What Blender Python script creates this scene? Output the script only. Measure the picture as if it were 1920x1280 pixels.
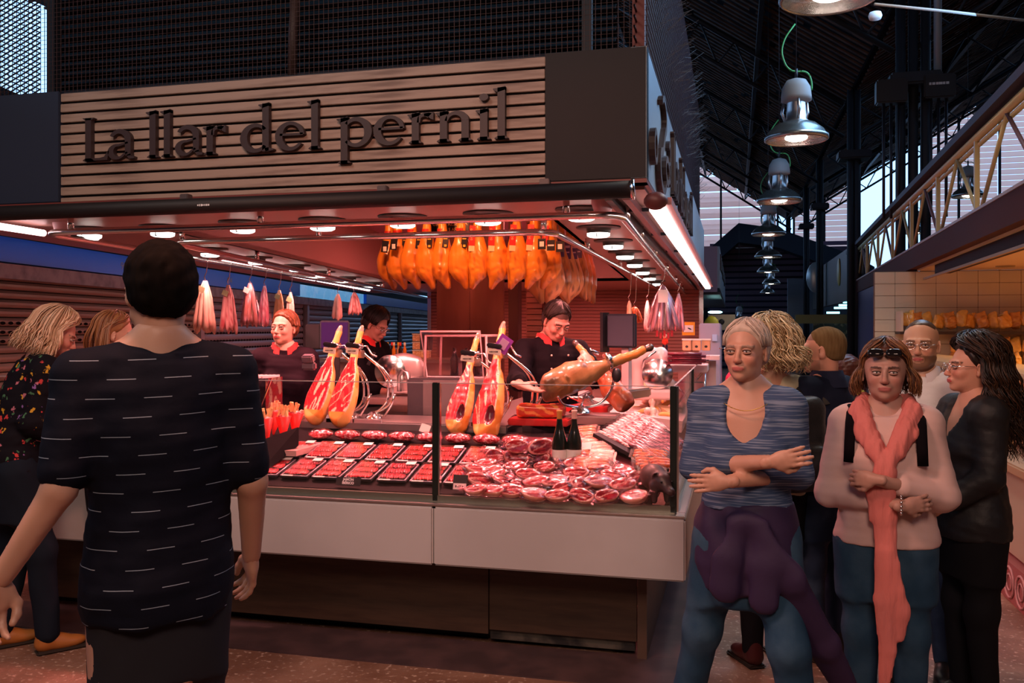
import bpy, bmesh, math, random
import numpy as np
from mathutils import Vector, Matrix, Euler
random.seed(7); ORD = ['first', 'second', 'third', 'fourth', 'fifth', 'sixth', 'seventh', 'eighth', 'ninth', 'tenth', 'eleventh', 'twelfth', 'thirteenth', 'fourteenth', 'fifteenth', 'sixteenth', 'seventeenth', 'eighteenth', 'nineteenth', 'twentieth']
for o in list(bpy.data.objects): bpy.data.objects.remove(o)
SC = bpy.context.scene; COL = SC.collection
V = Vector
# ---------------------------------------------------------------- camera
F, H, HY = 1660.0, 1.6, 617.0
YAW = math.atan(417/1660)
cam = bpy.data.objects.new('camera', bpy.data.cameras.new('camera')); COL.objects.link(cam)
cam.location = (0, 0, H); cam.rotation_euler = (math.pi/2, 0, YAW)
cam.data.sensor_width = 36; cam.data.lens = 36*F/1920
cam.data.shift_y = (HY-640)/1920
cam.data.clip_end = 300
SC.camera = cam
SC.view_settings.view_transform = 'Standard'; SC.view_settings.look = 'None'
SC.view_settings.exposure = 0.0; SC.view_settings.gamma = 1.0; SC.view_settings.use_curve_mapping = False
# ---------------------------------------------------------------- daylight outside the hall
w = bpy.data.worlds.new('sky'); SC.world = w; w.use_nodes = True
wb = w.node_tree.nodes['Background']; wb.inputs[0].default_value = (0.30, 0.56, 1.0, 1); wb.inputs[1].default_value = 2.6
def lamp(kind, loc, energy, color, size=0.3, rot=None, angle=None, blend=0.6, name=None, size_y=None):
    d = bpy.data.lights.new(name or kind.lower()+'_light', kind); d.energy = energy; d.color = color
    if kind == 'AREA':
        d.size = size
        if size_y: d.shape = 'RECTANGLE'; d.size_y = size_y
    elif kind != 'SUN': d.shadow_soft_size = size
    if kind == 'SPOT': d.spot_size = angle or 2.4; d.spot_blend = blend
    o = bpy.data.objects.new(name or kind.lower()+'_light', d); COL.objects.link(o); o.location = loc
    if rot: o.rotation_euler = rot
    return o
# the hall's lamps over the cross aisle (behind and above the camera) and over the side aisle, plus added blue and warm fills
lamp('AREA', (-3.0, 0.6, 5.2), 75, (1.0, 0.84, 0.76), 1.6, (0.75, 0, 0))
lamp('AREA', (0.3, -1.8, 4.4), 150, (1.0, 0.64, 0.50), 1.4, (0.8, 0, 0.1))
lamp('AREA', (1.6, 8.0, 4.9), 110, (0.30, 0.58, 1.0), 2.2, (0, 1.15, 0))  # added blue fill that brightens the flank sign, not a hall lamp
lamp('AREA', (-1.3, 1.9, 3.3), 60, (1.0, 0.36, 0.24), 0.5, (0, 0, 0))  # added warm lamp reddening the floor, meant as the unseen opposite stall's
lamp('AREA', (1.6, 6.5, 5.0), 45, (0.9, 0.8, 0.7), 1.2)
# ---------------------------------------------------------------- pixel helpers (points of the place read off the photograph)
FW = V((-math.sin(YAW), math.cos(YAW), 0)); RT = V((math.cos(YAW), math.sin(YAW), 0))
def at(x, y, D): return FW*D + RT*((x-960)/F*D) + V((0, 0, H-(y-HY)/F*D))
def dY(x, Y): return Y/(FW.y + (x-960)/F*RT.y)
def atY(x, y, Y): return at(x, y, dY(x, Y))
def dX(x, X): return X/(FW.x + (x-960)/F*RT.x)
def atX(x, y, X): return at(x, y, dX(x, X))
def atZ(x, y, z): return at(x, y, (H-z)*F/(y-HY))
# ---------------------------------------------------------------- materials
MATS = {}
def mat(name, col=(.5, .5, .5), rough=.5, metal=0, spec=.5, emit=None, es=1, trans=0, alpha=1, noise=None, bump=None, vcol=False, coat=0, wave=None, ior=1.45, sheen=0, sub=0):
    if name in MATS: return MATS[name]
    m = bpy.data.materials.new(name); m.use_nodes = True; nt = m.node_tree; N = nt.nodes; L = nt.links
    b = N['Principled BSDF']; b.inputs['Base Color'].default_value = (*col, 1); b.inputs['Roughness'].default_value = rough
    b.inputs['Metallic'].default_value = metal; b.inputs['Specular IOR Level'].default_value = spec if (rough < .75 or spec != .5) else .12
    b.inputs['Coat Weight'].default_value = coat; b.inputs['Coat Roughness'].default_value = .12
    b.inputs['Transmission Weight'].default_value = trans; b.inputs['Alpha'].default_value = alpha; b.inputs['IOR'].default_value = ior
    b.inputs['Sheen Weight'].default_value = sheen
    if sub: b.inputs['Subsurface Weight'].default_value = sub; b.inputs['Subsurface Radius'].default_value = (.02, .008, .004)
    if emit: b.inputs['Emission Color'].default_value = (*emit, 1); b.inputs['Emission Strength'].default_value = es
    tc = N.new('ShaderNodeTexCoord'); src = None
    if vcol:
        a = N.new('ShaderNodeAttribute'); a.attribute_name = 'Col'; src = a.outputs['Color']; L.new(src, b.inputs['Base Color'])
    if noise:   # (scale, colour2, lo, hi, stretch)
        sc, c2, lo, hi = noise[:4]; st = noise[4] if len(noise) > 4 else (1, 1, 1)
        mp = N.new('ShaderNodeMapping'); mp.inputs['Scale'].default_value = st; L.new(tc.outputs['Object'], mp.inputs[0])
        n = N.new('ShaderNodeTexNoise'); n.inputs['Scale'].default_value = sc; n.inputs['Detail'].default_value = 5; L.new(mp.outputs[0], n.inputs['Vector'])
        r = N.new('ShaderNodeMapRange'); r.inputs[1].default_value = lo; r.inputs[2].default_value = hi; L.new(n.outputs['Fac'], r.inputs[0])
        x = N.new('ShaderNodeMix'); x.data_type = 'RGBA'; L.new(r.outputs[0], x.inputs['Factor'])
        if src: L.new(src, x.inputs['A'])
        else: x.inputs['A'].default_value = (*col, 1)
        x.inputs['B'].default_value = (*c2, 1); L.new(x.outputs['Result'], b.inputs['Base Color']); src = x.outputs['Result']
    if bump:    # (scale, strength, distance, stretch)
        sc, s, dist = bump[:3]; st = bump[3] if len(bump) > 3 else (1, 1, 1)
        mp = N.new('ShaderNodeMapping'); mp.inputs['Scale'].default_value = st; L.new(tc.outputs['Object'], mp.inputs[0])
        n = N.new('ShaderNodeTexNoise'); n.inputs['Scale'].default_value = sc; n.inputs['Detail'].default_value = 4; L.new(mp.outputs[0], n.inputs['Vector'])
        bp = N.new('ShaderNodeBump'); bp.inputs['Strength'].default_value = s; bp.inputs['Distance'].default_value = dist
        L.new(n.outputs['Fac'], bp.inputs['Height']); L.new(bp.outputs[0], b.inputs['Normal'])
    MATS[name] = m; return m
def thin_film(name, col=(1, .95, .95), gloss=.12, rough=.08, tint=.0):
    """clear film or thin pane: mostly transparent with a sharp reflection"""
    if name in MATS: return MATS[name]
    m = bpy.data.materials.new(name); m.use_nodes = True; nt = m.node_tree; N = nt.nodes; L = nt.links
    for n in list(N): N.remove(n)
    o = N.new('ShaderNodeOutputMaterial'); t = N.new('ShaderNodeBsdfTransparent'); t.inputs[0].default_value = (*[c*(1-tint) for c in col], 1)
    g = N.new('ShaderNodeBsdfGlossy'); g.inputs['Roughness'].default_value = rough; g.inputs[0].default_value = (*col, 1)
    mx = N.new('ShaderNodeMixShader'); lw = N.new('ShaderNodeLayerWeight'); lw.inputs[0].default_value = .25
    mr = N.new('ShaderNodeMapRange'); mr.inputs[3].default_value = gloss*.4; mr.inputs[4].default_value = min(1, gloss*5)
    L.new(lw.outputs['Facing'], mr.inputs[0]); L.new(mr.outputs[0], mx.inputs[0]); L.new(t.outputs[0], mx.inputs[1]); L.new(g.outputs[0], mx.inputs[2]); L.new(mx.outputs[0], o.inputs[0])
    MATS[name] = m; return m
def translucent(name, col):
    if name in MATS: return MATS[name]
    m = bpy.data.materials.new(name); m.use_nodes = True; N = m.node_tree.nodes; L = m.node_tree.links
    b = N['Principled BSDF']; b.inputs['Base Color'].default_value = (*col, 1); b.inputs['Roughness'].default_value = .4
    t = N.new('ShaderNodeBsdfTranslucent'); t.inputs[0].default_value = (*col, 1); mx = N.new('ShaderNodeMixShader'); mx.inputs[0].default_value = .7
    L.new(b.outputs[0], mx.inputs[1]); L.new(t.outputs[0], mx.inputs[2]); L.new(mx.outputs[0], N['Material Output'].inputs[0])
    MATS[name] = m; return m
CHROME = mat('chrome', (.82, .80, .80), .18, 1); STEEL = mat('brushed steel', (.62, .60, .60), .32, 1)
DARKMETAL = mat('dark metal', (.035, .035, .045), .45, .6); BLACK = mat('black plastic', (.012, .012, .015), .4)
BLACKCLOTH = mat('black cloth', (.0035, .0022, .004), .85, bump=(60, .3, .003)); IRON = mat('dark iron', (.018, .022, .03), .6, .3)
WHITEPL = mat('white plastic', (.75, .74, .72), .35); PAPER = mat('white paper card', (.8, .78, .72), .7)
REDCLOTH = mat('red cloth', (.55, .03, .03), .75); GLASS = thin_film('counter glass', (1, 1, 1), .10, .03, .03)
FILM = thin_film('clear wrapping film', (1, .93, .95), .075, .15)
# ---------------------------------------------------------------- mesh helpers
def link(o, parent=None):
    COL.objects.link(o)
    if parent is not None: o.parent = parent
    return o
def tag(o, label=None, cat=None, group=None, kind=None):
    if label: o['label'] = label
    if cat: o['category'] = cat
    if group: o['group'] = group
    if kind: o['kind'] = kind
    return o
def empty(name, loc=(0, 0, 0), rz=0, label=None, cat=None, group=None, kind=None):
    o = bpy.data.objects.new(name, None); COL.objects.link(o); o.location = loc; o.rotation_euler = (0, 0, rz); o.empty_display_size = .1
    return tag(o, label, cat, group, kind)
def mesh_obj(name, vs, fs, m=None, parent=None, smooth=False, cols=None, loc=None, rz=0):
    me = bpy.data.meshes.new(name); me.from_pydata([tuple(v) for v in vs], [], [tuple(f) for f in fs])
    if smooth: me.polygons.foreach_set('use_smooth', [True]*len(me.polygons))
    if m is not None: me.materials.append(m)
    if cols is not None:
        a = me.color_attributes.new('Col', 'FLOAT_COLOR', 'POINT'); c = np.ones((len(vs), 4), 'f'); c[:, :3] = cols; a.data.foreach_set('color', c.ravel())
    me.update(); o = bpy.data.objects.new(name, me); link(o, parent)
    if loc is not None: o.location = loc
    o.rotation_euler = (0, 0, rz); return o
class MB:
    """collects shapes, then builds ONE mesh object"""
    def __init__(s): s.v = []; s.f = []; s.sm = []
    def add(s, vs, fs, smooth=False):
        n = len(s.v); s.v += [V(v) for v in vs]; s.f += [tuple(i+n for i in f) for f in fs]; s.sm += [smooth]*len(fs); return s
    def box(s, c, d, R=None, bev=0):
        x, y, z = [t/2 for t in d]; b = min(bev, x*.9, y*.9, z*.9)
        if b <= 0:
            vs = [V((i*x, j*y, k*z)) for i in (-1, 1) for j in (-1, 1) for k in (-1, 1)]
            fs = [(0, 1, 3, 2), (4, 6, 7, 5), (0, 4, 5, 1), (2, 3, 7, 6), (0, 2, 6, 4), (1, 5, 7, 3)]
        else:
            bm = bmesh.new(); bmesh.ops.create_cube(bm, size=1)
            for v in bm.verts: v.co = V((v.co.x*2*x, v.co.y*2*y, v.co.z*2*z))
            bmesh.ops.bevel(bm, geom=bm.edges[:], offset=b, segments=2, affect='EDGES')
            bm.verts.index_update(); vs = [v.co.copy() for v in bm.verts]; fs = [[v.index for v in f.verts] for f in bm.faces]; bm.free()
        if R is not None: vs = [R @ v for v in vs]
        return s.add([v+V(c) for v in vs], fs)
    def quad(s, a, b, c, d): return s.add([a, b, c, d], [(0, 1, 2, 3)])
    def tube(s, pts, r, n=8, cap=True, closed=False, flat=None):
        pts = [V(p) for p in pts]; m = len(pts); rs = r if isinstance(r, (list, tuple)) else [r]*m; vs = []; up = None
        for i, p in enumerate(pts):
            if closed: t = pts[(i+1) % m]-pts[i-1]
            else: t = pts[min(i+1, m-1)]-pts[max(i-1, 0)]
            t = t.normalized() if t.length > 1e-9 else V((0, 0, 1))
            if up is None: up = V((0, 0, 1)) if abs(t.z) < .9 else V((1, 0, 0))
            a = t.cross(up); a = a.normalized() if a.length > 1e-6 else t.orthogonal().normalized(); bb = a.cross(t).normalized(); up = bb
            for k in range(n):
                g = 2*math.pi*k/n; vs.append(p + a*(math.cos(g)*rs[i]) + bb*(math.sin(g)*rs[i]*(flat or 1)))
        fs = []
        for i in range(m if closed else m-1):
            for k in range(n):
                j = (i+1) % m; fs.append((i*n+k, i*n+(k+1) % n, j*n+(k+1) % n, j*n+k))
        if cap and not closed: fs += [tuple(range(n))[::-1], tuple((m-1)*n+k for k in range(n))]
        return s.add(vs, fs, True)
    def lathe(s, prof, c=(0, 0, 0), n=24, R=None, sy=1.0, smooth=True):
        vs = []; 
        for (r, z) in prof:
            for k in range(n):
                g = 2*math.pi*k/n; p = V((r*math.cos(g), r*sy*math.sin(g), z)); vs.append((R @ p if R else p)+V(c))
        fs = [(i*n+k, i*n+(k+1) % n, (i+1)*n+(k+1) % n, (i+1)*n+k) for i in range(len(prof)-1) for k in range(n)]
        return s.add(vs, fs, smooth)
    def ball(s, c, r, n=12, R=None, pw=1.0):
        r = r if isinstance(r, (tuple, list, V)) else (r, r, r); vs = []; fs = []; m = n//2+1
        for i in range(m+1):
            th = math.pi*i/m
            for k in range(n):
                g = 2*math.pi*k/n; p = V((math.sin(th)*math.cos(g), math.sin(th)*math.sin(g), math.cos(th)))
                if pw != 1: p = V([math.copysign(abs(q)**pw, q) for q in p])
                p = V((p.x*r[0], p.y*r[1], p.z*r[2])); vs.append((R @ p if R else p)+V(c))
        for i in range(m):
            for k in range(n): fs.append((i*n+k, (i+1)*n+k, (i+1)*n+(k+1) % n, i*n+(k+1) % n))
        return s.add(vs, fs, True)
    def prism(s, poly, a, ex, ey, depth):
        """poly 2-D outline in the frame a + x*ex + y*ey, extruded along depth vector"""
        n = len(poly); P = [V(a)+V(ex)*p[0]+V(ey)*p[1] for p in poly]; vs = P+[p+V(depth) for p in P]
        return s.add(vs, [tuple(range(n))[::-1], tuple(range(n, 2*n))]+[(i, (i+1) % n, n+(i+1) % n, n+i) for i in range(n)])
    def build(s, name, m=None, parent=None, loc=None, rz=0, cols=None):
        o = mesh_obj(name, s.v, s.f, m, parent, cols=cols, loc=loc, rz=rz)
        o.data.polygons.foreach_set('use_smooth', s.sm); return o
def copy_tree(o, parent=None, loc=None, rot=None, scale=None, label=None, group=None):
    c = o.copy(); COL.objects.link(c); c.parent = parent
    if loc is not None: c.location = loc
    if rot is not None: c.rotation_euler = rot
    if scale is not None: c.scale = scale if isinstance(scale, (tuple, list)) else (scale,)*3
    if label: c['label'] = label
    if group: c['group'] = group
    for ch in list(o.children): copy_tree(ch, c)
    return c
def text_obj(txt, size, m, parent, M, name='lettering', depth=.0006, align='CENTER', bold=0):
    cu = bpy.data.curves.new(name, 'FONT'); cu.body = txt; cu.size = size; cu.extrude = depth; cu.align_x = align; cu.align_y = 'CENTER'; cu.resolution_u = 2; cu.offset = bold
    t = bpy.data.objects.new(name, cu); COL.objects.link(t); dg = bpy.context.evaluated_depsgraph_get(); me = bpy.data.meshes.new_from_object(t.evaluated_get(dg))
    COL.objects.unlink(t); bpy.data.objects.remove(t); me.transform(M); me.materials.clear(); me.materials.append(m)
    o = bpy.data.objects.new(name, me); link(o, parent); return o
def marks(w_, h_, m, parent, M, n=6, name='printed_marks'):
    # unreadable small print: a row of short strokes
    s = MB(); r = random.Random(int(w_*1e4)+n); x = -w_/2
    for i in range(n): q = w_/n*r.uniform(.5, .85); s.box((x+q/2, 0, 0), (q, h_*r.uniform(.6, 1), .0006)); x += w_/n
    s.v = [M @ v for v in s.v]; return s.build(name, m, parent)
def frame(o, ex, ey, loc):
    ex = V(ex).normalized(); ey = V(ey).normalized(); ez = ex.cross(ey); M = Matrix((ex, ey, ez)).transposed().to_4x4(); M.translation = V(loc); return M
# ---------------------------------------------------------------- implicit-surface modelling (smooth unions, one skin)
def surface_nets(Fv, org, res):
    ins = Fv < 0; nx, ny, nz = Fv.shape
    cnt = np.zeros((nx-1, ny-1, nz-1), 'f'); acc = np.zeros((nx-1, ny-1, nz-1, 3), 'f')
    def corner(dx, dy, dz): return Fv[dx:nx-1+dx, dy:ny-1+dy, dz:nz-1+dz]
    for ax in range(3):
        for a in (0, 1):
            for b in (0, 1):
                c0 = [0, 0, 0]; o = [i for i in range(3) if i != ax]; c0[o[0]] = a; c0[o[1]] = b; c1 = list(c0); c1[ax] = 1
                f0 = corner(*c0); f1 = corner(*c1); cr = (f0 < 0) != (f1 < 0); t = np.where(cr, f0/np.where(cr, f0-f1, 1), 0)
                cnt += cr
                for i in range(3): acc[..., i] += np.where(cr, (t if i == ax else c0[i]), 0)
    mask = cnt > 0; idx = -np.ones(mask.shape, 'i8'); idx[mask] = np.arange(mask.sum()); ii = np.argwhere(mask)
    P = (ii + acc[mask]/cnt[mask][:, None])*res + org; quads = []
    for ax in range(3):
        o = [(ax+1) % 3, (ax+2) % 3]; sl0 = [slice(1, -1)]*3; sl1 = [slice(1, -1)]*3; sl0[ax] = slice(0, -1); sl1[ax] = slice(1, None)
        a = ins[tuple(sl0)]; b = ins[tuple(sl1)]; d = a != b; e = np.argwhere(d)
        if not len(e): continue
        st = a[d]; base = e.copy(); 
        for i in o: base[:, i] += 1
        def ix(da, db):
            q = base.copy(); q[:, o[0]] -= da; q[:, o[1]] -= db; return idx[q[:, 0], q[:, 1], q[:, 2]]
        q = np.stack([ix(1, 1), ix(0, 1), ix(0, 0), ix(1, 0)], 1); q[~st] = q[~st][:, ::-1]; quads.append(q)
    Q = np.concatenate(quads) if quads else np.zeros((0, 4), int); Q = Q[(Q >= 0).all(1)]
    return P, Q
def wob(P, f, seed=0):
    r = np.random.default_rng(seed); s = 0
    for i in range(5):
        k = r.normal(size=3)*f*(1+.45*i); s = s + np.sin(P[..., 0]*k[0]+P[..., 1]*k[1]+P[..., 2]*k[2]+r.uniform(0, 6.28))/(1+.4*i)
    return s/3
class SDF:
    """ops: cap(a,b,ra,rb) tapered limb, ell(c,r,R) ellipsoid, loft(a,b,sections), box; k = blend; sub=True carves"""
    def __init__(s, res): s.res = res; s.p = []; s.disp = None
    def cap(s, a, b, ra, rb=None, k=.02, sub=False, flat=None): s.p.append(('cap', np.array(a, float), np.array(b, float), ra, rb if rb is not None else ra, k, sub, flat)); return s
    def chain(s, pts, rs, k=.02, sub=False, flat=None):
        for i in range(len(pts)-1): s.cap(pts[i], pts[i+1], rs[i], rs[i+1], k, sub, flat)
        return s
    def ell(s, c, r, R=None, k=.02, sub=False): s.p.append(('ell', np.array(c, float), np.array(r if isinstance(r, (tuple, list)) else (r,)*3, float), None if R is None else np.array(R.to_3x3()), None, k, sub, None)); return s
    def loft(s, secs, k=.02, sub=False): s.p.append(('loft', np.array(secs, float), None, None, None, k, sub, None)); return s   # rows: z, cx, cy, rx, ry
    def plane(s, p, n, k=.004): s.p.append(('pl', np.array(p, float), np.array(n, float)/np.linalg.norm(n), None, None, k, True, None)); return s   # removes the side the normal points to
    def box(s, c, d, R=None, k=.004, sub=False, rnd=.003): s.p.append(('box', np.array(c, float), np.array(d, float)/2, None if R is None else np.array(R.to_3x3()), rnd, k, sub, None)); return s
    def mesh(s):
        res = s.res; lo = np.array([1e9]*3); hi = -lo; bbs = []
        for q in s.p:
            t = q[0]; m = q[5]+res*2.5
            if t == 'cap': r = max(q[3], q[4]); l = np.minimum(q[1], q[2])-r; h = np.maximum(q[1], q[2])+r
            elif t == 'ell': r = q[2].max(); rr = q[2] if q[3] is None else np.array([r]*3); l = q[1]-rr; h = q[1]+rr
            elif t == 'loft':
                S = q[1]; l = np.array([(S[:, 1]-S[:, 3]).min(), (S[:, 2]-S[:, 4]).min(), S[:, 0].min()-.02]); h = np.array([(S[:, 1]+S[:, 3]).max(), (S[:, 2]+S[:, 4]).max(), S[:, 0].max()+.02])
            elif t == 'box': r = np.linalg.norm(q[2]); rr = q[2] if q[3] is None else np.array([r]*3); l = q[1]-rr; h = q[1]+rr
            else: bbs.append(None); continue
            bbs.append((l-m, h+m))
            if not q[6]: lo = np.minimum(lo, l-res*3); hi = np.maximum(hi, h+res*3)
        n = np.ceil((hi-lo)/res).astype(int)+1; ax = [lo[i]+np.arange(n[i])*res for i in range(3)]
        Fv = np.full(n, 1.0, 'f')
        for q, bb in zip(s.p, bbs):
            t, k, sub = q[0], q[5], q[6]
            if bb is None: sl = [slice(0, n[i]) for i in range(3)]
            else:
                sl = []
                for i in range(3):
                    a = max(0, int((bb[0][i]-lo[i])/res)); b = min(n[i], int((bb[1][i]-lo[i])/res)+2); sl.append(slice(a, max(a, b)))
                if any(x.stop <= x.start for x in sl): continue
            X = ax[0][sl[0]][:, None, None]; Y = ax[1][sl[1]][None, :, None]; Z = ax[2][sl[2]][None, None, :]
            if t == 'cap':
                a, b, ra, rb, fl = q[1], q[2], q[3], q[4], q[7]; d = b-a; L2 = (d*d).sum()+1e-12; px, py, pz = X-a[0], Y-a[1], Z-a[2]
                T = np.clip((px*d[0]+py*d[1]+pz*d[2])/L2, 0, 1); ex, ey, ez = px-T*d[0], py-T*d[1], pz-T*d[2]; s2 = ex*ex+ey*ey+ez*ez
                if fl is not None:
                    nn, fs = np.array(fl[0], float), fl[1]; nn /= np.linalg.norm(nn); u = ex*nn[0]+ey*nn[1]+ez*nn[2]; s2 = s2 + u*u*(1/fs**2-1)
                D = np.sqrt(s2)-(ra+(rb-ra)*T)
            elif t == 'ell':
                px, py, pz = X-q[1][0], Y-q[1][1], Z-q[1][2]
                if q[3] is not None: R = q[3]; px, py, pz = [R[0, i]*px+R[1, i]*py+R[2, i]*pz for i in range(3)]
                r = q[2]; k0 = np.sqrt((px/r[0])**2+(py/r[1])**2+(pz/r[2])**2); k1 = np.sqrt((px/r[0]**2)**2+(py/r[1]**2)**2+(pz/r[2]**2)**2)+1e-9; D = k0*(k0-1)/k1
            elif t == 'box':
                px, py, pz = X-q[1][0], Y-q[1][1], Z-q[1][2]
                if q[3] is not None: R = q[3]; px, py, pz = [R[0, i]*px+R[1, i]*py+R[2, i]*pz for i in range(3)]
                e = q[2]-q[4]; qx, qy, qz = abs(px)-e[0], abs(py)-e[1], abs(pz)-e[2]
                D = np.sqrt(np.maximum(qx, 0)**2+np.maximum(qy, 0)**2+np.maximum(qz, 0)**2)+np.minimum(np.maximum(qx, np.maximum(qy, qz)), 0)-q[4]
            elif t == 'loft':
                S = q[1]; z = ax[2][sl[2]]; I = lambda c: np.interp(z, S[:, 0], S[:, c])[None, None, :]
                cx, cy, rx, ry = I(1), I(2), I(3), I(4); e = np.sqrt(((X-cx)/rx)**2+((Y-cy)/ry)**2); D = (e-1)*np.minimum(rx, ry)
                D = np.maximum(D, np.maximum(S[0, 0]-Z, Z-S[-1, 0]))
            else: D = -((X-q[1][0])*q[2][0]+(Y-q[1][1])*q[2][1]+(Z-q[1][2])*q[2][2])
            A = Fv[tuple(sl)]; D = np.broadcast_to(D, A.shape)
            if sub: D = -D; h = np.maximum(k-abs(A-D), 0)/k; Fv[tuple(sl)] = np.maximum(A, D)+h*h*k*.25
            else: h = np.maximum(k-abs(A-D), 0)/k; Fv[tuple(sl)] = np.minimum(A, D)-h*h*k*.25
        if s.disp is not None:
            near = np.argwhere(abs(Fv) < res*2.5+.02); P = near*res+lo; Fv[near[:, 0], near[:, 1], near[:, 2]] += s.disp(P).astype('f')
        Fv[0] = 1; Fv[-1] = 1; Fv[:, 0] = 1; Fv[:, -1] = 1; Fv[:, :, 0] = 1; Fv[:, :, -1] = 1
        return surface_nets(Fv, lo, res)
def xform(P, M):
    A = np.array(M); return P @ A[:3, :3].T + A[:3, 3]
def np_obj(name, parts, m, parent=None, cols=None):
    """parts: list of (P, Q); joined in one mesh object"""
    Vs = np.concatenate([p for p, q in parts]); off = 0; Qs = []
    for p, q in parts: Qs.append(q+off); off += len(p)
    Q = np.concatenate(Qs).astype('i4'); me = bpy.data.meshes.new(name)
    me.vertices.add(len(Vs)); me.vertices.foreach_set('co', Vs.astype('f').ravel()); me.loops.add(Q.size); me.loops.foreach_set('vertex_index', Q.ravel())
    me.polygons.add(len(Q)); me.polygons.foreach_set('loop_start', np.arange(len(Q), dtype='i4')*4); me.polygons.foreach_set('use_smooth', np.ones(len(Q), bool))
    me.update(calc_edges=True); me.validate()
    if m: me.materials.append(m)
    if cols is not None:
        a = me.color_attributes.new('Col', 'FLOAT_COLOR', 'POINT'); c = np.ones((len(Vs), 4), 'f'); c[:, :3] = cols; a.data.foreach_set('color', c.ravel())
    o = bpy.data.objects.new(name, me); link(o, parent); return o
# ================================================================ THE SETTING
fl = MB(); fl.box((-4, 16, -.1), (44, 64, .2))
m = mat('market floor', (.17, .085, .055), .5, noise=(2.2, (.33, .19, .13), .45, .75), bump=(40, .35, .01)); N_ = m.node_tree.nodes; L_ = m.node_tree.links
b_ = N_['Principled BSDF']; sp = N_.new('ShaderNodeTexNoise'); sp.inputs['Scale'].default_value = 38; sp.inputs['Detail'].default_value = 6; tc_ = N_.new('ShaderNodeTexCoord'); L_.new(tc_.outputs['Object'], sp.inputs['Vector'])
mr_ = N_.new('ShaderNodeMapRange'); mr_.inputs[1].default_value = .58; mr_.inputs[2].default_value = .68; L_.new(sp.outputs['Fac'], mr_.inputs[0]); mx_ = N_.new('ShaderNodeMix'); mx_.data_type = 'RGBA'
src_ = b_.inputs['Base Color'].links[0].from_socket; L_.new(mr_.outputs[0], mx_.inputs['Factor']); L_.new(src_, mx_.inputs['A']); mx_.inputs['B'].default_value = (.50, .36, .28, 1); L_.new(mx_.outputs['Result'], b_.inputs['Base Color'])
tag(fl.build('floor', m), kind='structure')
XS, YS = -.41, 4.30                 # right side and front of the stall
ZC = 2.29                           # soffit
tr = MB(); tr.box((-4.6, 4.15, .004), (8.9, .38, .008)); tr.box((-.34, 9.571, .004), (.38, 10.46, .008))
tag(tr.build('trim_1', mat('dark stone kerb', (.05, .03, .032), .5, noise=(6, (.09, .05, .05), .4, .7))), kind='structure')
# hall shell
VX, VZ = 2.4, 6.6
dk = mat('dark hall wall', (.02, .022, .03), .8)
for nm, c, d in (('wall_back', (-1, -9.2, 6), (40, .3, 12)), ('wall_right', (15.2, 16, 6), (.3, 52, 12)), ('wall_left', (-17.2, 16, 3.3), (.3, 52, 6.6))):
    b = MB(); b.box(c, d); tag(b.build(nm, dk), kind='structure')
roofm = mat('roof boards', (.10, .045, .025), .8, noise=(3, (.03, .016, .012), .35, .7, (1, 1, 1))); underm = mat('roof underlay', (.012, .012, .016), .9)
R1 = V((VX-9, 0, VZ+6.0)); 
def roof_plane(a, b, nm):
    q = MB(); n = V((a[0]-b[0], 0, a[1]-b[1])).cross(V((0, 1, 0))).normalized(); n = n if n.z > 0 else -n
    P = [V((a[0], -9, a[1])), V((b[0], -9, b[1])), V((b[0], 42, b[1])), V((a[0], 42, a[1]))]; q.add(P+[p+n*.15 for p in P], [(0, 1, 2, 3), (4, 7, 6, 5), (0, 4, 5, 1), (1, 5, 6, 2), (2, 6, 7, 3), (3, 7, 4, 0)])
    r = tag(q.build(nm, underm), kind='structure')
    s = MB(); L = (V((b[0], 0, b[1]))-V((a[0], 0, a[1]))); ln = L.length; u = L.normalized(); ang = math.atan2(-u.z, u.x)
    y = 4
    while y < 42:
        o = 0
        while o < ln-.5:
            l = random.uniform(1.2, 2.8); l = min(l, ln-o); c = V((a[0], y+random.uniform(-.02, .02), a[1]))+u*(o+l/2)-n*.09
            s.box(c, (l-.05, .10, .03), Matrix.Rotation(ang, 3, 'Y')); o += l+.1
        y += .27
    tag(s.build('roof_boards', roofm, r), kind='stuff')
    p = MB(); 
    for k in range(1, 5): c = V((a[0], 16.5, a[1]))+L*(k/5)-n*.2; p.box(c, (.09, 51, .16))
    p.build('purlin', IRON, r)
    for yy in range(2, 42, 6):
        p = MB(); c0 = V((a[0], yy, a[1]))-n*.25; c1 = V((b[0], yy, b[1]))-n*.25; p.tube([c0, c1], .06, 6); d0 = c0-V((0, 0, .7)); d1 = c1-V((0, 0, .7)); p.tube([d0, d1], .045, 6)
        for k in range(12):
            t0, t1 = k/12, (k+.5)/12; p.tube([c0.lerp(c1, t0), d0.lerp(d1, t1)], .022, 5); p.tube([d0.lerp(d1, t1), c0.lerp(c1, (k+1)/12)], .022, 5)
        p.build('roof_truss', IRON, r)
roof_plane((VX, VZ), (VX-9, VZ+6.0), 'ceiling'); roof_plane((VX, VZ), (VX+12.6, VZ+7.6), 'ceiling'); roof_plane((VX-9, VZ+6.0), (-17.2, 9.9), 'ceiling')
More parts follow.
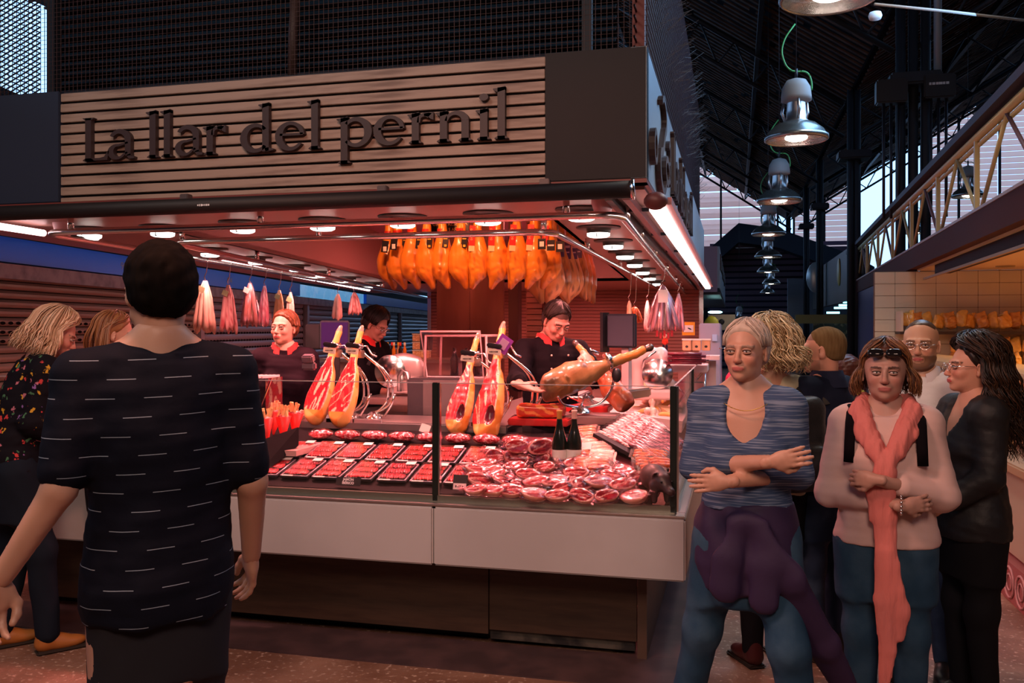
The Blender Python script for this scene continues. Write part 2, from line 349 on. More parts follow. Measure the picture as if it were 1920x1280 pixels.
# far gable ends of frosted louvres
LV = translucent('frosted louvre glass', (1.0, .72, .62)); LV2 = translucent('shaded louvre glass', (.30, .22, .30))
gab = empty('wall_front', (0, 0, 0), kind='structure')
def louvre(parent, x0, x1, y, z, m, h=.235, name='louvre'):
    s = MB(); s.box(((x0+x1)/2, y, z), (x1-x0, .02, h), Matrix.Rotation(-.12, 3, 'X')); return s.build(name, m, parent)
z = 3.6
while z < 14:
    xl = VX-(z-VZ)*1.5 if z > VZ else VX
    xr = VX+(z-VZ)*1.66 if z > VZ else VX
    for (a, b) in ((-7.4, -3.2), (-3.2, min(xl, 1.9) if z > VZ else 1.9)):
        if b-a > .4 and z < 11: louvre(gab, a+.04, b-.04, 42 if a < -4 else 42+.2*((z*3) % 2), z, LV)
    for (a, b) in ((2.6, 5.2), (7.9, 11), (11, 14.6)):
        if z > VZ: a = max(a, xr*0+a)
        if b-a > .4 and z < VZ+(b-VX)*.6: louvre(gab, a+.04, b-.04, 42, z, LV)
    z += .25
for x in (-7.4, -5.3, -3.2, -.6, 1.9, 2.6, 3.9, 5.2, 7.9, 9.4, 11, 12.8):
    s = MB(); s.box((x, 41.8, 7), (.09, .12, 10)); s.build('mullion', IRON, gab)
s = MB(); s.box((3, 42.1, 1.7), (36, .2, 3.6)); s.build('plinth', dk, gab)
# the lower annex in front of it: dark pitched roof over a shaded louvred wall
ann = empty('wall_annex', (0, 0, 0), kind='structure')
A = atY(1325, 470, 36); Bp = atY(1385, 418, 36); Cc = atY(1460, 428, 36); Dd = atY(1600, 478, 36); E = atY(1640, 500, 36)
s = MB(); pl = [(p.x, p.z) for p in (A, Bp, Cc, Dd, E)]; pl2 = [(x, z-.75) for x, z in pl][::-1]; s.prism(pl+pl2, (0, 36, 0), (1, 0, 0), (0, 0, 1), (0, 6, 0)); s.build('annex_roof', mat('dark slate blue roof', (.02, .03, .05), .7), ann)
z = .2
while z < A.z+.3:
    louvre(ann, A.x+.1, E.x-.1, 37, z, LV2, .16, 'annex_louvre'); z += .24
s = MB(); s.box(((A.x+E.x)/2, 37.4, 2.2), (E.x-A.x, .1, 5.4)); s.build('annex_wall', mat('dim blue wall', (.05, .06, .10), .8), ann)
c = atY(1560, 580, 33); s = MB(); s.box(c, (3.0, .3, 2.2)); s.build('annex_panel', mat('grey blue cladding', (.10, .12, .15), .6), ann)
# cast iron columns on the valley line
def column(px, D, r, label, boxes=False):
    p = at(px, 617, D); t = empty('iron_column', (p.x, p.y, 0), 0, label, 'column')
    for dx in ((-.17, 0, .17) if boxes else (-r*.5, r*.5)):
        s = MB(); s.tube([(dx, 0, 0), (dx, 0, 7.6)], r*(.55 if not boxes else .5), 10); s.build('shaft', IRON, t)
    s = MB(); s.box((0, 0, .25), (r*4, r*4, .5), bev=.03); s.build('base', IRON, t); s = MB(); s.box((0, 0, 5.2), (r*5, r*4, .18), bev=.03); s.build('capital', IRON, t)
    return t
column(1601, 18.4, .13, 'dark iron column rising behind the cream truss over the right stall')
for px, D, lb in ((1537, 26, 'dark iron column just left of the black stall fascia'), (1512, 31, 'slim dark iron column further back among the pendant lamps'), (1478, 38, 'thin distant iron column nearest the row of pendant lamps')):
    column(px, D, .10, lb)
cb = column(1712, 12.9, .14, 'thick cluster of dark pipes and column carrying two junction boxes', True)
for dx, zz in ((-.33, 5.02), (.30, 5.05)):
    s = MB(); s.box((dx, -.2, zz), (.42, .22, .34), bev=.02); s.build('junction_box', BLACK, cb)
    for q in (-.1, 0, .1): s = MB(); s.tube([(dx+q, -.2, zz-.17), (dx+q, -.2, 3.2)], .022, 6); s.build('cable_pipe', DARKMETAL, cb)
s = MB(); s.tube([(.30, -.15, 5.2), (.30, -.15, 8)], .055, 8); s.build('conduit', mat('grey galvanised pipe', (.25, .27, .29), .5, .3), cb)
s = MB()
for i, wd in enumerate((.03, .04, .03, .05, .03, .04)): s.box((.17+i*.045, -.313, 5.08), (wd, .002, .035))
s.build('plate_marks', mat('faded plate print', (.5, .5, .5), .6), cb)
# tie rod and slack cable across the aisle
s = MB(); s.tube([at(1640, 8, 7), at(1780, 22, 7.2), at(1920, 38, 7.4)], .012, 5); tag(s.build('overhead_cable', mat('grey cable', (.28, .25, .22), .7)), 'thin grey cable strung across the top right corner', 'cable')
s = MB(); s.lathe([(0, 0), (.05, .0), (.06, .03), (.05, .06), (0, .06)], at(1641, 36, 8), 16); tag(s.build('smoke_detector', WHITEPL), 'small white round detector hanging beside the topmost lamp', 'detector')

def round_path(pts, rad=.18, n=5):
    out = [V(pts[0])]
    for i in range(1, len(pts)-1):
        p, a, b = V(pts[i]), V(pts[i-1]), V(pts[i+1]); u = (a-p).normalized(); v_ = (b-p).normalized(); A_, B_ = p+u*rad, p+v_*rad
        for k in range(n+1): t = k/n; out.append(A_.lerp(p, t).lerp(p.lerp(B_, t), t))
    return out+[V(pts[-1])]
# ================================================================ PENDANT LAMPS
def pendant_proto():
    t = empty('pendant_lamp', (0, 0, 0)); s = MB()
    s.lathe([(.02, .52), (.08, .50), (.115, .44), (.125, .36), (.125, .33), (.10, .32), (.075, .31)], n=28); s.build('ballast_housing', mat('grey painted housing', (.22, .24, .25), .6), t)
    s = MB(); s.lathe([(.075, .32), (.08, .24), (.085, .17), (.12, .14)], n=28); s.build('neck', STEEL, t)
    for k in range(3):
        s = MB(); a = k*2.09+.4; s.tube([(.11*math.cos(a), .11*math.sin(a), .33), (.125*math.cos(a), .125*math.sin(a), .24), (.09*math.cos(a), .09*math.sin(a), .15)], .012, 6); s.build('bracket', STEEL, t)
    s = MB(); s.lathe([(.10, .15), (.16, .13), (.22, .08), (.250, .035), (.262, .03), (.262, 0), (.245, -.012), (.24, .0), (.20, .07), (.12, .12), (0, .13)], n=36); s.build('reflector', mat('polished aluminium shade', (.34, .37, .36), .27, .9), t)
    s = MB(); s.lathe([(0, .004), (.238, .004), (.238, -.004), (0, -.004)], n=32); s.build('glass_disc', FILM, t)
    s = MB(); s.ball((0, 0, .018), (.095, .095, .030), 16); s.build('bulb', mat('lit lamp bulb', (1, 1, .9), .5, emit=(1.0, 1.0, .80), es=16), t)
    s = MB(); s.tube([(0, 0, .52), (0, 0, .60)], .012, 6); s.tube([(0, 0, .60), (0, 0, 4.7)], .004, 5); s.build('suspension', DARKMETAL, t)
    s = MB(); pts = [(-.01, 0, .98), (-.10, 0, .86), (-.13, 0, .74), (-.08, 0, .60), (0, 0, .57), (.09, 0, .59), (.135, 0, .50), (.13, 0, .42)]; s.tube(round_path(pts, .06), .007, 6)
    s.build('supply_cable', mat('green cable sheath', (.05, .30, .08), .5), t)
    return t
PL = [(1555, -4, 4.74, 'large pendant lamp cut by the top edge of the picture'), (1493, 262, 7.5, 'second nearest pendant lamp, whole, with looping green cable'), (1461, 378, 10.6, 'third pendant lamp in the aisle row, its neck in full view'),
      (1441, 440, 13.9, 'fourth pendant lamp of the aisle row, in front of the louvres'), (1440, 482, 17.6, 'fifth pendant lamp of the aisle row'), (1440, 510, 21.5, 'sixth pendant lamp down the aisle row'),
      (1446, 532, 26, 'seventh pendant lamp down the aisle row'), (1439, 549, 31, 'eighth small distant pendant lamp in the row'), (1433, 563, 37, 'farthest small pendant lamp above the curly hair'), (1386, 600, 33, 'lone distant pendant lamp left of the aisle row')]
pp = pendant_proto()
for i, (x, y, D, lb) in enumerate(PL):
    p = at(x, y, D); o = pp if i == 0 else copy_tree(pp)
    o.location = p; tag(o, lb, 'lamp', 'pendant lamps over the aisle'); o.rotation_euler.z = YAW+.2*i*0
    if D < 20: lamp('SPOT', (p.x, p.y, p.z-.02), 45, (1, .93, .80), .12, (0, 0, 0), 2.3)
for x, y, D, lb in ((1815, 368, 15, 'pendant lamp seen through the truss panel second from the right'), (1716, 437, 20, 'small pendant lamp seen through the middle of the cream truss')):
    o = copy_tree(pp); o.location = at(x, y, D); tag(o, lb, 'lamp', 'pendant lamps over the aisle')

# ================================================================ THE STALL SHELL
def corner_left(z=ZC): return atZ(85, 437, ZC-.09)
dirL = V((-math.sin(math.radians(8.3)), math.cos(math.radians(8.3)), 0))
BLUEF = mat('blue grey fascia', (.026, .034, .058), .5, spec=.2); GREYF = mat('charcoal fascia', (.014, .0135, .016), .5, spec=.2, noise=(1.2, (.010, .0095, .012), .3, .7))
WOOD = mat('pale pine boards', (.33, .24, .19), .55, noise=(3.2, (.17, .11, .085), .50, .72, (.8, 6, 9)), bump=(20, .2, .003, (1, 6, 8)))
sign = empty('sign_board', (0, 0, 0), 0, 'long pale wood sign board with dark raised serif letters', 'sign')
xl, xr = atY(111, 300, YS).x, atY(1021, 300, YS).x; zb, zt = atY(1213, 333, YS).z, atY(1213, 85, YS).z
s = MB(); s.box(((xl+xr)/2, YS+.06, (zb+zt)/2), (xr-xl, .05, zt-zb)); s.build('backing_board', mat('dark gap backing', (.015, .014, .02), .7), sign)
npk = 11; ph = (zt-zb)/(npk-.35)
for i in range(npk):
    z0 = zb+(i-.35)*ph; z1 = z0+ph-.014; z0 = max(z0, zb)
    s = MB(); s.box((0, 0, 0), (xr-xl, .022, z1-z0), bev=.002); o = s.build('plank', WOOD, sign); o.location = ((xl+xr)/2+random.uniform(-.002, .002), YS+.022, (z0+z1)/2); 
def block(nm, x0, x1, m, label):
    s = MB(); s.box(((x0+x1)/2, YS+.05, (zb+zt)/2), (x1-x0, .10, zt-zb), bev=.004); return tag(s.build(nm, m), label, 'fascia panel')
xleft = -7.6
block('fascia_panel', xr+.003, XS, GREYF, 'plain charcoal fascia panel at the stall corner right of the wood sign')
block('fascia_panel', xleft, xl-.003, BLUEF, 'plain blue grey fascia panel left of the wood sign')
# --- serif capitals and minuscules of the sign, drawn as strokes
def arc(cx, cy, rx, ry, a0, a1, n=14): return [(cx+rx*math.cos(math.radians(a0+(a1-a0)*i/n)), cy+ry*math.sin(math.radians(a0+(a1-a0)*i/n))) for i in range(n+1)]
def stroke(pts, ws):
    L = []; R = []
    for i, p in enumerate(pts):
        a = pts[max(i-1, 0)]; b = pts[min(i+1, len(pts)-1)]; dx, dy = b[0]-a[0], b[1]-a[1]; l = math.hypot(dx, dy) or 1; nx, ny = -dy/l, dx/l
        w_ = (ws[0]+(ws[1]-ws[0])*i/(len(pts)-1) if len(ws) == 2 else np.interp(i/(len(pts)-1), np.linspace(0, 1, len(ws)), ws))/2
        L.append((p[0]+nx*w_, p[1]+ny*w_)); R.append((p[0]-nx*w_, p[1]-ny*w_))
    return L, R
ST = .115
def stem(x, y0, y1, top='flag', bot=True):
    g = [('poly', [(x-ST/2, y0), (x+ST/2, y0), (x+ST/2, y1), (x-ST/2, y1)])]
    if bot: g.append(('poly', [(x-.105, y0), (x+.105, y0), (x+.10, y0+.02), (x+ST/2, y0+.055), (x-ST/2, y0+.055), (x-.10, y0+.02)]))
    if top == 'flag': g.append(('poly', [(x-.125, y1-.045), (x-ST/2, y1-.10), (x+ST/2, y1-.06), (x+ST/2, y1+.02), (x-.02, y1-.01), (x-.125, y1-.02)]))
    if top == 'cap': g.append(('poly', [(x-.11, y1), (x-.10, y1-.02), (x-ST/2, y1-.05), (x+ST/2, y1-.05), (x+.10, y1-.02), (x+.11, y1)]))
    return g
def bowl(cx, cy, rx, ry, a0=0, a1=360, w=(.05, .125, .05, .125, .05)): return [('str', arc(cx, cy, rx, ry, a0, a1, 26), w)]
GL = {'L': (.50, stem(.13, 0, .98, 'cap')+[('poly', [(.13, 0), (.50, 0), (.54, .20), (.51, .20), (.44, .075), (.35, .055), (.13, .055)])]),
 'a': (.52, [('str', arc(.235, .44, .165, .19, 155, 0, 12)+[(.40, .15), (.41, .07)], (.07, .09, .11, .12, .10)), ('str', [(.41, .10), (.44, .03), (.52, .03)], (.09, .05)), ('str', [(.40, .37), (.30, .34)]+arc(.20, .175, .135, .145, 80, 330, 14)+[(.39, .15)], (.04, .06, .11, .11, .05, .04))]),
 'l': (.27, stem(.13, 0, 1.04)), 'r': (.45, stem(.13, 0, .62)+[('str', [(.18, .42)]+arc(.29, .46, .11, .12, 150, 50, 8), (.05, .07, .11)), ('poly', [(.27, .60), (.42, .62), (.42, .46), (.36, .50), (.34, .53), (.27, .55)])]),
 'd': (.62, stem(.46, 0, 1.04, 'flag', False)+[('poly', [(.46, 0), (.60, .02), (.60, .05), (.51, .08), (.44, .08)])]+bowl(.285, .30, .215, .275, 40, 320, (.06, .09, .13, .10, .06))),
 'e': (.56, [('str', [(.09, .335), (.49, .335)], (.05, .05)), ('str', arc(.275, .30, .205, .275, 5, 325, 26), (.07, .07, .08, .13, .12, .08, .05))]),
 'p': (.62, stem(.14, -.34, .62)+bowl(.335, .30, .205, .275, -140, 140, (.06, .09, .13, .10, .06))),
 'n': (.62, stem(.13, 0, .62)+stem(.47, 0, .42, None)+[('str', [(.17, .42)]+arc(.325, .42, .145, .155, 150, 0, 12), (.05, .07, .11, .115))]),
 'i': (.28, stem(.14, 0, .62)+[('dot', (.14, .86, .072))]), ' ': (.22, [])}
LETM = mat('dark brown letter', (.040, .024, .024), .5)
def letters(txt, origin, ex, ez, size, depth, parent, m, adv=1.0, sx=1.0):
    x = 0
    for ch in txt:
        wd, prims = GL[ch]
        if prims:
            s = MB()
            for q in prims:
                if q[0] == 'poly': s.prism([((x+a*sx)*size, b*size) for a, b in q[1]], origin, ex, ez, depth)
                elif q[0] == 'dot': s.prism([((x+(q[1][0]+q[1][2]*math.cos(g*.3927))*sx)*size, (q[1][1]+q[1][2]*math.sin(g*.3927))*size) for g in range(16)], origin, ex, ez, depth)
                else:
                    Ls, Rs = stroke(q[1], q[2])
                    for i in range(len(Ls)-1): s.prism([((x+a*sx)*size, b*size) for a, b in (Ls[i], Rs[i], Rs[i+1], Ls[i+1])], origin, ex, ez, depth)
            s.build('letter', m, parent)
        x += wd*adv*sx
    return x*size
a = atY(163, 303, YS); b = atY(966, 260, YS); tot = sum(GL[c][0] for c in 'La llar del pernil'); capH = (atY(180, 222, YS).z-a.z)/.98
sxx = (b.x-a.x)/(tot*capH)
letters('La llar del pernil', (a.x-.02, YS+.010, a.z+.0), V((1, 0, 0)), V((0, 0, 1)), capH, V((0, -.03, 0)), sign, LETM, 1.0, sxx)
# --- side fascia with the same name in tall letters and a small emblem
sd = empty('side_sign', (0, 0, 0), 0, 'brushed blue grey sign along the stall flank with raised lettering', 'sign')
s = MB(); yb = 12.6; s.box((XS-.04, (YS+yb)/2+.002, (zb+zt)/2), (.08, yb-YS, zt-zb), bev=.003); s.build('panel', mat('brushed side fascia', (.34, .44, .52), .38, .55), sd)
letters('llar del pernil', (XS+.0, 5.9, zb+.16), V((0, 1, 0)), V((0, 0, 1)), .40, V((.025, 0, 0)), sd, LETM, 1.0, 1.12)
def side_stroke(pts, ws, nm='emblem'):
    s = MB(); Ls, Rs = stroke(pts, ws)
    for i in range(len(Ls)-1): s.prism([Ls[i], Rs[i], Rs[i+1], Ls[i+1]], (XS, 0, zb), V((0, 1, 0)), V((0, 0, 1)), V((.03, 0, 0)))
    s.build(nm, LETM, sd)
side_stroke(arc(4.50, .19, .08, .075, 0, 360, 18), (.035, .035)); side_stroke(arc(5.05, .47, .16, .09, 150, -60, 12)+[(4.95, .25)]+arc(5.0, .16, .22, .12, 150, 340, 12), (.03, .05, .05, .03)); side_stroke(arc(5.3, .20, .13, .07, 0, 360, 16), (.04, .04))
letters('a', (XS, 5.45, zb+.16), V((0, 1, 0)), V((0, 0, 1)), .40, V((.025, 0, 0)), sd, LETM)
# --- wire cage above the sign
RUST = mat('rusty wire', (.04, .014, .012), .7, 0)
cg = empty('wire_cage', (0, 0, 0), 0, 'dark wire mesh cage standing on top of the wood sign stall', 'cage')
s = MB(); x = xleft
def wire(s, a, b, r=.0022):
    a, b = V(a), V(b); d = (b-a).normalized(); p = d.orthogonal().normalized()*r; q = d.cross(p); s.add([a+p, a+q, a-p, a-q, b+p, b+q, b-p, b-q], [(i, (i+1) % 4, 4+(i+1) % 4, 4+i) for i in range(4)])
while x < XS: wire(s, (x, YS+.1, zt), (x, YS+.1, 4.6)); x += .0285
z = zt
while z < 4.5: wire(s, (xleft, YS+.1, z), (XS, YS+.1, z), .0013); z += .026
tag(s.build('front_mesh', RUST, cg), kind='stuff')
s = MB(); y = YS+.1
while y < 12.6: wire(s, (XS-.06, y, zt), (XS-.06, y, 4.6), .005); y += .05
z = zt
while z < 4.5: wire(s, (XS-.06, YS, z), (XS-.06, 12.6, z), .006); z += .05
tag(s.build('side_mesh', mat('brown mesh wire', (.035, .020, .026), .7, .2), cg), kind='stuff')
s = MB(); s.box((XS-.05, YS+.12, 3.8), (.06, .06, 1.7)); s.build('corner_post', mat('rust red post', (.12, .02, .016), .6), cg)
xp = atY(90, 100, YS+.15).x; s = MB(); s.box((xp, YS+.2, 3.8), (.055, .06, 1.7)); s.build('mesh_post', IRON, cg)
s = MB(); p = atY(1100, 60, YS+.2); s.box((p.x, YS+.22, 3.8), (.05, .05, 1.7)); s.build('mesh_post', IRON, cg)
# spiky bird guard on the cage's flank
s = MB()
for i in range(260):
    y = 4.4+i*.03; p = V((XS-.03, y, 3.2+random.random()*1.2)); wire(s, p, p+V((random.uniform(.05, .14), random.uniform(-.05, .05), random.uniform(0, .1))), .0018)
tag(s.build('bird_spikes', mat('grey spikes', (.12, .12, .12), .6, .4), cg), kind='stuff')
# dark louvred plant housing behind the mesh
hs = empty('plant_housing', (0, 0, 0), 0, 'dark louvred housing inside the cage above the sign', 'housing')
xh = atY(100, 100, 5.0).x; z = zt-.1; i = 0
lm = mat('dark blue louvre blade', (.010, .03, .055), .5, .2)
while z < 4.75:
    s = MB(); s.box(((xh-.65)/2-.0, 5.0, z), (abs(xh+.65), .05, .004), Matrix.Rotation(.75, 3, 'X')); s.build('blade', lm, hs); z += .062
s = MB(); s.box(((xh-.65)/2, 5.1, 3.8), (abs(xh+.65), .05, 2.0)); s.build('back_panel', mat('housing black', (.006, .006, .009), .8), hs)
s = MB(); s.tube([atY(548, 140, 4.8), atY(550, 60, 4.8), atY(556, -20, 4.8)], .03, 8); s.build('down_pipe', mat('pipe brown', (.05, .025, .02), .6), hs)
# expanded metal on the far left where daylight shows through
s = MB(); x0 = xleft; x1 = atY(83, 50, 4.75).x
for r in range(60):
    z = zt-.2+r*.033
    for cidx in range(int((x1-x0)/.075)):
        a = V((x0+cidx*.075, 4.75, z)); m1 = V((a.x+.0375, 4.75, z+.016)); m2 = V((a.x+.0375, 4.75, z-.016)); c2 = V((a.x+.075, 4.75, z))
        for q, w2 in ((a, m1), (m1, c2)): wire(s, q, w2, .005)
        wire(s, a, m2, .005); wire(s, m2, c2, .005)
tag(s.build('expanded_metal', IRON, cg), kind='stuff')
# --- soffit ring with recessed centre
SOF = mat('brown pink soffit', (.34, .20, .17), .42)
CL = atZ(85, 437, ZC); OL = V((CL.x-.28, YS+.10, ZC)); OLb = OL+dirL*11.5
cel = empty('ceiling_stall', (0, 0, 0), kind='structure')
outer = [V((OL.x, YS+.10, ZC)), V((XS-.02, YS+.10, ZC)), V((XS-.02, 15.9, ZC)), V((OLb.x, 15.9, ZC))]
i0 = atZ(1055, 427, ZC); i1 = atZ(427, 457, ZC); YI = 5.42; xr1 = i0.x; dirR_ = (atZ(1181, 529, ZC)-i0).normalized(); 
pr = i0+dirR_*((YI-i0.y)/dirR_.y); prb = i0+dirR_*((12.6-i0.y)/dirR_.y); plf = i1+dirL*((YI-i1.y)/dirL.y); plb = i1+dirL*((12.6-i1.y)/dirL.y)
inner = [plf, pr, prb, plb]
for i in range(4):
    j = (i+1) % 4; P = [outer[i], outer[j], inner[j], inner[i]]; s = MB(); s.add(P+[p+V((0, 0, .04)) for p in P], [(0, 1, 2, 3), (7, 6, 5, 4), (0, 4, 5, 1), (1, 5, 6, 2), (2, 6, 7, 3), (3, 7, 4, 0)]); s.build('soffit_panel', SOF, cel)
    s = MB(); P = [inner[i], inner[j], inner[j]+V((0, 0, .62)), inner[i]+V((0, 0, .62))]; n = V((-(P[1]-P[0]).y, (P[1]-P[0]).x, 0)).normalized()*(-.03); s.add(P+[p+n for p in P], [(0, 1, 2, 3), (7, 6, 5, 4), (0, 4, 5, 1), (1, 5, 6, 2), (2, 6, 7, 3), (3, 7, 4, 0)]); s.build('recess_side', SOF, cel)
s = MB(); P = [p+V((0, 0, .62)) for p in inner]; s.add(P+[p+V((0, 0, .04)) for p in P], [(0, 1, 2, 3), (7, 6, 5, 4), (0, 4, 5, 1), (1, 5, 6, 2), (2, 6, 7, 3), (3, 7, 4, 0)]); s.build('recess_top', mat('mauve recess ceiling', (.42, .20, .30), .5), cel)
# lip under the sign
s = MB(); s.box(((xleft+XS)/2, YS+.05, zb-.012), (XS-xleft, .10, .02)); s.box((XS-.05, 9, zb-.012), (.10, 9.4, .02)); s.build('soffit_lip', mat('red brown lip', (.16, .035, .03), .5), cel)
# --- back wall of slats, chrome posts, pillar
bw = empty('wall_stall_back', (0, 0, 0), kind='structure')
SLAT = mat('red brown slat', (.42, .19, .14), .5, noise=(3, (.28, .11, .08), .45, .7, (.4, 5, 8)))
wx0, wx1 = atY(808, 600, 15.6).x, atY(1311, 600, 15.6).x; z = 0.0
while z < ZC: s = MB(); s.box((0, 0, 0), (wx1-wx0, .03, .052), bev=.004); o = s.build('slat', SLAT, bw); o.location = ((wx0+wx1)/2, 15.58, z+.026); z += .0585
s = MB(); s.box(((wx0+wx1)/2, 15.65, ZC/2), (wx1-wx0, .05, ZC)); s.build('backing', mat('slat shadow backing', (.10, .03, .025), .8), bw)
for x, y0, nm in ((806, 15.4, 'post'), (1315, 15.4, 'post')):
    s = MB(); p = atY(x, 600, y0); s.box((p.x, p.y, ZC/2), (.07, .07, ZC)); s.build(nm, CHROME, bw)
pil = empty('stall_pillar', (0, 0, 0), 0, 'square brown panelled pillar behind the row of hanging hams', 'pillar')
YP = 8.6; a = atY(820, 600, YP).x; b = atY(945, 600, YP).x; c = atY(1018, 600, YP+.35).x; PB = mat('brown pillar veneer', (.30, .10, .07), .42, noise=(2, (.24, .075, .05), .4, .7, (4, 4, .6)))
for x0, x1 in ((a, (a*.5+b*.5)-.002), ((a*.5+b*.5)+.002, b)): s = MB(); s.box(((x0+x1)/2, YP, 1.45), (x1-x0, .04, 2.9), bev=.003); s.build('panel', PB, pil)
s = MB(); s.box((b+.09, YP+.1, 1.45), (.10, .16, 2.9), bev=.004); s.build('edge_post', mat('dark brown post', (.10, .03, .025), .5), pil)
z = .0
while z < 2.86: s = MB(); s.box(((b+.16+c)/2, YP+.3, z+.027), (c-b-.16, .03, .052), bev=.004); s.build('slat', SLAT, pil); z += .0585
s = MB(); s.box(((b+.16+c)/2, YP+.34, 1.45), (c-b-.16, .03, 2.9)); s.build('backing', MATS['slat shadow backing'], pil)
s = MB(); s.box((c+.09, YP+.42, 1.45), (.18, .10, 2.9)); s.build('dark_post', MATS['dark brown post'], pil)

# ================================================================ DOWNLIGHTS
def dl_proto():
    t = empty('ceiling_light', (0, 0, 0)); s = MB(); s.lathe([(.06, 0), (.15, 0), (.152, -.006), (.148, -.011), (.085, -.012), (.082, -.03), (.078, -.045)], n=28); s.build('trim_ring', mat('dark green trim', (.05, .06, .055), .4, .3), t)
    s = MB(); s.lathe([(.078, -.040), (.076, -.062), (.06, -.070), (0, -.072)], n=24); s.build('lens', mat('lit lens', (.9, 1, .95), .4, emit=(1.0, .92, .84), es=5.5), t)
    s = MB(); s.box((0, -.071, -.058), (.006, .012, .03)); s.build('clip', BLACK, t)
    return t
dl = dl_proto(); n = 0
DLP = [(305, 424, 'left'), (455, 416, ''), (605, 411, ''), (755, 405, ''), (915, 399, ''), (1090, 391, '')]
lights = [(*p[:2], 'front row') for p in DLP]+[(168, 428, 'front row')]+[(x, y, 'right row') for x, y in ((1122, 425), (1150, 450), (1172, 471), (1190, 488), (1205, 503), (1218, 515), (1228, 526))]+[(x, y, 'left row') for x, y in ((394, 466), (481, 482), (556, 497), (605, 509), (656, 519), (702, 529))]
near = {'front row': 'front row of the soffit', 'right row': 'row running back along the right side of the soffit', 'left row': 'row running back along the left side of the soffit'}
ords = ['nearest', 'second', 'third', 'fourth', 'fifth', 'sixth', 'seventh', 'last']
cnt = {}; MEATL = (1.0, .27, .245)
fr = sorted([l for l in lights if l[2] == 'front row'], key=lambda l: -l[0])
for l in fr+[l for l in lights if l[2] != 'front row']:
    k = cnt.get(l[2], 0); cnt[l[2]] = k+1; p = atZ(l[0], l[1], ZC); o = dl if n == 0 else copy_tree(dl); n += 1; o.location = p
    tag(o, f"round downlight, {ords[k] if l[2] != 'front row' else ['first', 'second', 'third', 'fourth', 'fifth', 'sixth', 'seventh'][k]+' from the right'} in the {near[l[2]]}", 'ceiling light', 'downlights in the soffit')
    far = p.y > 9
    lamp('SPOT', (p.x, p.y, p.z-.075), ({'front row': 200, 'right row': 165, 'left row': 80}[l[2]]) if not far else (150 if l[2] == 'right row' else 70), MEATL, .07, (0, 0, 0), 2.55, blend=.9)
# the lamps inside the raised centre, lighting hams and vendors
for x, y in ((-2.6, 6.9), (-1.6, 6.9)): lamp('SPOT', (x, y-.75, 2.85), 75, (1, .30, .14), .10, (.9, 0, 0), 1.8)
lamp('AREA', (-2.4, 9.8, 2.85), 150, (1, .22, .20), 1.0); lamp('AREA', (-2.6, 13.2, 2.2), 110, (1, .22, .20), .8)
# ================================================================ RAILS, AWNING, TUBES
ZR = 2.2
def rail(pts, label, hangers):
    t = empty('chrome_rail', (0, 0, 0), 0, label, 'rail'); s = MB(); s.tube(round_path(pts), .021, 12); s.build('tube', CHROME, t)
    for h in hangers:
        s = MB(); h = V(h); s.tube([(h.x, h.y, ZR+.015), (h.x, h.y, ZC)], .019, 10); s.build('hanger', CHROME, t)
    return t
ra = atZ(85, 437, ZR); rc = atZ(1162, 400, ZR); rb = atZ(1286, 553, ZR); rd = atZ(800, 558, ZR)
hg = [atZ(x, 409 if x > 700 else 425, ZR) for x in ()]
def on(a, b, ts): return [a.lerp(b, t) for t in ts]
ra.y = rc.y = (ra.y+rc.y)/2
rail([rd, ra, rc, rb], 'long polished outer rail curving round the stall front and both sides', on(ra, rc, (.06, .42, .92))+on(rc, rb, (.03, .12, .25, .42, .62, .85, .98))+on(ra, rd, (.2, .45)))
ia = atZ(330, 456, ZR); ic = atZ(1030, 431, ZR); ib = atZ(1275, 598-35, ZR); idd = atZ(812, 560, ZR); ia.y = ic.y = (ia.y+ic.y)/2
rail([idd, ia, ic, ib], 'inner polished rail in front of the hanging hams', on(ia, ic, (.04, .42, .98))+on(ic, ib, (.1, .25, .45, .7))+on(ia, idd, (.15, .35, .6)))
aw = empty('awning_roller', (0, 0, 0), 0, 'black rolled awning tube under the front edge of the sign', 'awning')
s = MB(); s.tube([(xleft, 4.22, 2.265), (XS-.06, 4.22, 2.265)], .042, 14); s.build('roller', mat('black awning roll', (.008, .006, .007), .6), aw)
s = MB(); s.tube([(XS-.065, 4.22, 2.265), (XS-.05, 4.22, 2.265)], .05, 14); s.build('end_cap', CHROME, aw)
for x in (-7.1, -5.9, -4.9, -4.3, -2.9, -1.75, -.9):
    s = MB(); s.box((x, 4.25, 2.315), (.05, .05, .04), bev=.004); s.build('bracket', mat('dull bracket', (.10, .08, .08), .5, .4), aw)
marks(.075, .012, mat('pale print', (.8, .8, .8), .5), aw, frame(None, (1, 0, 0), (0, 0, 1), (atY(380, 395, 4.17).x, 4.177, 2.262)), 7)
s = MB(); q = atY(857, 382, 4.3); s.box((q.x, q.y, ZC-.004), (.17, .04, .01)); s.build('vent_slot', mat('pink vent', (.6, .35, .4), .5), cel)
sw = empty('side_awning_bars', (0, 0, 0), 0, 'pair of dark awning bars running back under the flank sign', 'awning')
for x in (XS-.11, XS-.20): s = MB(); s.box((x, 9.6, 2.262), (.035, 10.4, .04)); s.build('bar', BLACK if x < -.55 else mat('maroon bar', (.12, .03, .035), .4), sw)
for y in (5, 6.3, 7.7, 9.3, 11): s = MB(); s.box((XS-.06, y, 2.27), (.20, .03, .02)); s.build('arm', IRON, sw)
tl = empty('strip_light', (0, 0, 0), 0, 'long white strip light slanting along the stall flank below its side sign', 'strip light')
a = V((XS+.035, 4.45, 2.20)); b = V((XS+.035, 13.2, 2.20)); s = MB(); s.box(((a+b)/2), (.075, 8.75, .03), bev=.006); s.build('diffuser', mat('lit diffuser', (1, .95, .93), .4, emit=(1.0, .78, .74), es=6), tl)
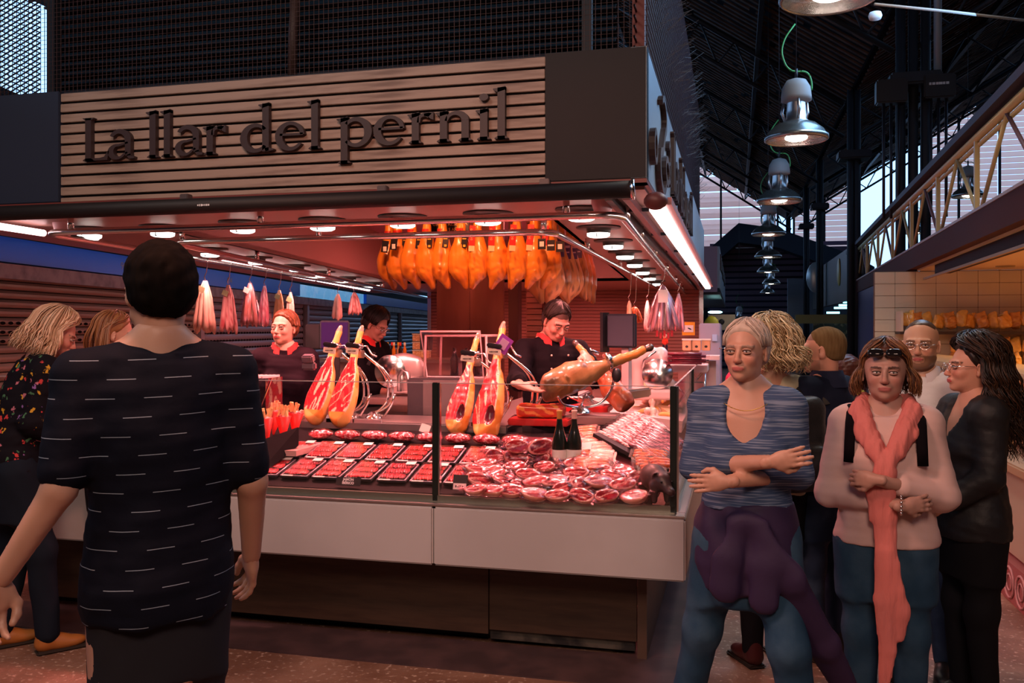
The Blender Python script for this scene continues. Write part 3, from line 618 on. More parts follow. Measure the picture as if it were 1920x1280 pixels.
s = MB(); s.box(((a+b)/2+V((.02, 0, .033))), (.11, 8.8, .035)); s.build('housing', mat('red lit housing', (.35, .12, .12), .4), tl)
s = MB(); s.ball(a+V((0, -.06, .03)), (.06, .06, .045), 12); s.build('end_cap', mat('rust cap', (.10, .03, .03), .5), tl)
p0, p1 = atZ(-60, 415, 2.24), atZ(82, 437, 2.24); t2 = empty('strip_light', (0, 0, 0), 0, 'short glowing strip light entering at the far left under the stall edge', 'strip light')
s = MB(); s.tube([p0, p1], .022, 10); s.build('tube', mat('lit tube', (1, .9, .9), .4, emit=(1, .62, .62), es=6), t2)
t3_ = empty('strip_light', (0, 0, 0), 0, 'glowing strip light running back beyond the hanging sausages on the left', 'strip light')
for xa, ya, xb_, yb_ in ((418, 494, 470, 504), (476, 505, 530, 515.5), (536, 516.5, 590, 527), (596, 528, 692, 546.5)):
    s = MB(); s.tube([atZ(xa, ya-3, 2.215), atZ(xb_, yb_-3, 2.215)], .02, 8); s.build('tube', mat('lit tube', (1, .9, .9)), t3_)
s = MB(); s.tube([atZ(410, 488, 2.26), atZ(700, 543, 2.26)], .03, 6); s.build('housing', mat('red lit housing', (.35, .12, .12)), t3_)
for (x, y, lb) in ((1130, 384, 'small white flared speaker cup at the right end of the soffit'), (118, 426, 'small white flared speaker cup at the left end of the soffit')):
    s = MB(); p = atZ(x, y-8, ZC); s.lathe([(.03, -.085), (.045, -.085), (.05, -.05), (.062, -.01), (.062, 0)], p, 20); tag(s.build('ceiling_speaker', mat('pale pink plastic', (.75, .5, .52), .4)), lb, 'speaker')
# ================================================================ NEIGHBOUR STALLS: ROLLING SHUTTERS ON THE LEFT
dirS = V((-math.sin(math.radians(9.3)), math.cos(math.radians(9.3)), 0)); S0 = atZ(0, 456, 2.3); S0.z = 0
nS = V((dirS.y, -dirS.x, 0))   # towards the stall
def sx(px, z=2.3):   # distance along the shutter wall for a pixel column
    u = (px-960)/F; # solve D: (FW+RT u) D = S0 + dirS t
    A = FW+RT*u; det = A.x*(-dirS.y)+A.y*dirS.x; D = (S0.x*(-dirS.y)+S0.y*dirS.x)/det; P = A*D; return (P-S0).dot(dirS)
SHM = mat('galvanised shutter slat', (.27, .25, .21), .45, .35); SHM2 = mat('grey shutter slat', (.28, .32, .36), .45, .4)
rz = math.atan2(dirS.y, dirS.x)
def wallbox(s, t0, t1, z0, z1, off, th): 
    c = S0+dirS*((t0+t1)/2)+nS*off+V((0, 0, (z0+z1)/2)); s.box(c, (t1-t0, th, z1-z0), Matrix.Rotation(rz, 3, 'Z'))
hole = mat('perforation', (.005, .005, .006), .9)
secs = [(-3.0, sx(368), SHM, 'wide brown rolling shutter with three rows of holes behind the blonde woman'), (sx(373), sx(566), SHM2, 'grey rolling shutter behind the first bunches of hanging sausages'), (sx(576), sx(744), SHM2, 'grey rolling shutter between the two bright steel jambs'), (sx(752), sx(830), SHM2, 'distant narrow rolling shutter left of the chrome post')]
for si, (t0, t1, mm, lb) in enumerate(secs):
    r = empty('rolling_shutter', (0, 0, 0), 0, lb, 'shutter'); z = .05; k = 0; pitch = .075 if si == 0 else .10
    while z < 2.0:
        s = MB(); c = S0+dirS*((t0+t1)/2)+V((0, 0, z+pitch/2)); prof = [(0, 0), (.012, .008), (.022, pitch*.35), (.022, pitch*.6), (.008, pitch*.86), (0, pitch*.92), (-.01, pitch*.9), (-.01, 0)]
        s.prism([(-a, b) for a, b in prof], S0+dirS*t0+V((0, 0, z)), -nS, V((0, 0, 1)), dirS*(t1-t0)); s.build('slat', mm, r)
        z += pitch; k += 1
    # perforated rows
    h = MB(); zz = (1.50, 1.575, 1.65) if si == 0 else (1.35, 1.45, 1.55)
    for z in zz:
        t = t0+.1
        while t < t1-.05:
            c = S0+dirS*t+nS*.024+V((0, 0, z)); q = []
            for g in range(8): q.append(c+dirS*(.035*math.cos(g*.785))+V((0, 0, .014*math.sin(g*.785))))
            h.add(q+[p+nS*.0015 for p in q], [tuple(range(8)), tuple(range(8, 16))]+[(g, (g+1) % 8, 8+(g+1) % 8, 8+g) for g in range(8)]); t += .10
    tag(h.build('vent_holes', hole, r), kind='stuff')
sh = empty('shutter_housing', (0, 0, 0), 0, 'long blue and grey shutter box over the rolling shutters on the left', 'shutter box')
s = MB(); wallbox(s, -3, sx(832), 2.01, 2.13, .04, .14); s.build('grey_rail', mat('weathered rail', (.32, .30, .32), .5, .3, noise=(8, (.16, .15, .17), .4, .7)), sh)
s = MB(); wallbox(s, -3, sx(548), 2.14, 2.34, .05, .16); wallbox(s, sx(676), sx(832), 2.14, 2.34, .05, .16); s.build('blue_box', mat('blue enamel', (.02, .20, .95), .35), sh)
s = MB(); wallbox(s, sx(548), sx(676), 2.14, 2.34, .05, .03); s.build('window_strip', mat('sky lit window strip', (.10, .35, .6), .15, noise=(3, (.55, .75, .85), .45, .55), emit=(.15, .45, .8), es=.55), sh)
s = MB(); wallbox(s, -3, sx(832)+6, -.0, 2.0, -.12, .1); wallbox(s, -3, sx(832)+6, 2.0, 3.6, -.10, .1); s.build('inner_wall', dk, sh)
for px, tx in ((211, '903'), (412, '904')):
    p = S0+dirS*sx(px)+nS*.132+V((0, 0, 2.23)); text_obj(tx, .11, mat('number plate grey', (.35, .38, .42), .5), sh, frame(None, dirS, (0, 0, 1), p), 'number', .001)
for px, lb in ((370, None), (571, None), (748, None)):
    s = MB(); t = sx(px); wallbox(s, t-.05, t+.05, 0, 2.02, .03, .08); s.build('jamb', mat('bright jamb', (.45, .5, .55), .35, .7), sh)
# ================================================================ NEXT STALL DOWN THE AISLE ON THE LEFT
nst = empty('neighbour_stall', (0, 0, 0), 0, 'mauve fronted stall beyond the ham stall, down the aisle', 'stall')
a = atY(1318, 462, 17.6); b = atY(1345, 462, 17.6)
s = MB(); zt2 = a.z; s.box(((a.x+b.x)/2, 17.62, (zt2+2.32)/2), (b.x-a.x, .06, zt2-2.32)); s.box((a.x-1.5, 17.62, (zt2+2.32)/2), (3, .05, zt2-2.32)); s.build('front_fascia', mat('mauve fascia', (.30, .20, .27), .5), nst)
s = MB(); s.box((b.x, 23, (zt2+2.4)/2), (.08, 10.7, zt2-2.4)); s.build('side_fascia', mat('pale blue side fascia', (.22, .30, .40), .45, .3), nst)
s = MB()
for i in range(7): s.box((b.x+.05, 18.4+i*1.15, 2.95), (.03, .5+.2*(i % 2), .30-.05*(i % 3)))
s.build('side_marks', LETM, nst)
s = MB(); s.box((b.x-1.5, 23, 2.30), (3.1, 10.6, .05)); s.build('soffit', DARKMETAL, nst)
s = MB(); s.box((b.x-1.3, 22.8, .5), (2.4, 10, 1.0)); s.build('counter', mat('pale counter', (.4, .38, .42), .5), nst)
s = MB(); s.box(atY(1353, 604, 19), (.55, .1, .32)); s.build('menu_board', mat('beige board', (.45, .36, .26), .6), nst)
s = MB(); s.ball(atY(1353, 603, 18.93), (.06, .01, .06), 12); s.build('board_mark', BLACK, nst)
for i in range(6):
    s = MB(); p = atY(1336+(i % 3)*5, 585+(i//3)*14, 19.5+i*.3); s.ball(p, (.10, .05, .03), 8); s.build('lamp', mat('cold lamp', (.7, 1, 1), .4, emit=(.5, 1, 1), es=4), nst)
s = MB(); s.ball(atY(1334, 612, 18.5), (.16, .1, .22), 12); s.build('yellow_bag', mat('yellow bag', (.75, .6, .04), .5), nst)
s = MB(); s.ball(atY(1385, 694+20, 11), (.16, .12, .15), 14); s.ball(atY(1375, 742, 11), (.13, .1, .12), 12); tag(s.build('flower_bunch', mat('crimson flowers', (.55, .02, .09), .6, bump=(30, 1, .03))), 'crimson bunch of flowers beside the counter end', 'flowers')
# ================================================================ RIGHT HAND STALL
dirR = V((math.sin(math.radians(2.35)), math.cos(math.radians(2.35)), 0)); B0 = at(1775, 489, 9.08); B0.z = 0; nR = V((dirR.y, -dirR.x, 0))
rzR = math.atan2(dirR.y, dirR.x)
def rpt(t, off, z): return B0+dirR*t+nR*off+V((0, 0, z))
T0, T1 = -7.0, 11.9
rs = empty('produce_stall', (0, 0, 0), 0, 'brown and cream framed stall on the right with tiled back wall', 'stall')
def rb_(nm, t0, t1, z0, z1, off, th, m, par=rs): s = MB(); s.box(rpt((t0+t1)/2, off, (z0+z1)/2), (t1-t0, th, z1-z0), Matrix.Rotation(rzR, 3, 'Z')); return s.build(nm, m, par)
BRM = mat('brown beam', (.075, .018, .014), .7, spec=.15); CREAM = mat('cream painted steel', (.60, .42, .18), .45); 
rb_('beam', T0, T1, 2.36, 2.60, 0, .10, BRM); rb_('beam_edge', T0, T1, 2.60, 2.625, -.03, .06, mat('pale beam edge', (.40, .26, .22), .5))
rb_('awning_box', T0, 1.2+.0, 2.24, 2.36, .16, .16, mat('dark awning box', (.03, .012, .010), .7, spec=.15)); rb_('awning_rail', T0, 2.0, 2.21, 2.235, .09, .03, mat('tan rail', (.35, .2, .1), .5))
s = MB(); s.tube([rpt(T0, .0, 3.27), rpt(T1, 0, 3.27)], .035, 10); s.build('upper_chord', CREAM, rs)
s = MB(); s.tube([rpt(T0, .02, 3.21), rpt(T1, .02, 3.21)], .02, 8); s.build('upper_chord', CREAM, rs)
rb_('coping', T0, T1, 3.33, 3.40, -.02, .14, mat('blue grey coping', (.05, .035, .05), .6, spec=.2))
tk = T1; k = 0
while tk > T0:
    s = MB(); s.box(rpt(tk, 0, 2.93), (.04, .04, .66)); s.build('truss_post', CREAM, rs)
    if k > 1:
        s = MB(); s.tube([rpt(tk, 0, 2.64), rpt(tk+.85, 0, 3.24)], .018, 6); s.build('truss_brace', CREAM if k % 2 else mat('plum brace', (.20, .09, .09), .5), rs)
        s = MB(); s.tube([rpt(tk+1.7, 0, 2.64), rpt(tk+.85, 0, 3.24)], .018, 6); s.build('truss_brace', CREAM, rs)
    tk -= 1.9; k += 1
rb_('name_panel', T1-3.0, T1-.15, 2.64, 3.20, .03, .02, mat('black glass panel', (.012, .02, .028), .15))
M_ = frame(None, -dirR, (0, 0, 1), rpt(T1-1.6, -.0, 2.85)); marks(.75, .16, mat('pale script', (.5, .55, .55), .5), rs, M_, 6)
# soffit
CS = mat('cream soffit', (.62, .44, .26), .6)
s = MB(); YT = 12.2; P = [rpt(T0, .05, 2.34), rpt(2.3, .05, 2.34), V((9.5, YT+.02, 2.34)), V((9.5, 2.5, 2.34))]; s.add(P+[p+V((0, 0, .05)) for p in P], [(0, 1, 2, 3), (7, 6, 5, 4), (0, 4, 5, 1), (1, 5, 6, 2), (2, 6, 7, 3), (3, 7, 4, 0)]); s.build('soffit', CS, rs)
WARM = (1.0, .56, .24)
for x, y, D in ((1885, 498, 9.5),):
    s = MB(); p = atZ(x, y, 2.34); s.lathe([(0, -.004), (.07, -.004), (.10, -.012), (.105, 0)], p, 20); s.build('downlight', mat('warm downlight', (.3, .2, .1), .4), rs)
for p in ((3.6, 9.8, 2.28), (5.2, 9.6, 2.28), (3.4, 7.4, 2.28), (5.0, 11.2, 2.28)): lamp('SPOT', p, 420, WARM, .08, (0, 0, 0), 2.6, .9)
# tiled back wall: every visible tile is its own piece
tw = empty('wall_tiled', (0, 0, 0), kind='structure'); wx = atY(1640, 600, YT).x
s = MB(); s.box((wx+3.2, YT+.06, 1.17), (6.4, .1, 2.34)); s.build('mortar', mat('dark grout', (.22, .14, .09), .8), tw)
TL = mat('cream glazed tile', (.66, .56, .42), .16, coat=.5); tm = MB(); tm.box((0, 0, 0), (.239, .012, .149), bev=.003); t0_ = None
TWD, THT = .2425, .1535
for r in range(15):
    for c_ in range(14):
        x = wx+TWD*(c_+.5); z = 2.335-THT*(r+.5)
        if z < .3: continue
        if t0_ is None: t0_ = tm.build('tile', TL, tw); o = t0_
        else: o = bpy.data.objects.new('tile', t0_.data); link(o, tw)
        o.location = (x, YT, z); o.rotation_euler = (random.uniform(-.006, .006), 0, random.uniform(-.006, .006))
rb_('end_panel', sx(0)*0+5.4, 11.8, 0, 2.36, .0, .06, mat('violet blue fridge side', (.11, .11, .24), .3, .2))
s = MB(); s.box(((rpt(5.4, 0, 0).x+wx)/2, 13.6, 1.17), (.1, 2.6, 2.34)); 
# counter of the produce stall
rc_ = empty('produce_counter', (0, 0, 0), 0, 'cream fronted glass counter at the right edge with patterned base', 'counter')
XC = 1.57
s = MB(); s.box((XC+.55, 7.5, .50), (1.0, 8, .52), bev=.01); s.build('front_panel', mat('cream counter panel', (.42, .36, .26), .5), rc_)
s = MB(); s.box((XC+.04, 7.5, .115), (.08, 8, .23)); s.build('base', mat('red brown base', (.30, .10, .10), .5), rc_)
s = MB()
for i in range(30):
    yy = 4.0+i*.22; s.tube([(XC-.004, yy+.09*math.cos(g*.52), .115+.09*math.sin(g*.52)) for g in range(12)], .008, 4, closed=True); s.tube([(XC-.004, yy+.05*math.cos(g*.78), .115+.05*math.sin(g*.78)) for g in range(8)], .006, 4, closed=True)
tag(s.build('scroll_pattern', mat('pale pink scrollwork', (.48, .25, .25), .6), rc_), kind='stuff')
s = MB(); s.box((XC+.28, 7.5, .79), (.6, 8, .06), bev=.01); s.build('worktop', mat('tan edge', (.42, .28, .16), .4), rc_)
s = MB(); s.box((XC+.06, 7.5, 1.05), (.01, 8, .46)); s.box((XC+.30, 7.5, 1.285), (.5, 8, .01)); s.build('glass', GLASS, rc_)
s = MB(); s.box((XC+.45, 8.4, 1.30), (.5, 6, .03)); s.build('top_shelf', mat('tan shelf', (.5, .34, .2), .4), rc_)
for i in range(5): s = MB(); s.box((XC+.4, 4.6+i*.9, .90), (.35, .5, .12), bev=.03); s.build('tray', mat('straw tray', (.55, .36, .15), .6, bump=(30, .8, .02)), rc_)
# shelf of bagged snacks
shf = empty('wall_shelf', (0, 0, 0), 0, 'dark shelf on the tiled wall carrying bags of crisps', 'shelf')
a = atY(1690, 624, 11.75); b_x = wx+3.4; s = MB(); s.box(((a.x+b_x)/2, 12.0, a.z), (b_x-a.x, .36, .035)); s.build('board', mat('dark shelf board', (.04, .02, .015), .5), shf)
s = MB(); s.box((a.x+.02, 12.0, a.z+.14), (.03, .36, .26)); s.build('bracket', mat('pale bracket', (.6, .5, .4), .5), shf)
def bag(seed, c1, c2, w_=.15, h=.19, d=.09):
    q = SDF(.012); q.box((0, 0, 0), (w_*.85, d*.7, h*.80), rnd=.034, k=.03); q.box((0, 0, h*.46), (w_*.7, .012, .05), k=.03)
    q.disp = lambda P: .013*wob(P, 38, seed)+.004*wob(P, 90, seed+1); P, Q = q.mesh(); r = np.random.default_rng(seed); col = np.array(c1)[None]*(1-.5*(.5+.5*wob(P, 60, seed+3))[:, None])+np.array(c2)[None]*(.5*(.5+.5*wob(P, 60, seed+3))[:, None]); return P, Q, np.clip(col, 0, 1)
BAG = mat('glossy snack bag', (.8, .4, .1), .16, vcol=True, coat=.8, bump=(40, .7, .01)); protos = []
for i, (c1, c2) in enumerate((((.75, .33, .05), (.9, .6, .2)), ((.45, .16, .04), (.8, .45, .15)), ((.80, .48, .12), (.35, .12, .03)))):
    P, Q, c = bag(i+5, c1, c2); o = np_obj('snack_bag', [(P, Q)], BAG, cols=c); tie = MB(); tie.tube([(-.04, 0, .085), (.04, 0, .085)], .006, 5); tie.build('tie', mat('gold tie', (.7, .5, .2), .3, .5), o); protos.append(o)
used = set()
def place_bag(i, loc, rot, label, group, sc=1):
    p = protos[i]
    if i in used: o = copy_tree(p, None, loc, rot, sc)
    else: used.add(i); o = p; o.location = loc; o.rotation_euler = rot; o.scale = (sc,)*3
    tag(o, label, 'snack bag', group)
for i in range(19):
    x = a.x+.10+i*.122; place_bag(i % 3, (x, 11.95+random.uniform(-.05, .05), a.z+.02+.115+(.03 if i in (0, 5, 11) else 0)), (random.uniform(-.2, .2), random.uniform(-.3, .3), random.uniform(-.5, .5)), f'glossy orange snack bag, {ORD[i]} from the left on the dark wall shelf', 'snack bags on the wall shelf', 1.1)
for r in range(5):
    for c_ in range(12):
        x = atY(1795, 650, 11.9).x+c_*.135+random.uniform(-.02, .02); z = a.z-.16-r*.19
        place_bag((r+c_) % 3, (x, 11.98, z), (.0, random.uniform(-.2, .2), random.uniform(-.4, .4)), f'amber bag below the wall shelf, {ORD[r]} row down, {ORD[c_]} from the left', 'snack bags hanging below the shelf', 1.0)
# black fronted stall beyond, with cold lamps below
bs = empty('black_stall', (0, 0, 0), 0, 'black fascia stall beyond the cream truss with a pale oval sign', 'stall')
q0 = at(1592, 540, 21.2); q1 = at(1527, 560, 30)
s = MB(); d = (q1-q0).normalized(); c = (q0+q1)/2; c.z = 0; s.box((c.x, c.y, 2.9), ((q1-q0).length, .1, 1.25), Matrix.Rotation(math.atan2(d.y, d.x), 3, 'Z')); s.build('fascia', mat('black fascia', (.012, .012, .014), .4), bs)
s = MB(); s.ball(at(1573, 510, 22.6), (.05, .20, .36), 16); s.build('gold_emblem', mat('gold emblem', (.45, .28, .10), .4), bs)
s = MB(); s.ball(at(1530, 520, 28.4), (.30, .10, .50), 16); s.build('oval_sign', mat('silver oval', (.45, .47, .47), .3, .6), bs)
s = MB(); s.box(at(1570, 598, 22), (2.0, .4, .22)); s.build('curved_hood', mat('olive hood', (.22, .20, .08), .5), bs)
for x, y in ((1593, 566), (1585, 572), (1576, 577), (1562, 586)): s = MB(); s.box(at(x, y, 22), (.30, .10, .05)); s.build('lamp', mat('cold tube', (.6, 1, 1), .4, emit=(.35, .9, 1), es=2.5), bs)
s = MB(); s.box(at(1585, 640, 23), (1.6, .2, 1.3)); s.build('display', mat('dim display', (.05, .04, .03), .5, noise=(9, (.35, .22, .12), .55, .7)), bs)
# ================================================================ THE DISPLAY COUNTER
YPN, XPN, XLF = 4.05, -.214, -4.15
WPN = mat('satin white counter panel', (.45, .44, .44), .36, noise=(1.5, (.40, .39, .39), .4, .6)); KICK = mat('dark oak kick panel', (.055, .032, .020), .5, noise=(5, (.035, .02, .013), .4, .7, (1, 1, 8)))
ct = empty('display_counter', (-2.2, 4.6, 0), 0, 'long refrigerated glass display counter with white front panels', 'counter')
def cp(nm, s, m): o = s.build(nm, m, ct); o.location = (2.2, -4.6, 0); return o
def bxp(nm, lo, hi, m, bev=0): s = MB(); s.box([(a+b)/2 for a, b in zip(lo, hi)], [b-a for a, b in zip(lo, hi)], bev=bev); return cp(nm, s, m)
zpb, zpt = .461, .742; xs = atY(812, 1000, YPN).x
for x0, x1 in ((XLF, -3.32), (-3.315, xs-.002), (xs+.002, XPN)): bxp('front_panel', (x0, YPN, zpb), (x1, YPN+.03, zpt), WPN, .008)
bxp('side_panel', (XPN-.03, YPN+.03, zpb), (XPN, 9.5, zpt), mat('tan side panel', (.42, .27, .19), .45), .006)
bxp('panel_shelf', (XLF, YPN+.03, zpb+.01), (XPN-.03, 4.4, zpb+.03), DARKMETAL); bxp('steel_sill', (XLF, YPN+.005, .744), (XPN-.002, 4.14, .757), STEEL, .003)
bxp('side_sill', (XPN-.085, 4.14, .744), (XPN-.002, 9.5, .757), STEEL, .003)
xk = atY(916, 1150, 4.30).x
bxp('kick_panel', (XLF+.2, 4.30, .065), (xk-.002, 4.33, .47), KICK); bxp('kick_panel', (xk+.002, 4.31, .085), (XS-.05, 4.34, .43), KICK); bxp('grey_strip', (xk+.002, 4.295, .43), (XS-.05, 4.34, .462), mat('worn grey strip', (.28, .25, .27), .5, noise=(14, (.1, .09, .1), .5, .7)))
bxp('corner_post_panel', (XS-.045, 4.30, .0), (XS, 4.34, .46), mat('brown corner post', (.085, .05, .035), .5)); bxp('side_kick', (XS-.03, 4.34, .0), (XS, 9.5, .46), KICK); bxp('plinth', (XLF+.25, 4.42, 0), (XS-.08, 4.45, .10), BLACK); bxp('worn_footing', (xk, 4.335, .03), (XS-.06, 4.36, .085), mat('scuffed steel footing', (.12, .11, .09), .5, .4, noise=(9, (.03, .03, .03), .4, .6)))  # black plinth strip put in for the shade under the kick panels
bxp('steel_frame', (XLF+.02, 4.10, .757), (XPN-.05, 4.125, .79), mat('greenish steel trough', (.26, .27, .22), .3, .8)); bxp('side_frame', (XPN-.065, 4.125, .757), (XPN-.045, 9.5, .79), MATS['greenish steel trough'])
ZG0, ZG1, XG = .79, 1.335, XPN-.055; xm = atY(818, 800, 4.115).x
for x0, x1 in ((XLF+.05, xm-.02), (xm+.02, XG-.012)): bxp('front_glass', (x0, 4.110, ZG0), (x1, 4.118, ZG1), GLASS)
bxp('side_glass', (XG-.004, 4.14, ZG0), (XG+.004, 9.5, ZG1), GLASS)
for x in (xm, XG-.0): bxp('glass_post', (x-.017, 4.10, .76), (x+.014, 4.13, ZG1+.004), mat('green black steel post', (.05, .065, .06), .25, .8), .003); bxp('post_edge', (x+.014, 4.102, .76), (x+.022, 4.128, ZG1+.004), CHROME)
bxp('top_edge', (XLF+.05, 4.109, ZG1), (XG, 4.119, ZG1+.004), mat('bright glass edge', (.8, .75, .75), .2, .6)); bxp('top_edge', (XG-.005, 4.12, ZG1), (XG+.005, 9.5, ZG1+.004), MATS['bright glass edge'])
for y in (5.9, 7.6, 9.4): bxp('side_glass_post', (XG-.015, y, .76), (XG+.012, y+.03, ZG1+.004), MATS['green black steel post'])
def zdeck(Y): return .81+.22*(Y-4.2)
DK = mat('black display deck', (.006, .004, .005), .7, spec=.1)
s = MB(); ang = math.atan(.22); s.box((-2.35, 4.60, zdeck(4.60)-.02), (4.2-.25, .92/math.cos(ang), .03), Matrix.Rotation(ang, 3, 'X')); cp('front_deck', s, DK)
s = MB(); s.box((-.72, 7.3, .93), (.92, 4.4, .03), Matrix.Rotation(.24, 3, 'Y')); cp('side_deck', s, DK)
s = MB(); s.box((-2.65, 5.045, .965), (2.7, .03, .12)); cp('deck_back', s, mat('grey green steel back', (.20, .24, .24), .35, .6))
s = MB(); s.box((XLF+.35, 4.6, .92), (.02, .95, .22)); cp('end_wall', s, BLACK)
# stainless work ledge, L-shaped
wl = empty('work_ledge', (0, 0, 0), 0, 'stainless steel work ledge behind the display deck', 'worktop')
ZL = 1.03; xc = -1.30; lx0 = atY(560, 800, 5.06).x
s = MB(); s.box(((lx0+xc)/2, 5.30, ZL-.02), (xc-lx0, .48, .04), bev=.012); s.build('top', STEEL, wl)
s = MB(); s.box((xc-.22, 6.86, ZL-.021), (.44, 2.66, .04), bev=.012); s.build('side_top', STEEL, wl)
s = MB(); s.box(((lx0+xc)/2, 5.09, ZL-.07), (xc-lx0-.02, .03, .06)); s.box((xc-.03, 6.65, ZL-.07), (.03, 3.0, .06)); s.build('apron', mat('shaded steel apron', (.35, .30, .31), .4, .8), wl)
for x, w_ in ((600, .20), (640, .20), (690, .20), (868, .19), (912, .19)):
    s = MB(); p = atY(x, 795, 5.06); s.box((p.x, 5.045, ZL-.025), (w_-.01, .012, .085), bev=.002); s.build('stand_plate', mat('satin steel plate', (.50, .48, .50), .4, .7), wl)
s = MB(); s.box((-1.9, 5.52, .5), (1.6, .03, 1.0)); s.build('rear_panel', DARKMETAL, wl)

# ================================================================ PACKED SLICED HAM
SLC = mat('sliced cured ham', (.62, .012, .018), .28, spec=.6, coat=.3, vcol=True); TRAY = mat('black tray', (.02, .015, .02), .3); RIM = mat('film rim', (.45, .36, .42), .22, .2, bump=(50, .5, .005))
def pack_proto(seed):
    r = random.Random(seed); t = empty('ham_pack', (0, 0, 0)); w_, d_ = .160, .236
    s = MB(); s.box((0, 0, .006), (w_, d_, .012), bev=.004); s.build('tray', TRAY, t)
    s = MB(); s.tube([(-w_/2+.006, -d_/2+.006, .014), (w_/2-.006, -d_/2+.006, .014), (w_/2-.006, d_/2-.006, .014), (-w_/2+.006, d_/2-.006, .014)], .0055, 6, closed=True, flat=.7); s.build('rim', RIM, t)
    s = MB(); cols = []
    rows, nc = 3, 6
    base = [(.62, .012, .020), (.75, .03, .02), (.50, .008, .03)][seed % 3]
    for a in range(rows):
        for b in range(9):
            x = -w_/2+.026+b*(w_-.052)/8; y = -d_/2+.045+a*(d_-.085)/2.1+r.uniform(-.004, .004); n0 = len(s.v)
            tilt = .6+r.uniform(-.1, .1); R = Matrix.Rotation(tilt, 3, 'Y') @ Matrix.Rotation(r.uniform(-.1, .1), 3, 'Z'); s.ball((x, y, .021), (.010, .034+r.uniform(-.003, .003), .0045), 10, R)
            k = r.uniform(.7, 1.25); 
            for vi in range(n0, len(s.v)):
                e = (s.v[vi]-V((x, y, .021))); edge = abs((R.transposed() @ e).x) > .0078 or abs((R.transposed() @ e).y) > .031; c = (.85, .42, .36) if edge and r.random() < .8 else base; cols.append([q*k for q in c])
    o = s.build('slices', SLC, t, cols=np.clip(cols, 0, 1)); o['kind'] = 'stuff'
    s = MB(); s.box((0, 0, .030), (w_-.016, d_-.016, .0012)); s.build('film', FILM, t)
    s = MB(); s.box((w_/2-.035, d_/2-.035, .033), (.052, .040, .0012), Matrix.Rotation(.04, 3, 'Z')); s.build('label', PAPER, t)
    s = MB(); s.box((-w_/2+.045, -d_/2+.004, .016), (.062, .012, .003)); s.build('front_sticker', PAPER, t)
    return t
PK = [pack_proto(i) for i in range(3)]; firstp = set(); 
rt = math.atan(.22)
def place(protos, used_, i, loc, rot, label, cat, group, sc=None):
    if i in used_: o = copy_tree(protos[i], None, loc, rot, sc)
    else:
        used_.add(i); o = protos[i]; o.location = loc; o.rotation_euler = rot
        if sc: o.scale = (sc,)*3 if not isinstance(sc, (tuple, list)) else sc
    return tag(o, label, cat, group)
nth = ['leftmost', 'second', 'third', 'fourth', 'fifth', 'sixth', 'rightmost']
for row, (Y, nm) in enumerate(((4.335, 'front'), (4.60, 'back'))):
    for i in range(7):
        x = -2.42+.180*i+.0*row; place(PK, firstp, (i*2+row) % 3, (x, Y, zdeck(Y)+.003), (rt, 0, random.uniform(-.04, .04)), f"film wrapped black tray of red sliced ham, {nth[i]}{' from the left' if 0 < i < 6 else ''} in the {nm} row", 'ham pack', 'packed sliced ham on the deck')
place(PK, firstp, 0, (-2.64, 4.62, zdeck(4.62)), (rt, 0, .05), 'dim tray of sliced ham at the far left end of the back row', 'ham pack', 'packed sliced ham on the deck')
# diced ham bags behind
DICE = mat('diced ham', (.55, .03, .05), .25, coat=.6, noise=(60, (.85, .45, .45), .5, .6), bump=(90, 1, .01))
for i in range(8):
    x = -2.38+i*.17; s = SDF(.007); s.ell((0, 0, .02), (.075, .05, .026), k=.02); s.disp = lambda P, i=i: .008*wob(P, 90, i); P, Q = s.mesh()
    t = empty('diced_ham_bag', (x, 4.82, zdeck(4.82)+.012), 0, f"clear bag of diced red ham behind the trays, {['first', 'second', 'third', 'fourth', 'fifth', 'sixth', 'seventh', 'eighth'][i]} from the left", 'ham bag', 'bags of diced ham'); np_obj('dice', [(P, Q)], DICE, t)
    s = MB(); s.ball((0, 0, .022), (.086, .056, .034), 14); s.build('bag_film', FILM, t)
# small signs on the deck
def deck_pt(px, py, h=0):
    c = FW.y+(px-960)/F*RT.y; return at(px, py, (H-.81+.22*4.2-h)/((py-HY)/F+.22*c))
def sign_card(px, py, w_, h_, m, txts, label, tm):
    p = deck_pt(px, py, h_/2); t = empty('price_card', p, 0, label, 'card'); s = MB(); s.box((0, 0, 0), (w_, .004, h_), Matrix.Rotation(-.3, 3, 'X'), bev=.001); s.build('card', m, t)
    for i, tx in enumerate(txts):
        o = text_obj(tx, h_*.42, tm, t, Matrix.Rotation(-.3, 4, 'X') @ frame(None, (1, 0, 0), (0, 0, 1), (0, -.0026, h_*.22-i*h_*.42)), 'lettering', .0004, bold=.0006)
    return t
WT = mat('white print', (.85, .8, .8), .5); BK = mat('black card', (.015, .012, .014), .4)
p = deck_pt(650, 912); p = sign_card(648, 908, .135, .042, BK, ('JAMÓN', 'IBÉRICO'), 'black card reading JAMÓN IBÉRICO in front of the sliced ham trays', WT); p.location.y = 4.165; p.location.z = .826
p2_ = sign_card(1013, 922, .135, .042, BK, ('JAMÓN', 'IBÉRICO'), 'black card reading JAMÓN IBÉRICO in front of the ham chunks', WT); p2_.location = (atY(1013, 928, 4.14).x, 4.14, .822)
p3_ = sign_card(863, 915, .075, .075, BK, (), 'small black holder with a pink white price note between trays and ham chunks', WT); p3_.location = (atY(863, 915, 4.17).x, 4.17, .845)
s = MB(); s.box((0, -.010, -.018), (.066, .003, .030), Matrix.Rotation(-.3, 3, 'X')); s.build('note', mat('pink white note', (.75, .6, .6), .6), p3_); marks(.045, .012, LETM, p3_, Matrix.Rotation(-.3, 4, 'X') @ frame(None, (1, 0, 0), (0, 0, 1), (0, -.0065, -.020)), 4)
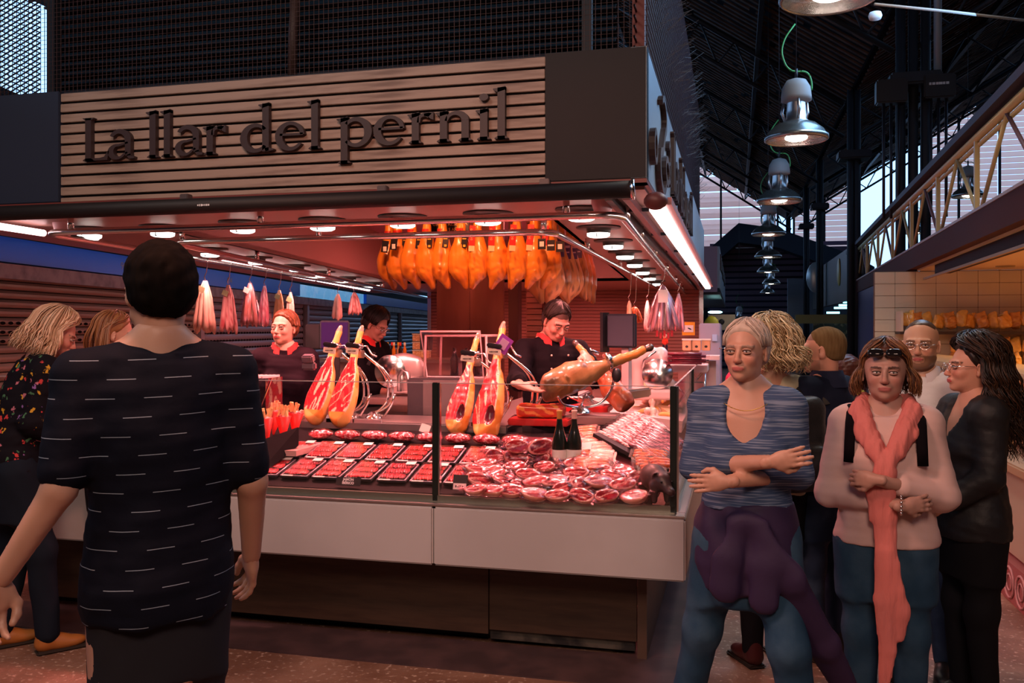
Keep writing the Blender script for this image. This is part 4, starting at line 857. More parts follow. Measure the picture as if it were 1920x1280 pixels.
q = sign_card(797, 822, .06, .05, PAPER, (), 'white card standing behind the back row of trays near the glass post', WT); q.location = (atY(797, 826, 4.9).x, 4.9, zdeck(4.9)+.055); q.rotation_euler = (0, .3, 0)
q = sign_card(997, 868, .11, .035, BK, (), 'tilted black sign lying among the ham chunks', WT); q.location.z += .05; q.rotation_euler = (0, .35, 0)

# ================================================================ VACUUM PACKED HAM CHUNKS
CHK = mat('cut ham face', (.4, .02, .04), .25, vcol=True, coat=.7)
def chunk_mesh(seed, long_=.062, wide=.036, deep=.038):
    s = SDF(.0045); r = np.random.default_rng(seed); s.ell((0, 0, 0), (long_*r.uniform(.92, 1.1), wide*r.uniform(.9, 1.1), deep), k=.01); s.plane((0, 0, .004), (0, 0, 1), .006)
    s.disp = lambda P: .0022*wob(P, 70, seed); P, Q = s.mesh(); e = np.sqrt((P[:, 0]/long_)**2+(P[:, 1]/wide)**2); top = P[:, 2] > .0005; n = wob(P*np.array([1, 2.2, 1]), 60, seed+9)
    fat = np.array([.66, .36, .30]); red = np.array([.17, .004, .012]); red2 = np.array([.34, .018, .030]); rind = np.array([.58, .32, .22])
    c = np.where((top & (e < .86+.05*n))[:, None], np.where((n > .75)[:, None], fat*.9, np.where((n > .1)[:, None], red2, red)), np.where(top[:, None], fat, rind))
    bone = top & (abs(P[:, 1]-.25*P[:, 0]-.004*n) < .0032) & (e < .8); c[bone] = fat*.85
    return P, Q, c
CP = []
for i in range(5):
    t = empty('ham_chunk', (0, 0, 0)); P, Q, c = chunk_mesh(i+20); np_obj('meat', [(P, Q)], CHK, t, cols=c)
    s = MB(); s.ball((0, 0, -.012), (.072, .046, .030), 14, pw=.9)
    r = random.Random(i)
    for a in (0, math.pi):   # crumpled ends of the vacuum bag
        for k in range(4):
            b0 = a+r.uniform(-.5, .5); s.tube([(.060*math.cos(b0), .04*math.sin(b0), -.004), (.082*math.cos(b0), .06*math.sin(b0), .004+r.uniform(0, .012)), (.10*math.cos(b0), .075*math.sin(b0), .010+r.uniform(-.01, .02))], [.012, .009, .003], 6, flat=.25)
    s.build('vacuum_film', thin_film('pink bag film', (1, .85, .87), .06, .2), t); CP.append(t)
cused = set()
CK = [(520, 385, .10), (695, 390, .10), (355, 455, .03), (512, 462, .04), (692, 472, .04), (330, 560, .03), (225, 548, .03), (500, 528, .03), (240, 625, .03), (360, 582, .05), (430, 630, .03), (205, 700, .03), (325, 705, .03), (470, 708, .03),
      (600, 590, .05), (655, 640, .04), (655, 735, .03), (722, 530, .03), (820, 505, .03), (820, 745, .03), (960, 508, .05), (800, 640, .04), (880, 690, .03), (1000, 750, .03), (1010, 660, .05), (1130, 500, .05), (1130, 640, .05),
      (1190, 750, .03), (1240, 600, .04), (1315, 665, .05), (1322, 560, .03), (1390, 752, .03), (1440, 610, .03), (960, 580, .05), (745, 440, .03), (1050, 560, .03), (1130, 570, .04), (560, 665, .02), (930, 640, .02), (1230, 690, .02), (1500, 560, .03), (1440, 690, .02), (280, 500, .02)]
for i, (a, b, h) in enumerate(CK):
    p = deck_pt(840+a/4, 740+b/4, h+.012); far = b < 500; tilt = .55 if i > 4 else 1.15
    rk = lambda q: 0 if q[1] > 690 else (1 if q[1] > 625 else (2 if q[1] > 545 else 3))
    rowd = ['front row', 'second row', 'third row', 'back of the pile'][rk((a, b))]; n_ = sorted([(q[0], q[1]) for q in CK if rk(q) == rk((a, b))]).index((a, b))
    place(CP, cused, i % 5, p, (tilt+random.uniform(-.15, .15), random.uniform(-.2, .2), random.uniform(-.5, .6)), f"vacuum packed ham chunk with red cut face, {rowd}, {ORD[n_]} from the left", 'ham chunk', "vacuum packed ham chunks", random.uniform(.98, 1.12))
# under layer so the pile rests on something: a shallow black tray heap
s = SDF(.014); a = deck_pt(885, 915); 
s.box((-.80, 4.58, zdeck(4.58)+.004), (.92, .74, .028), Matrix.Rotation(ang, 3, 'X'), rnd=.012)
P, Q = s.mesh(); tag(np_obj('chunk_tray', [(P, Q)], mat('dark red tray', (.10, .02, .03), .4)), 'dark tray underneath the pile of ham chunks', 'tray')
# ================================================================ BOTTLES
def bottle(px, py, cap, label):
    p = deck_pt(px, py, .0); t = empty('wine_bottle', p, 0, label, 'bottle'); k = .98; g = mat('dark green bottle glass', (.004, .010, .006), .06, coat=1)
    s = MB(); s.lathe([(0, 0), (.036, 0), (.040, .006), (.040, .12), (.037, .145), (.026, .185), (.016, .225), (.0135, .27)], n=24); s.build('glass_body', g, t)
    s = MB(); s.lathe([(.0145, .215), (.0145, .285), (.0155, .287), (.0155, .298), (0, .298)], n=18); s.build('capsule', cap, t)
    s = MB(); s.lathe([(.0406, .02), (.0406, .095)], n=24); s.build('paper_label', PAPER, t); return t
b1 = bottle(1049, 876, mat('amber capsule', (.55, .25, .05), .4), 'dark wine bottle with amber capsule standing behind the ham chunks'); b2 = bottle(1077, 876, mat('pink capsule', (.7, .45, .38), .4), 'dark wine bottle with pale pink capsule right of the amber one')
# ================================================================ PIG FIGURE
pg = empty('pig_figure', deck_pt(1232, 938, .0), 0, 'dark brown pig figurine standing in the right corner of the counter', 'figurine'); PIG = mat('dark brown pig', (.045, .022, .022), .45)
s = SDF(.0045); s.ell((0, .03, .082), (.046, .075, .050), k=.02).ell((.002, -.045, .075), (.034, .04, .036), k=.02).cap((.004, -.075, .062), (.006, -.105, .050), .020, .016, .01).ell((.006, -.112, .048), (.016, .006, .014), k=.004)
for x, y in ((-.026, -.03), (.026, -.03), (-.028, .075), (.028, .075)): s.cap((x, y, .06), (x, y-.003, .008), .018, .012, .012)
for x in (-.024, .028): s.cap((x, -.035, .102), (x*1.5, -.06, .112), .014, .004, .006, flat=((0, 1, .4), .4))
s.cap((.012, -.119, .05), (.012, -.125, .05), .003, sub=True, k=.002).cap((0, -.119, .05), (0, -.125, .05), .003, sub=True, k=.002)
P, Q = s.mesh(); np_obj('pig_body', [(P, Q)], PIG, pg); s = MB(); s.ball((-.018, -.079, .083), .004, 8); s.ball((.024, -.079, .083), .004, 8); s.build('eyes', BLACK, pg)
s = MB(); s.tube([(0, .10, .09), (.01, .115, .10), (.0, .12, .09), (-.008, .118, .10)], .004, 6); s.build('tail', PIG, pg); pg.rotation_euler.z = .5; pg.scale = (1.25, 1.25, 1.25)
# ================================================================ SAUSAGES AND PACKS ON THE RIGHT
def sdeck(px, py, z): return atZ(px, py, z)
SAL = mat('salami skin', (.5, .3, .3), .35, vcol=True, coat=.4); 
def sausage(l, r, c1, c2, seed, n=12, bend=.0):
    s = MB(); k = 26; pts = []; rs = []
    for i in range(k+1): t = i/k; pts.append((l*(t-.5), bend*math.sin(t*math.pi), 0)); e = min(t, 1-t)*k; rs.append(r*(.35+.65*min(1, e/1.6))*(1+.06*math.sin(seed*3+i*1.7)))
    s.tube(pts, rs, n); rg = np.random.default_rng(seed); P = np.array([tuple(v) for v in s.v]); w_ = wob(P, 170, seed)[:, None]; c = np.array(c1)*(w_ <= .1)+np.array(c2)*(w_ > .1); return s, c
kinds = [((.82, .66, .60), (.25, .04, .045), 'white dusted dry sausage'), ((.09, .02, .03), (.42, .16, .18), 'dark red dry sausage')]
SP = []
for i in range(4):
    s, c = sausage(.30, .0155, kinds[i // 2][0], kinds[i // 2][1], i); t = empty('dry_sausage', (0, 0, 0)); s.build('casing', SAL, t, cols=c); s = MB(); s.tube([(-.17, 0, .004), (-.08, 0, .018), (.08, 0, .018), (.17, 0, .004)], .017, 8, flat=.5); s.build('wrapper', FILM, t); SP.append(t)
su = set(); A0 = at(1118, 792, 5.45); A1 = at(1215, 838, 5.05); B0_ = at(1170, 762, 6.0)
for i in range(11):
    t = i/10; p = deck_pt(1156+t*62, 826-t*38, .085); place(SP, su, i % 2, p, (.0, .30, -.62+random.uniform(-.05, .05)), f'white dusted dry sausage, {ORD[i]} from the front in the slanting stack', 'sausage', 'white dusted sausages in the slanting stack', .88)
for i in range(10):
    t = i/9; p = deck_pt(1212+t*36, 850-t*36, .075); place(SP, su, 2+i % 2, p, (.0, .30, -.62+random.uniform(-.05, .05)), f'dark red dry sausage, {ORD[i]} from the front beside the white dusted ones', 'sausage', 'dark dry sausages in the slanting stack', .88)
s = MB(); c = deck_pt(1204, 826, .04); s.box(c, (.27, .50, .02), Matrix.Rotation(-.62, 3, 'Z') @ Matrix.Rotation(.30, 3, 'Y')); s.box(c+V((.0, .0, -.05)), (.22, .4, .08), Matrix.Rotation(-.62, 3, 'Z')); tag(s.build('sausage_rack', BLACK), 'black slanting rack under the dry sausages', 'rack')
ORG = mat('orange sausage', (.75, .20, .05), .25, coat=.7, noise=(45, (.45, .04, .03), .5, .62), bump=(60, .6, .005))
def spack(n, label, loc, rot, group, sc=1):
    t = empty('sausage_pack', loc, 0, label, 'sausage pack', group); t.rotation_euler = rot; t.scale = (sc,)*3
    for k in range(n): s = MB(); s.tube([(-.055, (k-(n-1)/2)*.026, .012), (-.03, (k-(n-1)/2)*.027, .014), (.03, (k-(n-1)/2)*.027, .014), (.055, (k-(n-1)/2)*.026, .012)], [.007, .013, .013, .007], 8); s.build('sausage', ORG, t)
    s = MB(); s.box((0, 0, .012), (.15, n*.03+.02, .030), bev=.014); s.build('vacuum_film', thin_film('soft pack film', (1, .9, .85), .035, .35), t); return t
for i, (x, y, D) in enumerate(((1100, 808, 5.35), (1112, 822, 5.2), (1102, 835, 5.1), (1124, 840, 5.05), (1128, 856, 4.95), (1100, 853, 4.95), (1098, 868, 4.85), (1122, 872, 4.83))):
    spack(3, f"vacuum pack of orange sausages, {['topmost', 'second', 'third', 'fourth', 'fifth', 'sixth', 'seventh', 'lowest'][i]} in the heap just right of the wine bottles", deck_pt(x, y+3, .055), (.5, .1*(i % 3-1), .3*(i % 2)), 'orange sausage packs beside the bottles')
for i, (x, y, D) in enumerate(((1208, 853, 4.85), (1230, 853, 4.85), (1212, 868, 4.75), (1222, 882, 4.65), (1240, 868, 4.75))):
    spack(3, f"vacuum pack of orange sausages, {['topmost', 'second', 'third', 'lowest', 'rightmost'][i]} in the heap above the pig figure", deck_pt(x, y+3, .06), (.4, .1, .1*i), 'orange sausage packs above the pig')
s = MB(); s.box(deck_pt(1112, 842, .012), (.20, .34, .045), Matrix.Rotation(.22, 3, 'X')); s.box(deck_pt(1225, 872, .012), (.16, .18, .045), Matrix.Rotation(.22, 3, 'X')); tag(s.build('pack_trough', DK), 'black trough filled with orange sausage packs', 'trough')
s = MB(); s.box((0, 0, 0), (.06, .045, .002), Matrix.Rotation(.7, 3, 'X')); o = s.build('price_note', PAPER); o.location = deck_pt(1098, 836, .10); tag(o, 'blank cream price note on the orange sausage packs', 'card')
# pile of creamy wedges and bags
PILE = []
CHS = mat('cream cheese rind', (.85, .55, .28), .4, vcol=True, coat=.3)
for i in range(30):
    r = random.Random(i+50); t = r.random(); x = r.uniform(1178+18*t, 1258); y = 808-t*95+r.uniform(-8, 8); D = 6.1+t*1.5
    kind = i % 3; lb = ['cream cheese wedge', 'wrapped pale bundle', 'golden cheese twist'][kind]
    if kind == 0: s = MB(); s.prism([(0, 0), (.13, .045), (.13, -.045)], (0, 0, 0), (1, 0, 0), (0, 1, 0), (0, 0, .055)); o = s.build('cheese_wedge', mat('cream cheese', (.85, .58, .34), .4)); cat = 'cheese'
    elif kind == 1:
        q = SDF(.010); q.ell((0, 0, .03), (.06, .045, .035), k=.02).cap((0, 0, .06), (.01, 0, .10), .008, .028, .015); q.disp = lambda P, i=i: .005*wob(P, 60, i); P, Q = q.mesh(); o = np_obj('food_bundle', [(P, Q)], mat('cloudy wrap', (.85, .66, .55), .25, coat=.8, noise=(30, (.8, .35, .25), .5, .65))); cat = 'food bundle'
    else: s = MB(); s.tube([(.06*math.cos(a_*.6)*(1-a_*.04), .05*math.sin(a_*.6), a_*.010) for a_ in range(9)], [.006]+[.018]*7+[.006], 8); o = s.build('cheese_twist', mat('golden cheese', (.85, .45, .12), .35, coat=.4)); cat = 'cheese'
    o.location = at(x, y, D); o.rotation_euler = (r.uniform(-.5, .5), r.uniform(-.4, .4), r.uniform(0, 6)); PILE.append((x, y, o, lb, cat))
for lb in ('cream cheese wedge', 'wrapped pale bundle', 'golden cheese twist'):
    for i, q in enumerate(sorted([q for q in PILE if q[3] == lb], key=lambda q: q[0])): tag(q[2], f"{lb} in the pale pile at the counter's right end, {ORD[i]} from the left", q[4], 'pale pile at the right end')
s = MB(); s.box((-.72, 7.1, .97), (.75, 1.9, .08), Matrix.Rotation(.1, 3, 'Y')); tag(s.build('pile_tray', mat('pink white tray', (.6, .45, .42), .5)), 'pale tray under the cheese pile along the stall flank', 'tray')
# ================================================================ RED CONES ON THE LEFT
CONE = mat('red paper cone', (.75, .02, .015), .45); CHIP = mat('bread stick', (.85, .52, .22), .6, noise=(40, (.65, .22, .08), .5, .7)); 
for i, (x, y, D) in enumerate(((478, 800, 4.95), (499, 795, 4.95), (531, 790, 5.05), (553, 783, 5.15), (515, 778, 5.4))):
    t = empty('paper_cone', at(x, y+18, D), 0, f"red paper cone filled with pale sticks and ham, {['leftmost', 'second from the left', 'third from the left', 'rightmost, beside the leaning hams', 'rear one'][i]}", 'paper cone', 'red paper cones of snacks'); s = MB(); s.lathe([(.006, -.06), (.045, .085), (.042, .085), (.004, -.055)], n=18, R=Matrix.Rotation(.15*(i-2)*.5, 3, 'Y')); s.build('cone', CONE, t)
    r = random.Random(i)
    for k in range(9): s = MB(); a = r.uniform(0, 6.28); s.box((.022*math.cos(a), .022*math.sin(a), .095+r.uniform(0, .02)), (.012, .010, .075), Matrix.Rotation(r.uniform(-.4, .4), 3, 'Y') @ Matrix.Rotation(r.uniform(-.4, .4), 3, 'X')); s.build('bread_stick', CHIP, t)
    s = MB(); s.ball((0, 0, .08), (.036, .036, .02), 10); s.build('ham_filling', mat('ham scraps', (.5, .03, .05), .35, noise=(60, (.8, .4, .35), .5, .6)), t)
s = MB(); c = at(505, 822, 5.1); s.box((c.x, c.y+.05, c.z-.05), (.55, .5, .03)); s.box((c.x, c.y+.28, c.z-.45), (.55, .03, .8)); tag(s.build('cone_rack', mat('pale rack shelf', (.5, .32, .3), .4)), 'shelf holding the red paper cones left of the ham stands', 'shelf')
s = MB(); s.add([at(560, 800, 5.0), at(470, 832, 4.75), at(470, 905, 4.6), at(560, 835, 4.95)]+[at(560, 800, 5.03), at(470, 832, 4.78), at(470, 905, 4.63), at(560, 835, 4.98)], [(0, 1, 2, 3), (7, 6, 5, 4), (0, 4, 5, 1), (1, 5, 6, 2), (2, 6, 7, 3), (3, 7, 4, 0)]); tag(s.build('divider_board', DK), 'dark slanting divider below the red cones', 'divider')
t = empty('glass_box', at(480, 735, 5.3), 0, 'small clear acrylic box with ribbed lid at the left end of the counter', 'box'); s = MB(); s.box((0, 0, 0), (.24, .2, .18)); s.build('acrylic', GLASS, t); s = MB(); 
for k in range(8): s.box((-.10+k*.028, 0, .095), (.012, .2, .012))
s.build('ribbed_lid', mat('pink white rib', (.7, .5, .52), .4), t); s = MB(); s.box((.122, -.1, 0), (.006, .006, .2), Matrix.Rotation(.4, 3, 'Y')); s.build('edge', CHROME, t)
# ================================================================ HAMS
HAMV = mat('ham skin', (.8, .4, .1), .34, vcol=True, coat=.35, bump=(26, .45, .008, (1, 1, .5)))
def ham_mesh(res, seed, mirror=1, leg=True):
    s = SDF(res); m = mirror
    s.ell((-.006*m, 0, .235), (.097, .076, .150), k=.03).ell((.004*m, -.004, .34), (.064, .054, .12), k=.05).cap((.006*m, .0, .17), (.052*m, .006, .034), .078, .026, .03)
    s.cap((.006*m, 0, .40), (.0, .0, .62), .044, .028, .05)
    if leg: s.chain([(0, 0, .62), (.004, -.004, .72), (-.004, 0, .80)], [.030, .024, .027], .02).ell((-.004, -.008, .835), (.024, .03, .035), k=.012)
    s.cap((-.055*m, -.078, .150), (-.015*m, -.088, .178), .007, .009, .020, sub=True).cap((-.015*m, -.088, .180), (.062*m, -.070, .150), .009, .006, .018, sub=True).cap((.03*m, -.085, .165), (.052*m, -.045, .07), .006, .003, .016, sub=True)
    s.disp = lambda P: .0050*wob(P, 26, seed)+.0016*wob(P, 75, seed+1)
    return s
def ham_cols(P, seed, base=(.70, .20, .014), dark=(.22, .03, .006), pale=(.86, .38, .04), m=1):
    n = wob(P, 14, seed+1); n2 = wob(P*np.array([1, 1, .4]), 42, seed+2); b, d, p = map(np.array, (base, dark, pale)); t = np.clip(.5+.5*n, 0, 1)[:, None]; c = b*(1-t)+p*t
    t2 = np.clip((n2-.15)*1.3, 0, .62)[:, None]; c = c*(1-t2)+d*t2
    low = np.clip((.10-P[:, 2])/.12, 0, .7)[:, None]; c = c*(1-low)+d*1.3*low
    leg = np.clip((P[:, 2]-.55)/.1, 0, 1)[:, None]; c = c*(1-leg)+np.array((.50, .20, .04))*leg; hoof = (P[:, 2] > .80)[:, None]; return np.clip(np.where(hoof, (.05, .03, .02), c), 0, 1)
TAGS = [mat('black hang tag', (.012, .01, .012), .4), mat('red ham band', (.55, .02, .015), .4), mat('yellow seal', (.8, .5, .05), .5), mat('pale seal', (.85, .6, .3), .5)]
HP = []
for i, mr in enumerate((1, 1, -1, -1)):
    t = empty('hanging_ham', (0, 0, 0)); P, Q = ham_mesh(.0085, i*3+1, mr).mesh(); np_obj('ham_body', [(P, Q)], HAMV, t, cols=ham_cols(P, i*5, m=mr)); s = MB(); s.tube([(0, 0, .72), (.01, 0, .86), (0, 0, .95)], .004, 5); s.build('cord', mat('cord', (.3, .2, .12), .8), t)
    if i < 2:
        s = MB(); s.box((.050, -.062, .41), (.050, .004, .11), Matrix.Rotation(.1, 3, 'Y')); s.build('hang_tag', TAGS[0], t); s = MB(); s.box((.050, -.066, .372), (.020, .003, .018)); s.box((.050, -.066, .43), (.032, .002, .008)); s.build('tag_print', TAGS[2], t); s = MB(); s.lathe([(.040, .50), (.040, .52)], n=16); s.build('band', TAGS[1], t)
    else:
        s = MB(); s.box((-.03, -.070, .45), (.050, .004, .17), Matrix.Rotation(.08, 3, 'Y')); s.build('hang_tag', TAGS[1], t); s = MB(); s.box((-.036, -.073, .345), (.050, .004, .045), Matrix.Rotation(.08, 3, 'Y')); s.build('tag_foot', TAGS[3], t); s = MB()
        for k in range(5): s.tube([(-.035+.008*math.cos(g), -.074, .42+k*.02+.007*math.sin(g)) for g in (0, 1.3, 2.6, 3.9, 5.2)], .0018, 4, closed=True)
        s.build('tag_print', TAGS[3], t)
    HP.append(t)
hu = set(); HX = [(728, 7.75, 0), (748, 7.65, 1), (772, 7.55, 0), (800, 7.5, 1), (828, 7.45, 0), (862, 7.4, 1), (897, 7.35, 2), (934, 7.3, 3), (970, 7.25, 2), (1001, 7.25, 3), (1030, 7.35, 3)]
names = ['first from the left, with the black tag', 'second from the left', 'third from the left', 'fourth from the left', 'fifth from the left', 'sixth from the left, wide', 'seventh, the first with a red band', 'eighth, second with a red band', 'ninth, third with a red band', 'tenth, fourth with a red band', 'eleventh, half behind the corner tags']
for i, (x, D, k) in enumerate(HX):
    p = at(x, 545, D); place(HP, hu, k, p, (random.uniform(-.05, .05), random.uniform(-.03, .03), random.uniform(-.25, .25)+(.5 if i < 3 else 0)), f"golden ham in the row above the vendors, {names[i]}", 'ham', 'golden hams hanging in a row', (1.02, 1.02, 1.0))
DKH = []
for i in range(2):
    t = empty('hanging_ham', (0, 0, 0)); P, Q = ham_mesh(.010, 40+i, 1-2*i).mesh(); c = ham_cols(P, 60+i, ((.42, .14, .03), (.70, .30, .08))[i], (.10, .035, .015), ((.62, .30, .10), (.85, .50, .25))[i]); np_obj('ham_body', [(P, Q)], HAMV, t, cols=c)
    s = MB(); s.box((0, -.078, .50), (.09, .004, .16)); s.build('hang_tag', mat('violet black tag', (.10, .05, .16), .4), t); s = MB(); s.box((0, -.082, .53), (.07, .002, .02)); s.box((0, -.082, .48), (.06, .002, .012)); s.build('tag_print', mat('lilac print', (.6, .5, .65), .5), t); DKH.append(t)
du = set()
for i, (x, y, D, k) in enumerate(((1006, 572, 7.9, 0), (1022, 578, 8.1, 0), (1038, 574, 7.9, 1), (1052, 572, 8.2, 0), (1066, 574, 8.4, 1), (1074, 572, 8.6, 1), (1086, 566, 9.0, 0), (1096, 568, 9.4, 0), (1104, 572, 9.8, 0))):
    place(DKH, du, k, at(x, y, D), (0, 0, random.uniform(-.6, .2)), f"dark aged ham right of the golden row, {['first', 'second', 'third', 'fourth', 'fifth', 'sixth', 'seventh', 'eighth', 'last'][i]} from the left", 'ham', 'dark aged hams at the right end', (1.05, 1.05, 1.05))
hr = empty('ham_rail', (0, 0, 0), 0, 'steel rail in the raised ceiling from which the golden hams hang', 'rail'); s = MB(); a, b = at(715, 420, 7.9), at(1045, 420, 7.3); zz = 2.83; s.tube(round_path([(a.x, a.y, zz), (b.x, b.y, zz), (at(1110, 480, 10).x, 9.9, zz)]), .018, 8); s.build('tube', CHROME, hr)
for p in (a, (a+b)/2, b): s = MB(); s.tube([(p.x, p.y, zz), (p.x, p.y, 2.91)], .012, 6); s.build('hanger', CHROME, hr)
gs = empty('reserve_sign', at(844, 424, 7.6), 0, 'dark plate above the hams reading GRAN RESERVA', 'sign'); s = MB(); s.box((0, 0, 0), (.34, .015, .13)); s.build('plate', BLACK, gs); gt = mat('gold print', (.75, .55, .2), .5)
text_obj('GRAN RESERVA', .045, gt, gs, frame(None, (1, 0, 0), (0, 0, 1), (0, -.009, .018)), 'lettering', bold=.0006); text_obj('2014 · 5 AÑOS', .036, gt, gs, frame(None, (1, 0, 0), (0, 0, 1), (0, -.009, -.03)), 'lettering', bold=.0005)
tg = empty('corner_tags', at(1032, 457, 7.05), 0, 'black and white brand tags hung at the bend of the ham row', 'tag'); 
for k, dx in enumerate((-.07, .0, .07)): s = MB(); s.box((dx, .02*k, -.01*k), (.065, .004, .085)); s.build('card', BLACK, tg); s = MB(); s.box((dx, .02*k-.003, -.01*k), (.035 if k != 1 else .05, .002, .04 if k != 1 else .012)); s.build('print', PAPER, tg)
tg2 = empty('corner_tags', at(730, 462, 7.5), 0, 'black and white tags in front of the first golden ham on the left', 'tag')
for k, dx in enumerate((-.04, .04)): s = MB(); s.box((dx, 0, .02*k), (.06, .004, .10), Matrix.Rotation(.15, 3, 'Y')); s.build('card', BLACK, tg2); s = MB(); s.box((dx, -.003, -.02+.02*k), (.03, .002, .04)); s.build('print', PAPER, tg2)
# ---------------------------------------------------------------- cut hams clamped in upright stands
CUT = mat('cut ham', (.5, .1, .05), .26, vcol=True, coat=.5, bump=(30, .25, .004))
def cut_ham(seed, mirror, boney=False):
    s = SDF(.006); m = mirror
    s.ell((0, 0, .20), (.104, .088, .19), k=.03).ell((.006*m, .0, .33), (.078, .072, .16), k=.04).ell((.020*m, .02, .07), (.070, .058, .08), k=.03).cap((0, .0, .40), (0, .0, .58), .046, .026, .05).chain([(0, 0, .58), (0, 0, .70), (0, .004, .79)], [.026, .024, .028], .02).ell((0, -.008, .82), (.022, .024, .028), k=.012)
    s.plane((-.0, -.034, .25), (-.55*m, -1, .05), .012)
    if boney: s.ell((.035*m, -.05, .16), (.03, .03, .065), k=.02, sub=True)
    s.disp = lambda P: .002*wob(P, 40, seed); P, Q = s.mesh()
    n = np.array((-.55*m, -1, .05)); n = n/np.linalg.norm(n); d = (P-np.array((0, -.034, .25))) @ n
    face = (d > -.010) & (P[:, 2] > .10) & (P[:, 2] < .56); w1 = wob(P*np.array([1, 1, .45]), 34, seed+4); w2 = wob(P*np.array([1, 1, .3]), 85, seed+6)
    fat = np.array((.86, .52, .36)); red = np.array((.52, .018, .028)); red2 = np.array((.68, .07, .06)); rind = np.array((.78, .42, .12)); rd = np.array((.72, .28, .05))
    lat = P[:, 0]*m; c = np.where((w2 > .2)[:, None], red2, red); c = np.where(((w1 > .62) | (abs(w1+.25) < .07))[:, None], fat, c)
    out = np.where((wob(P, 18, seed+8) > .2)[:, None], rd, rind); edge = face & (d > -.010) & ((d < -.004)); c = np.where(face[:, None], c, out); c[edge] = fat
    leg = P[:, 2] > .62; c[leg] = (.50, .26, .06); c[P[:, 2] > .79] = (.16, .12, .08)
    if boney: dk_ = (((P-np.array((.035*m, -.05, .16)))/np.array((.036, .05, .07)))**2).sum(1) < 1; c[dk_] = (.12, .01, .02)
    return P, Q, np.clip(c, 0, 1)
def stand_ham(foot, top, seed, m, label, roll, boney=False, card=True, sc=1.0):
    """foot: lower end, top: hoof end (world points)"""
    ax = (top-foot); L = ax.length/.83; u = ax.normalized(); side = u.cross(V((0, -1, 0))).normalized(); yy = u.cross(side)
    M = Matrix((side, yy, u)).transposed().to_4x4() @ Matrix.Rotation(roll, 4, 'Z') @ Matrix.Diagonal((L*sc, L*sc, L, 1)); M.translation = foot
    t = empty('cut_ham', (0, 0, 0), 0, label, 'ham', 'cut hams clamped upright'); P, Q, c = cut_ham(seed, m, boney); np_obj('ham_body', [(xform(P, M), Q)], CUT, t, cols=c)
    s = MB(); a = M @ V((0, 0, .69)); 
    if card: s = MB(); c0 = M @ V((0, -.05, .60)); s.box(c0+V((0, -.03, 0)), (.085, .006, .034), Matrix.Rotation(.15, 3, 'Y'), bev=.012); s.build('price_tag', mat('pale tag', (.75, .68, .55), .5), t); s = MB(); s.box(c0+V((.0, -.02, .035)), (.09, .03, .028), Matrix.Rotation(.15, 3, 'Y'), bev=.006); s.build('tag_holder', BLACK, t); marks(.055, .010, LETM, t, frame(None, (1, 0, 0), (0, 0, 1), c0+V((0, -.034, 0))), 6)
    return t, M
def ham_stand(base, hold, label):
    """steel stand: dome foot on the ledge, curved bow up to a ring clamp with lever"""
    t = empty('ham_stand', base, 0, label, 'ham stand', 'steel ham stands'); h = hold-base
    s = MB(); s.lathe([(.055, 0), (.05, .012), (.028, .035), (.012, .045), (0, .046)], n=20); s.build('dome_foot', CHROME, t)
    for dx in (-.014, .02):
        s = MB(); pts = [V((0, 0, .03)), V((.10+dx, .0, .05)).lerp(h, .05), V((.14+dx, h.y*.4, h.z*.35)), V((.12+dx*.6, h.y*.8, h.z*.65)), V((h.x+.035, h.y, h.z-.04)), h]
        s.tube(round_path(pts, .08), .0075, 8); s.build('bow', CHROME, t)
    s = MB(); s.tube([(.02, 0, .03), (.09, -.03, .02), (.14, -.05, .09), (.17, -.06, .16)], .008, 8); s.build('hook', CHROME, t)
    s = MB(); s.tube([h+V((.035*math.cos(a), .035*math.sin(a), 0)) for a in np.linspace(0, 6.28, 14)[:-1]], .010, 6, closed=True, flat=2); s.build('ring_clamp', CHROME, t)
    s = MB(); s.tube([h+V((.03, 0, 0)), h+V((.08, -.02, .0)), h+V((.11, -.02, -.05)), h+V((.145, -.02, -.065))], .006, 6); s.build('lever', CHROME, t); s = MB(); s.box(h+V((.03, 0, -.05)), (.05, .02, .05), bev=.006); s.build('knuckle', STEEL, t)
HS = [(583, 792, 638, 612, 1, 1, 'cut ham leaning right, left one of the pair beside the red cones', False, .25, 5.0, 5.25), (631, 797, 678, 612, 2, 1, 'cut ham leaning right, right one of the pair beside the red cones', False, .25, 5.0, 5.25),
      (849, 812, 895, 626, 3, 1, 'cut ham standing left of the steel post reflection, left one of the middle pair', True, -.05, 4.98, 5.2), (904, 824, 943, 605, 4, 1, 'cut ham with violet tag, right one of the middle pair before the slicer', True, -.05, 4.95, 5.2)]
for x0, y0, x1, y1, sd_, m, lb, bn, roll, D0, D1 in HS:
    k = at(x0, y0, dY(x0, D0)); tp = at(x1, y1, dY(x1, D1)); t, M = stand_ham(k, tp, sd_, m, lb, roll, bn, True, 1.06); hold = M @ V((0, 0, .66))
    bx_ = k.lerp(tp, .3).x+.07; ham_stand(V((bx_+.03, 5.30, ZL)), hold+V((0, 0, .0)), 'steel ham stand holding the '+lb.split(',')[1].strip())
s = MB(); s.box((0, 0, 0), (.085, .004, .10), Matrix.Rotation(.6, 3, 'Y')); o = s.build('violet_tag', mat('violet card', (.22, .04, .32), .4)); o.location = at(944, 645, dY(944, 5.10)); tag(o, 'violet card hanging on the leg of the second middle ham', 'tag'); s = MB(); s.box((0, -.003, 0), (.05, .002, .06), Matrix.Rotation(.6, 3, 'Y')); s.build('print', mat('violet grey print', (.35, .25, .4), .5), o)
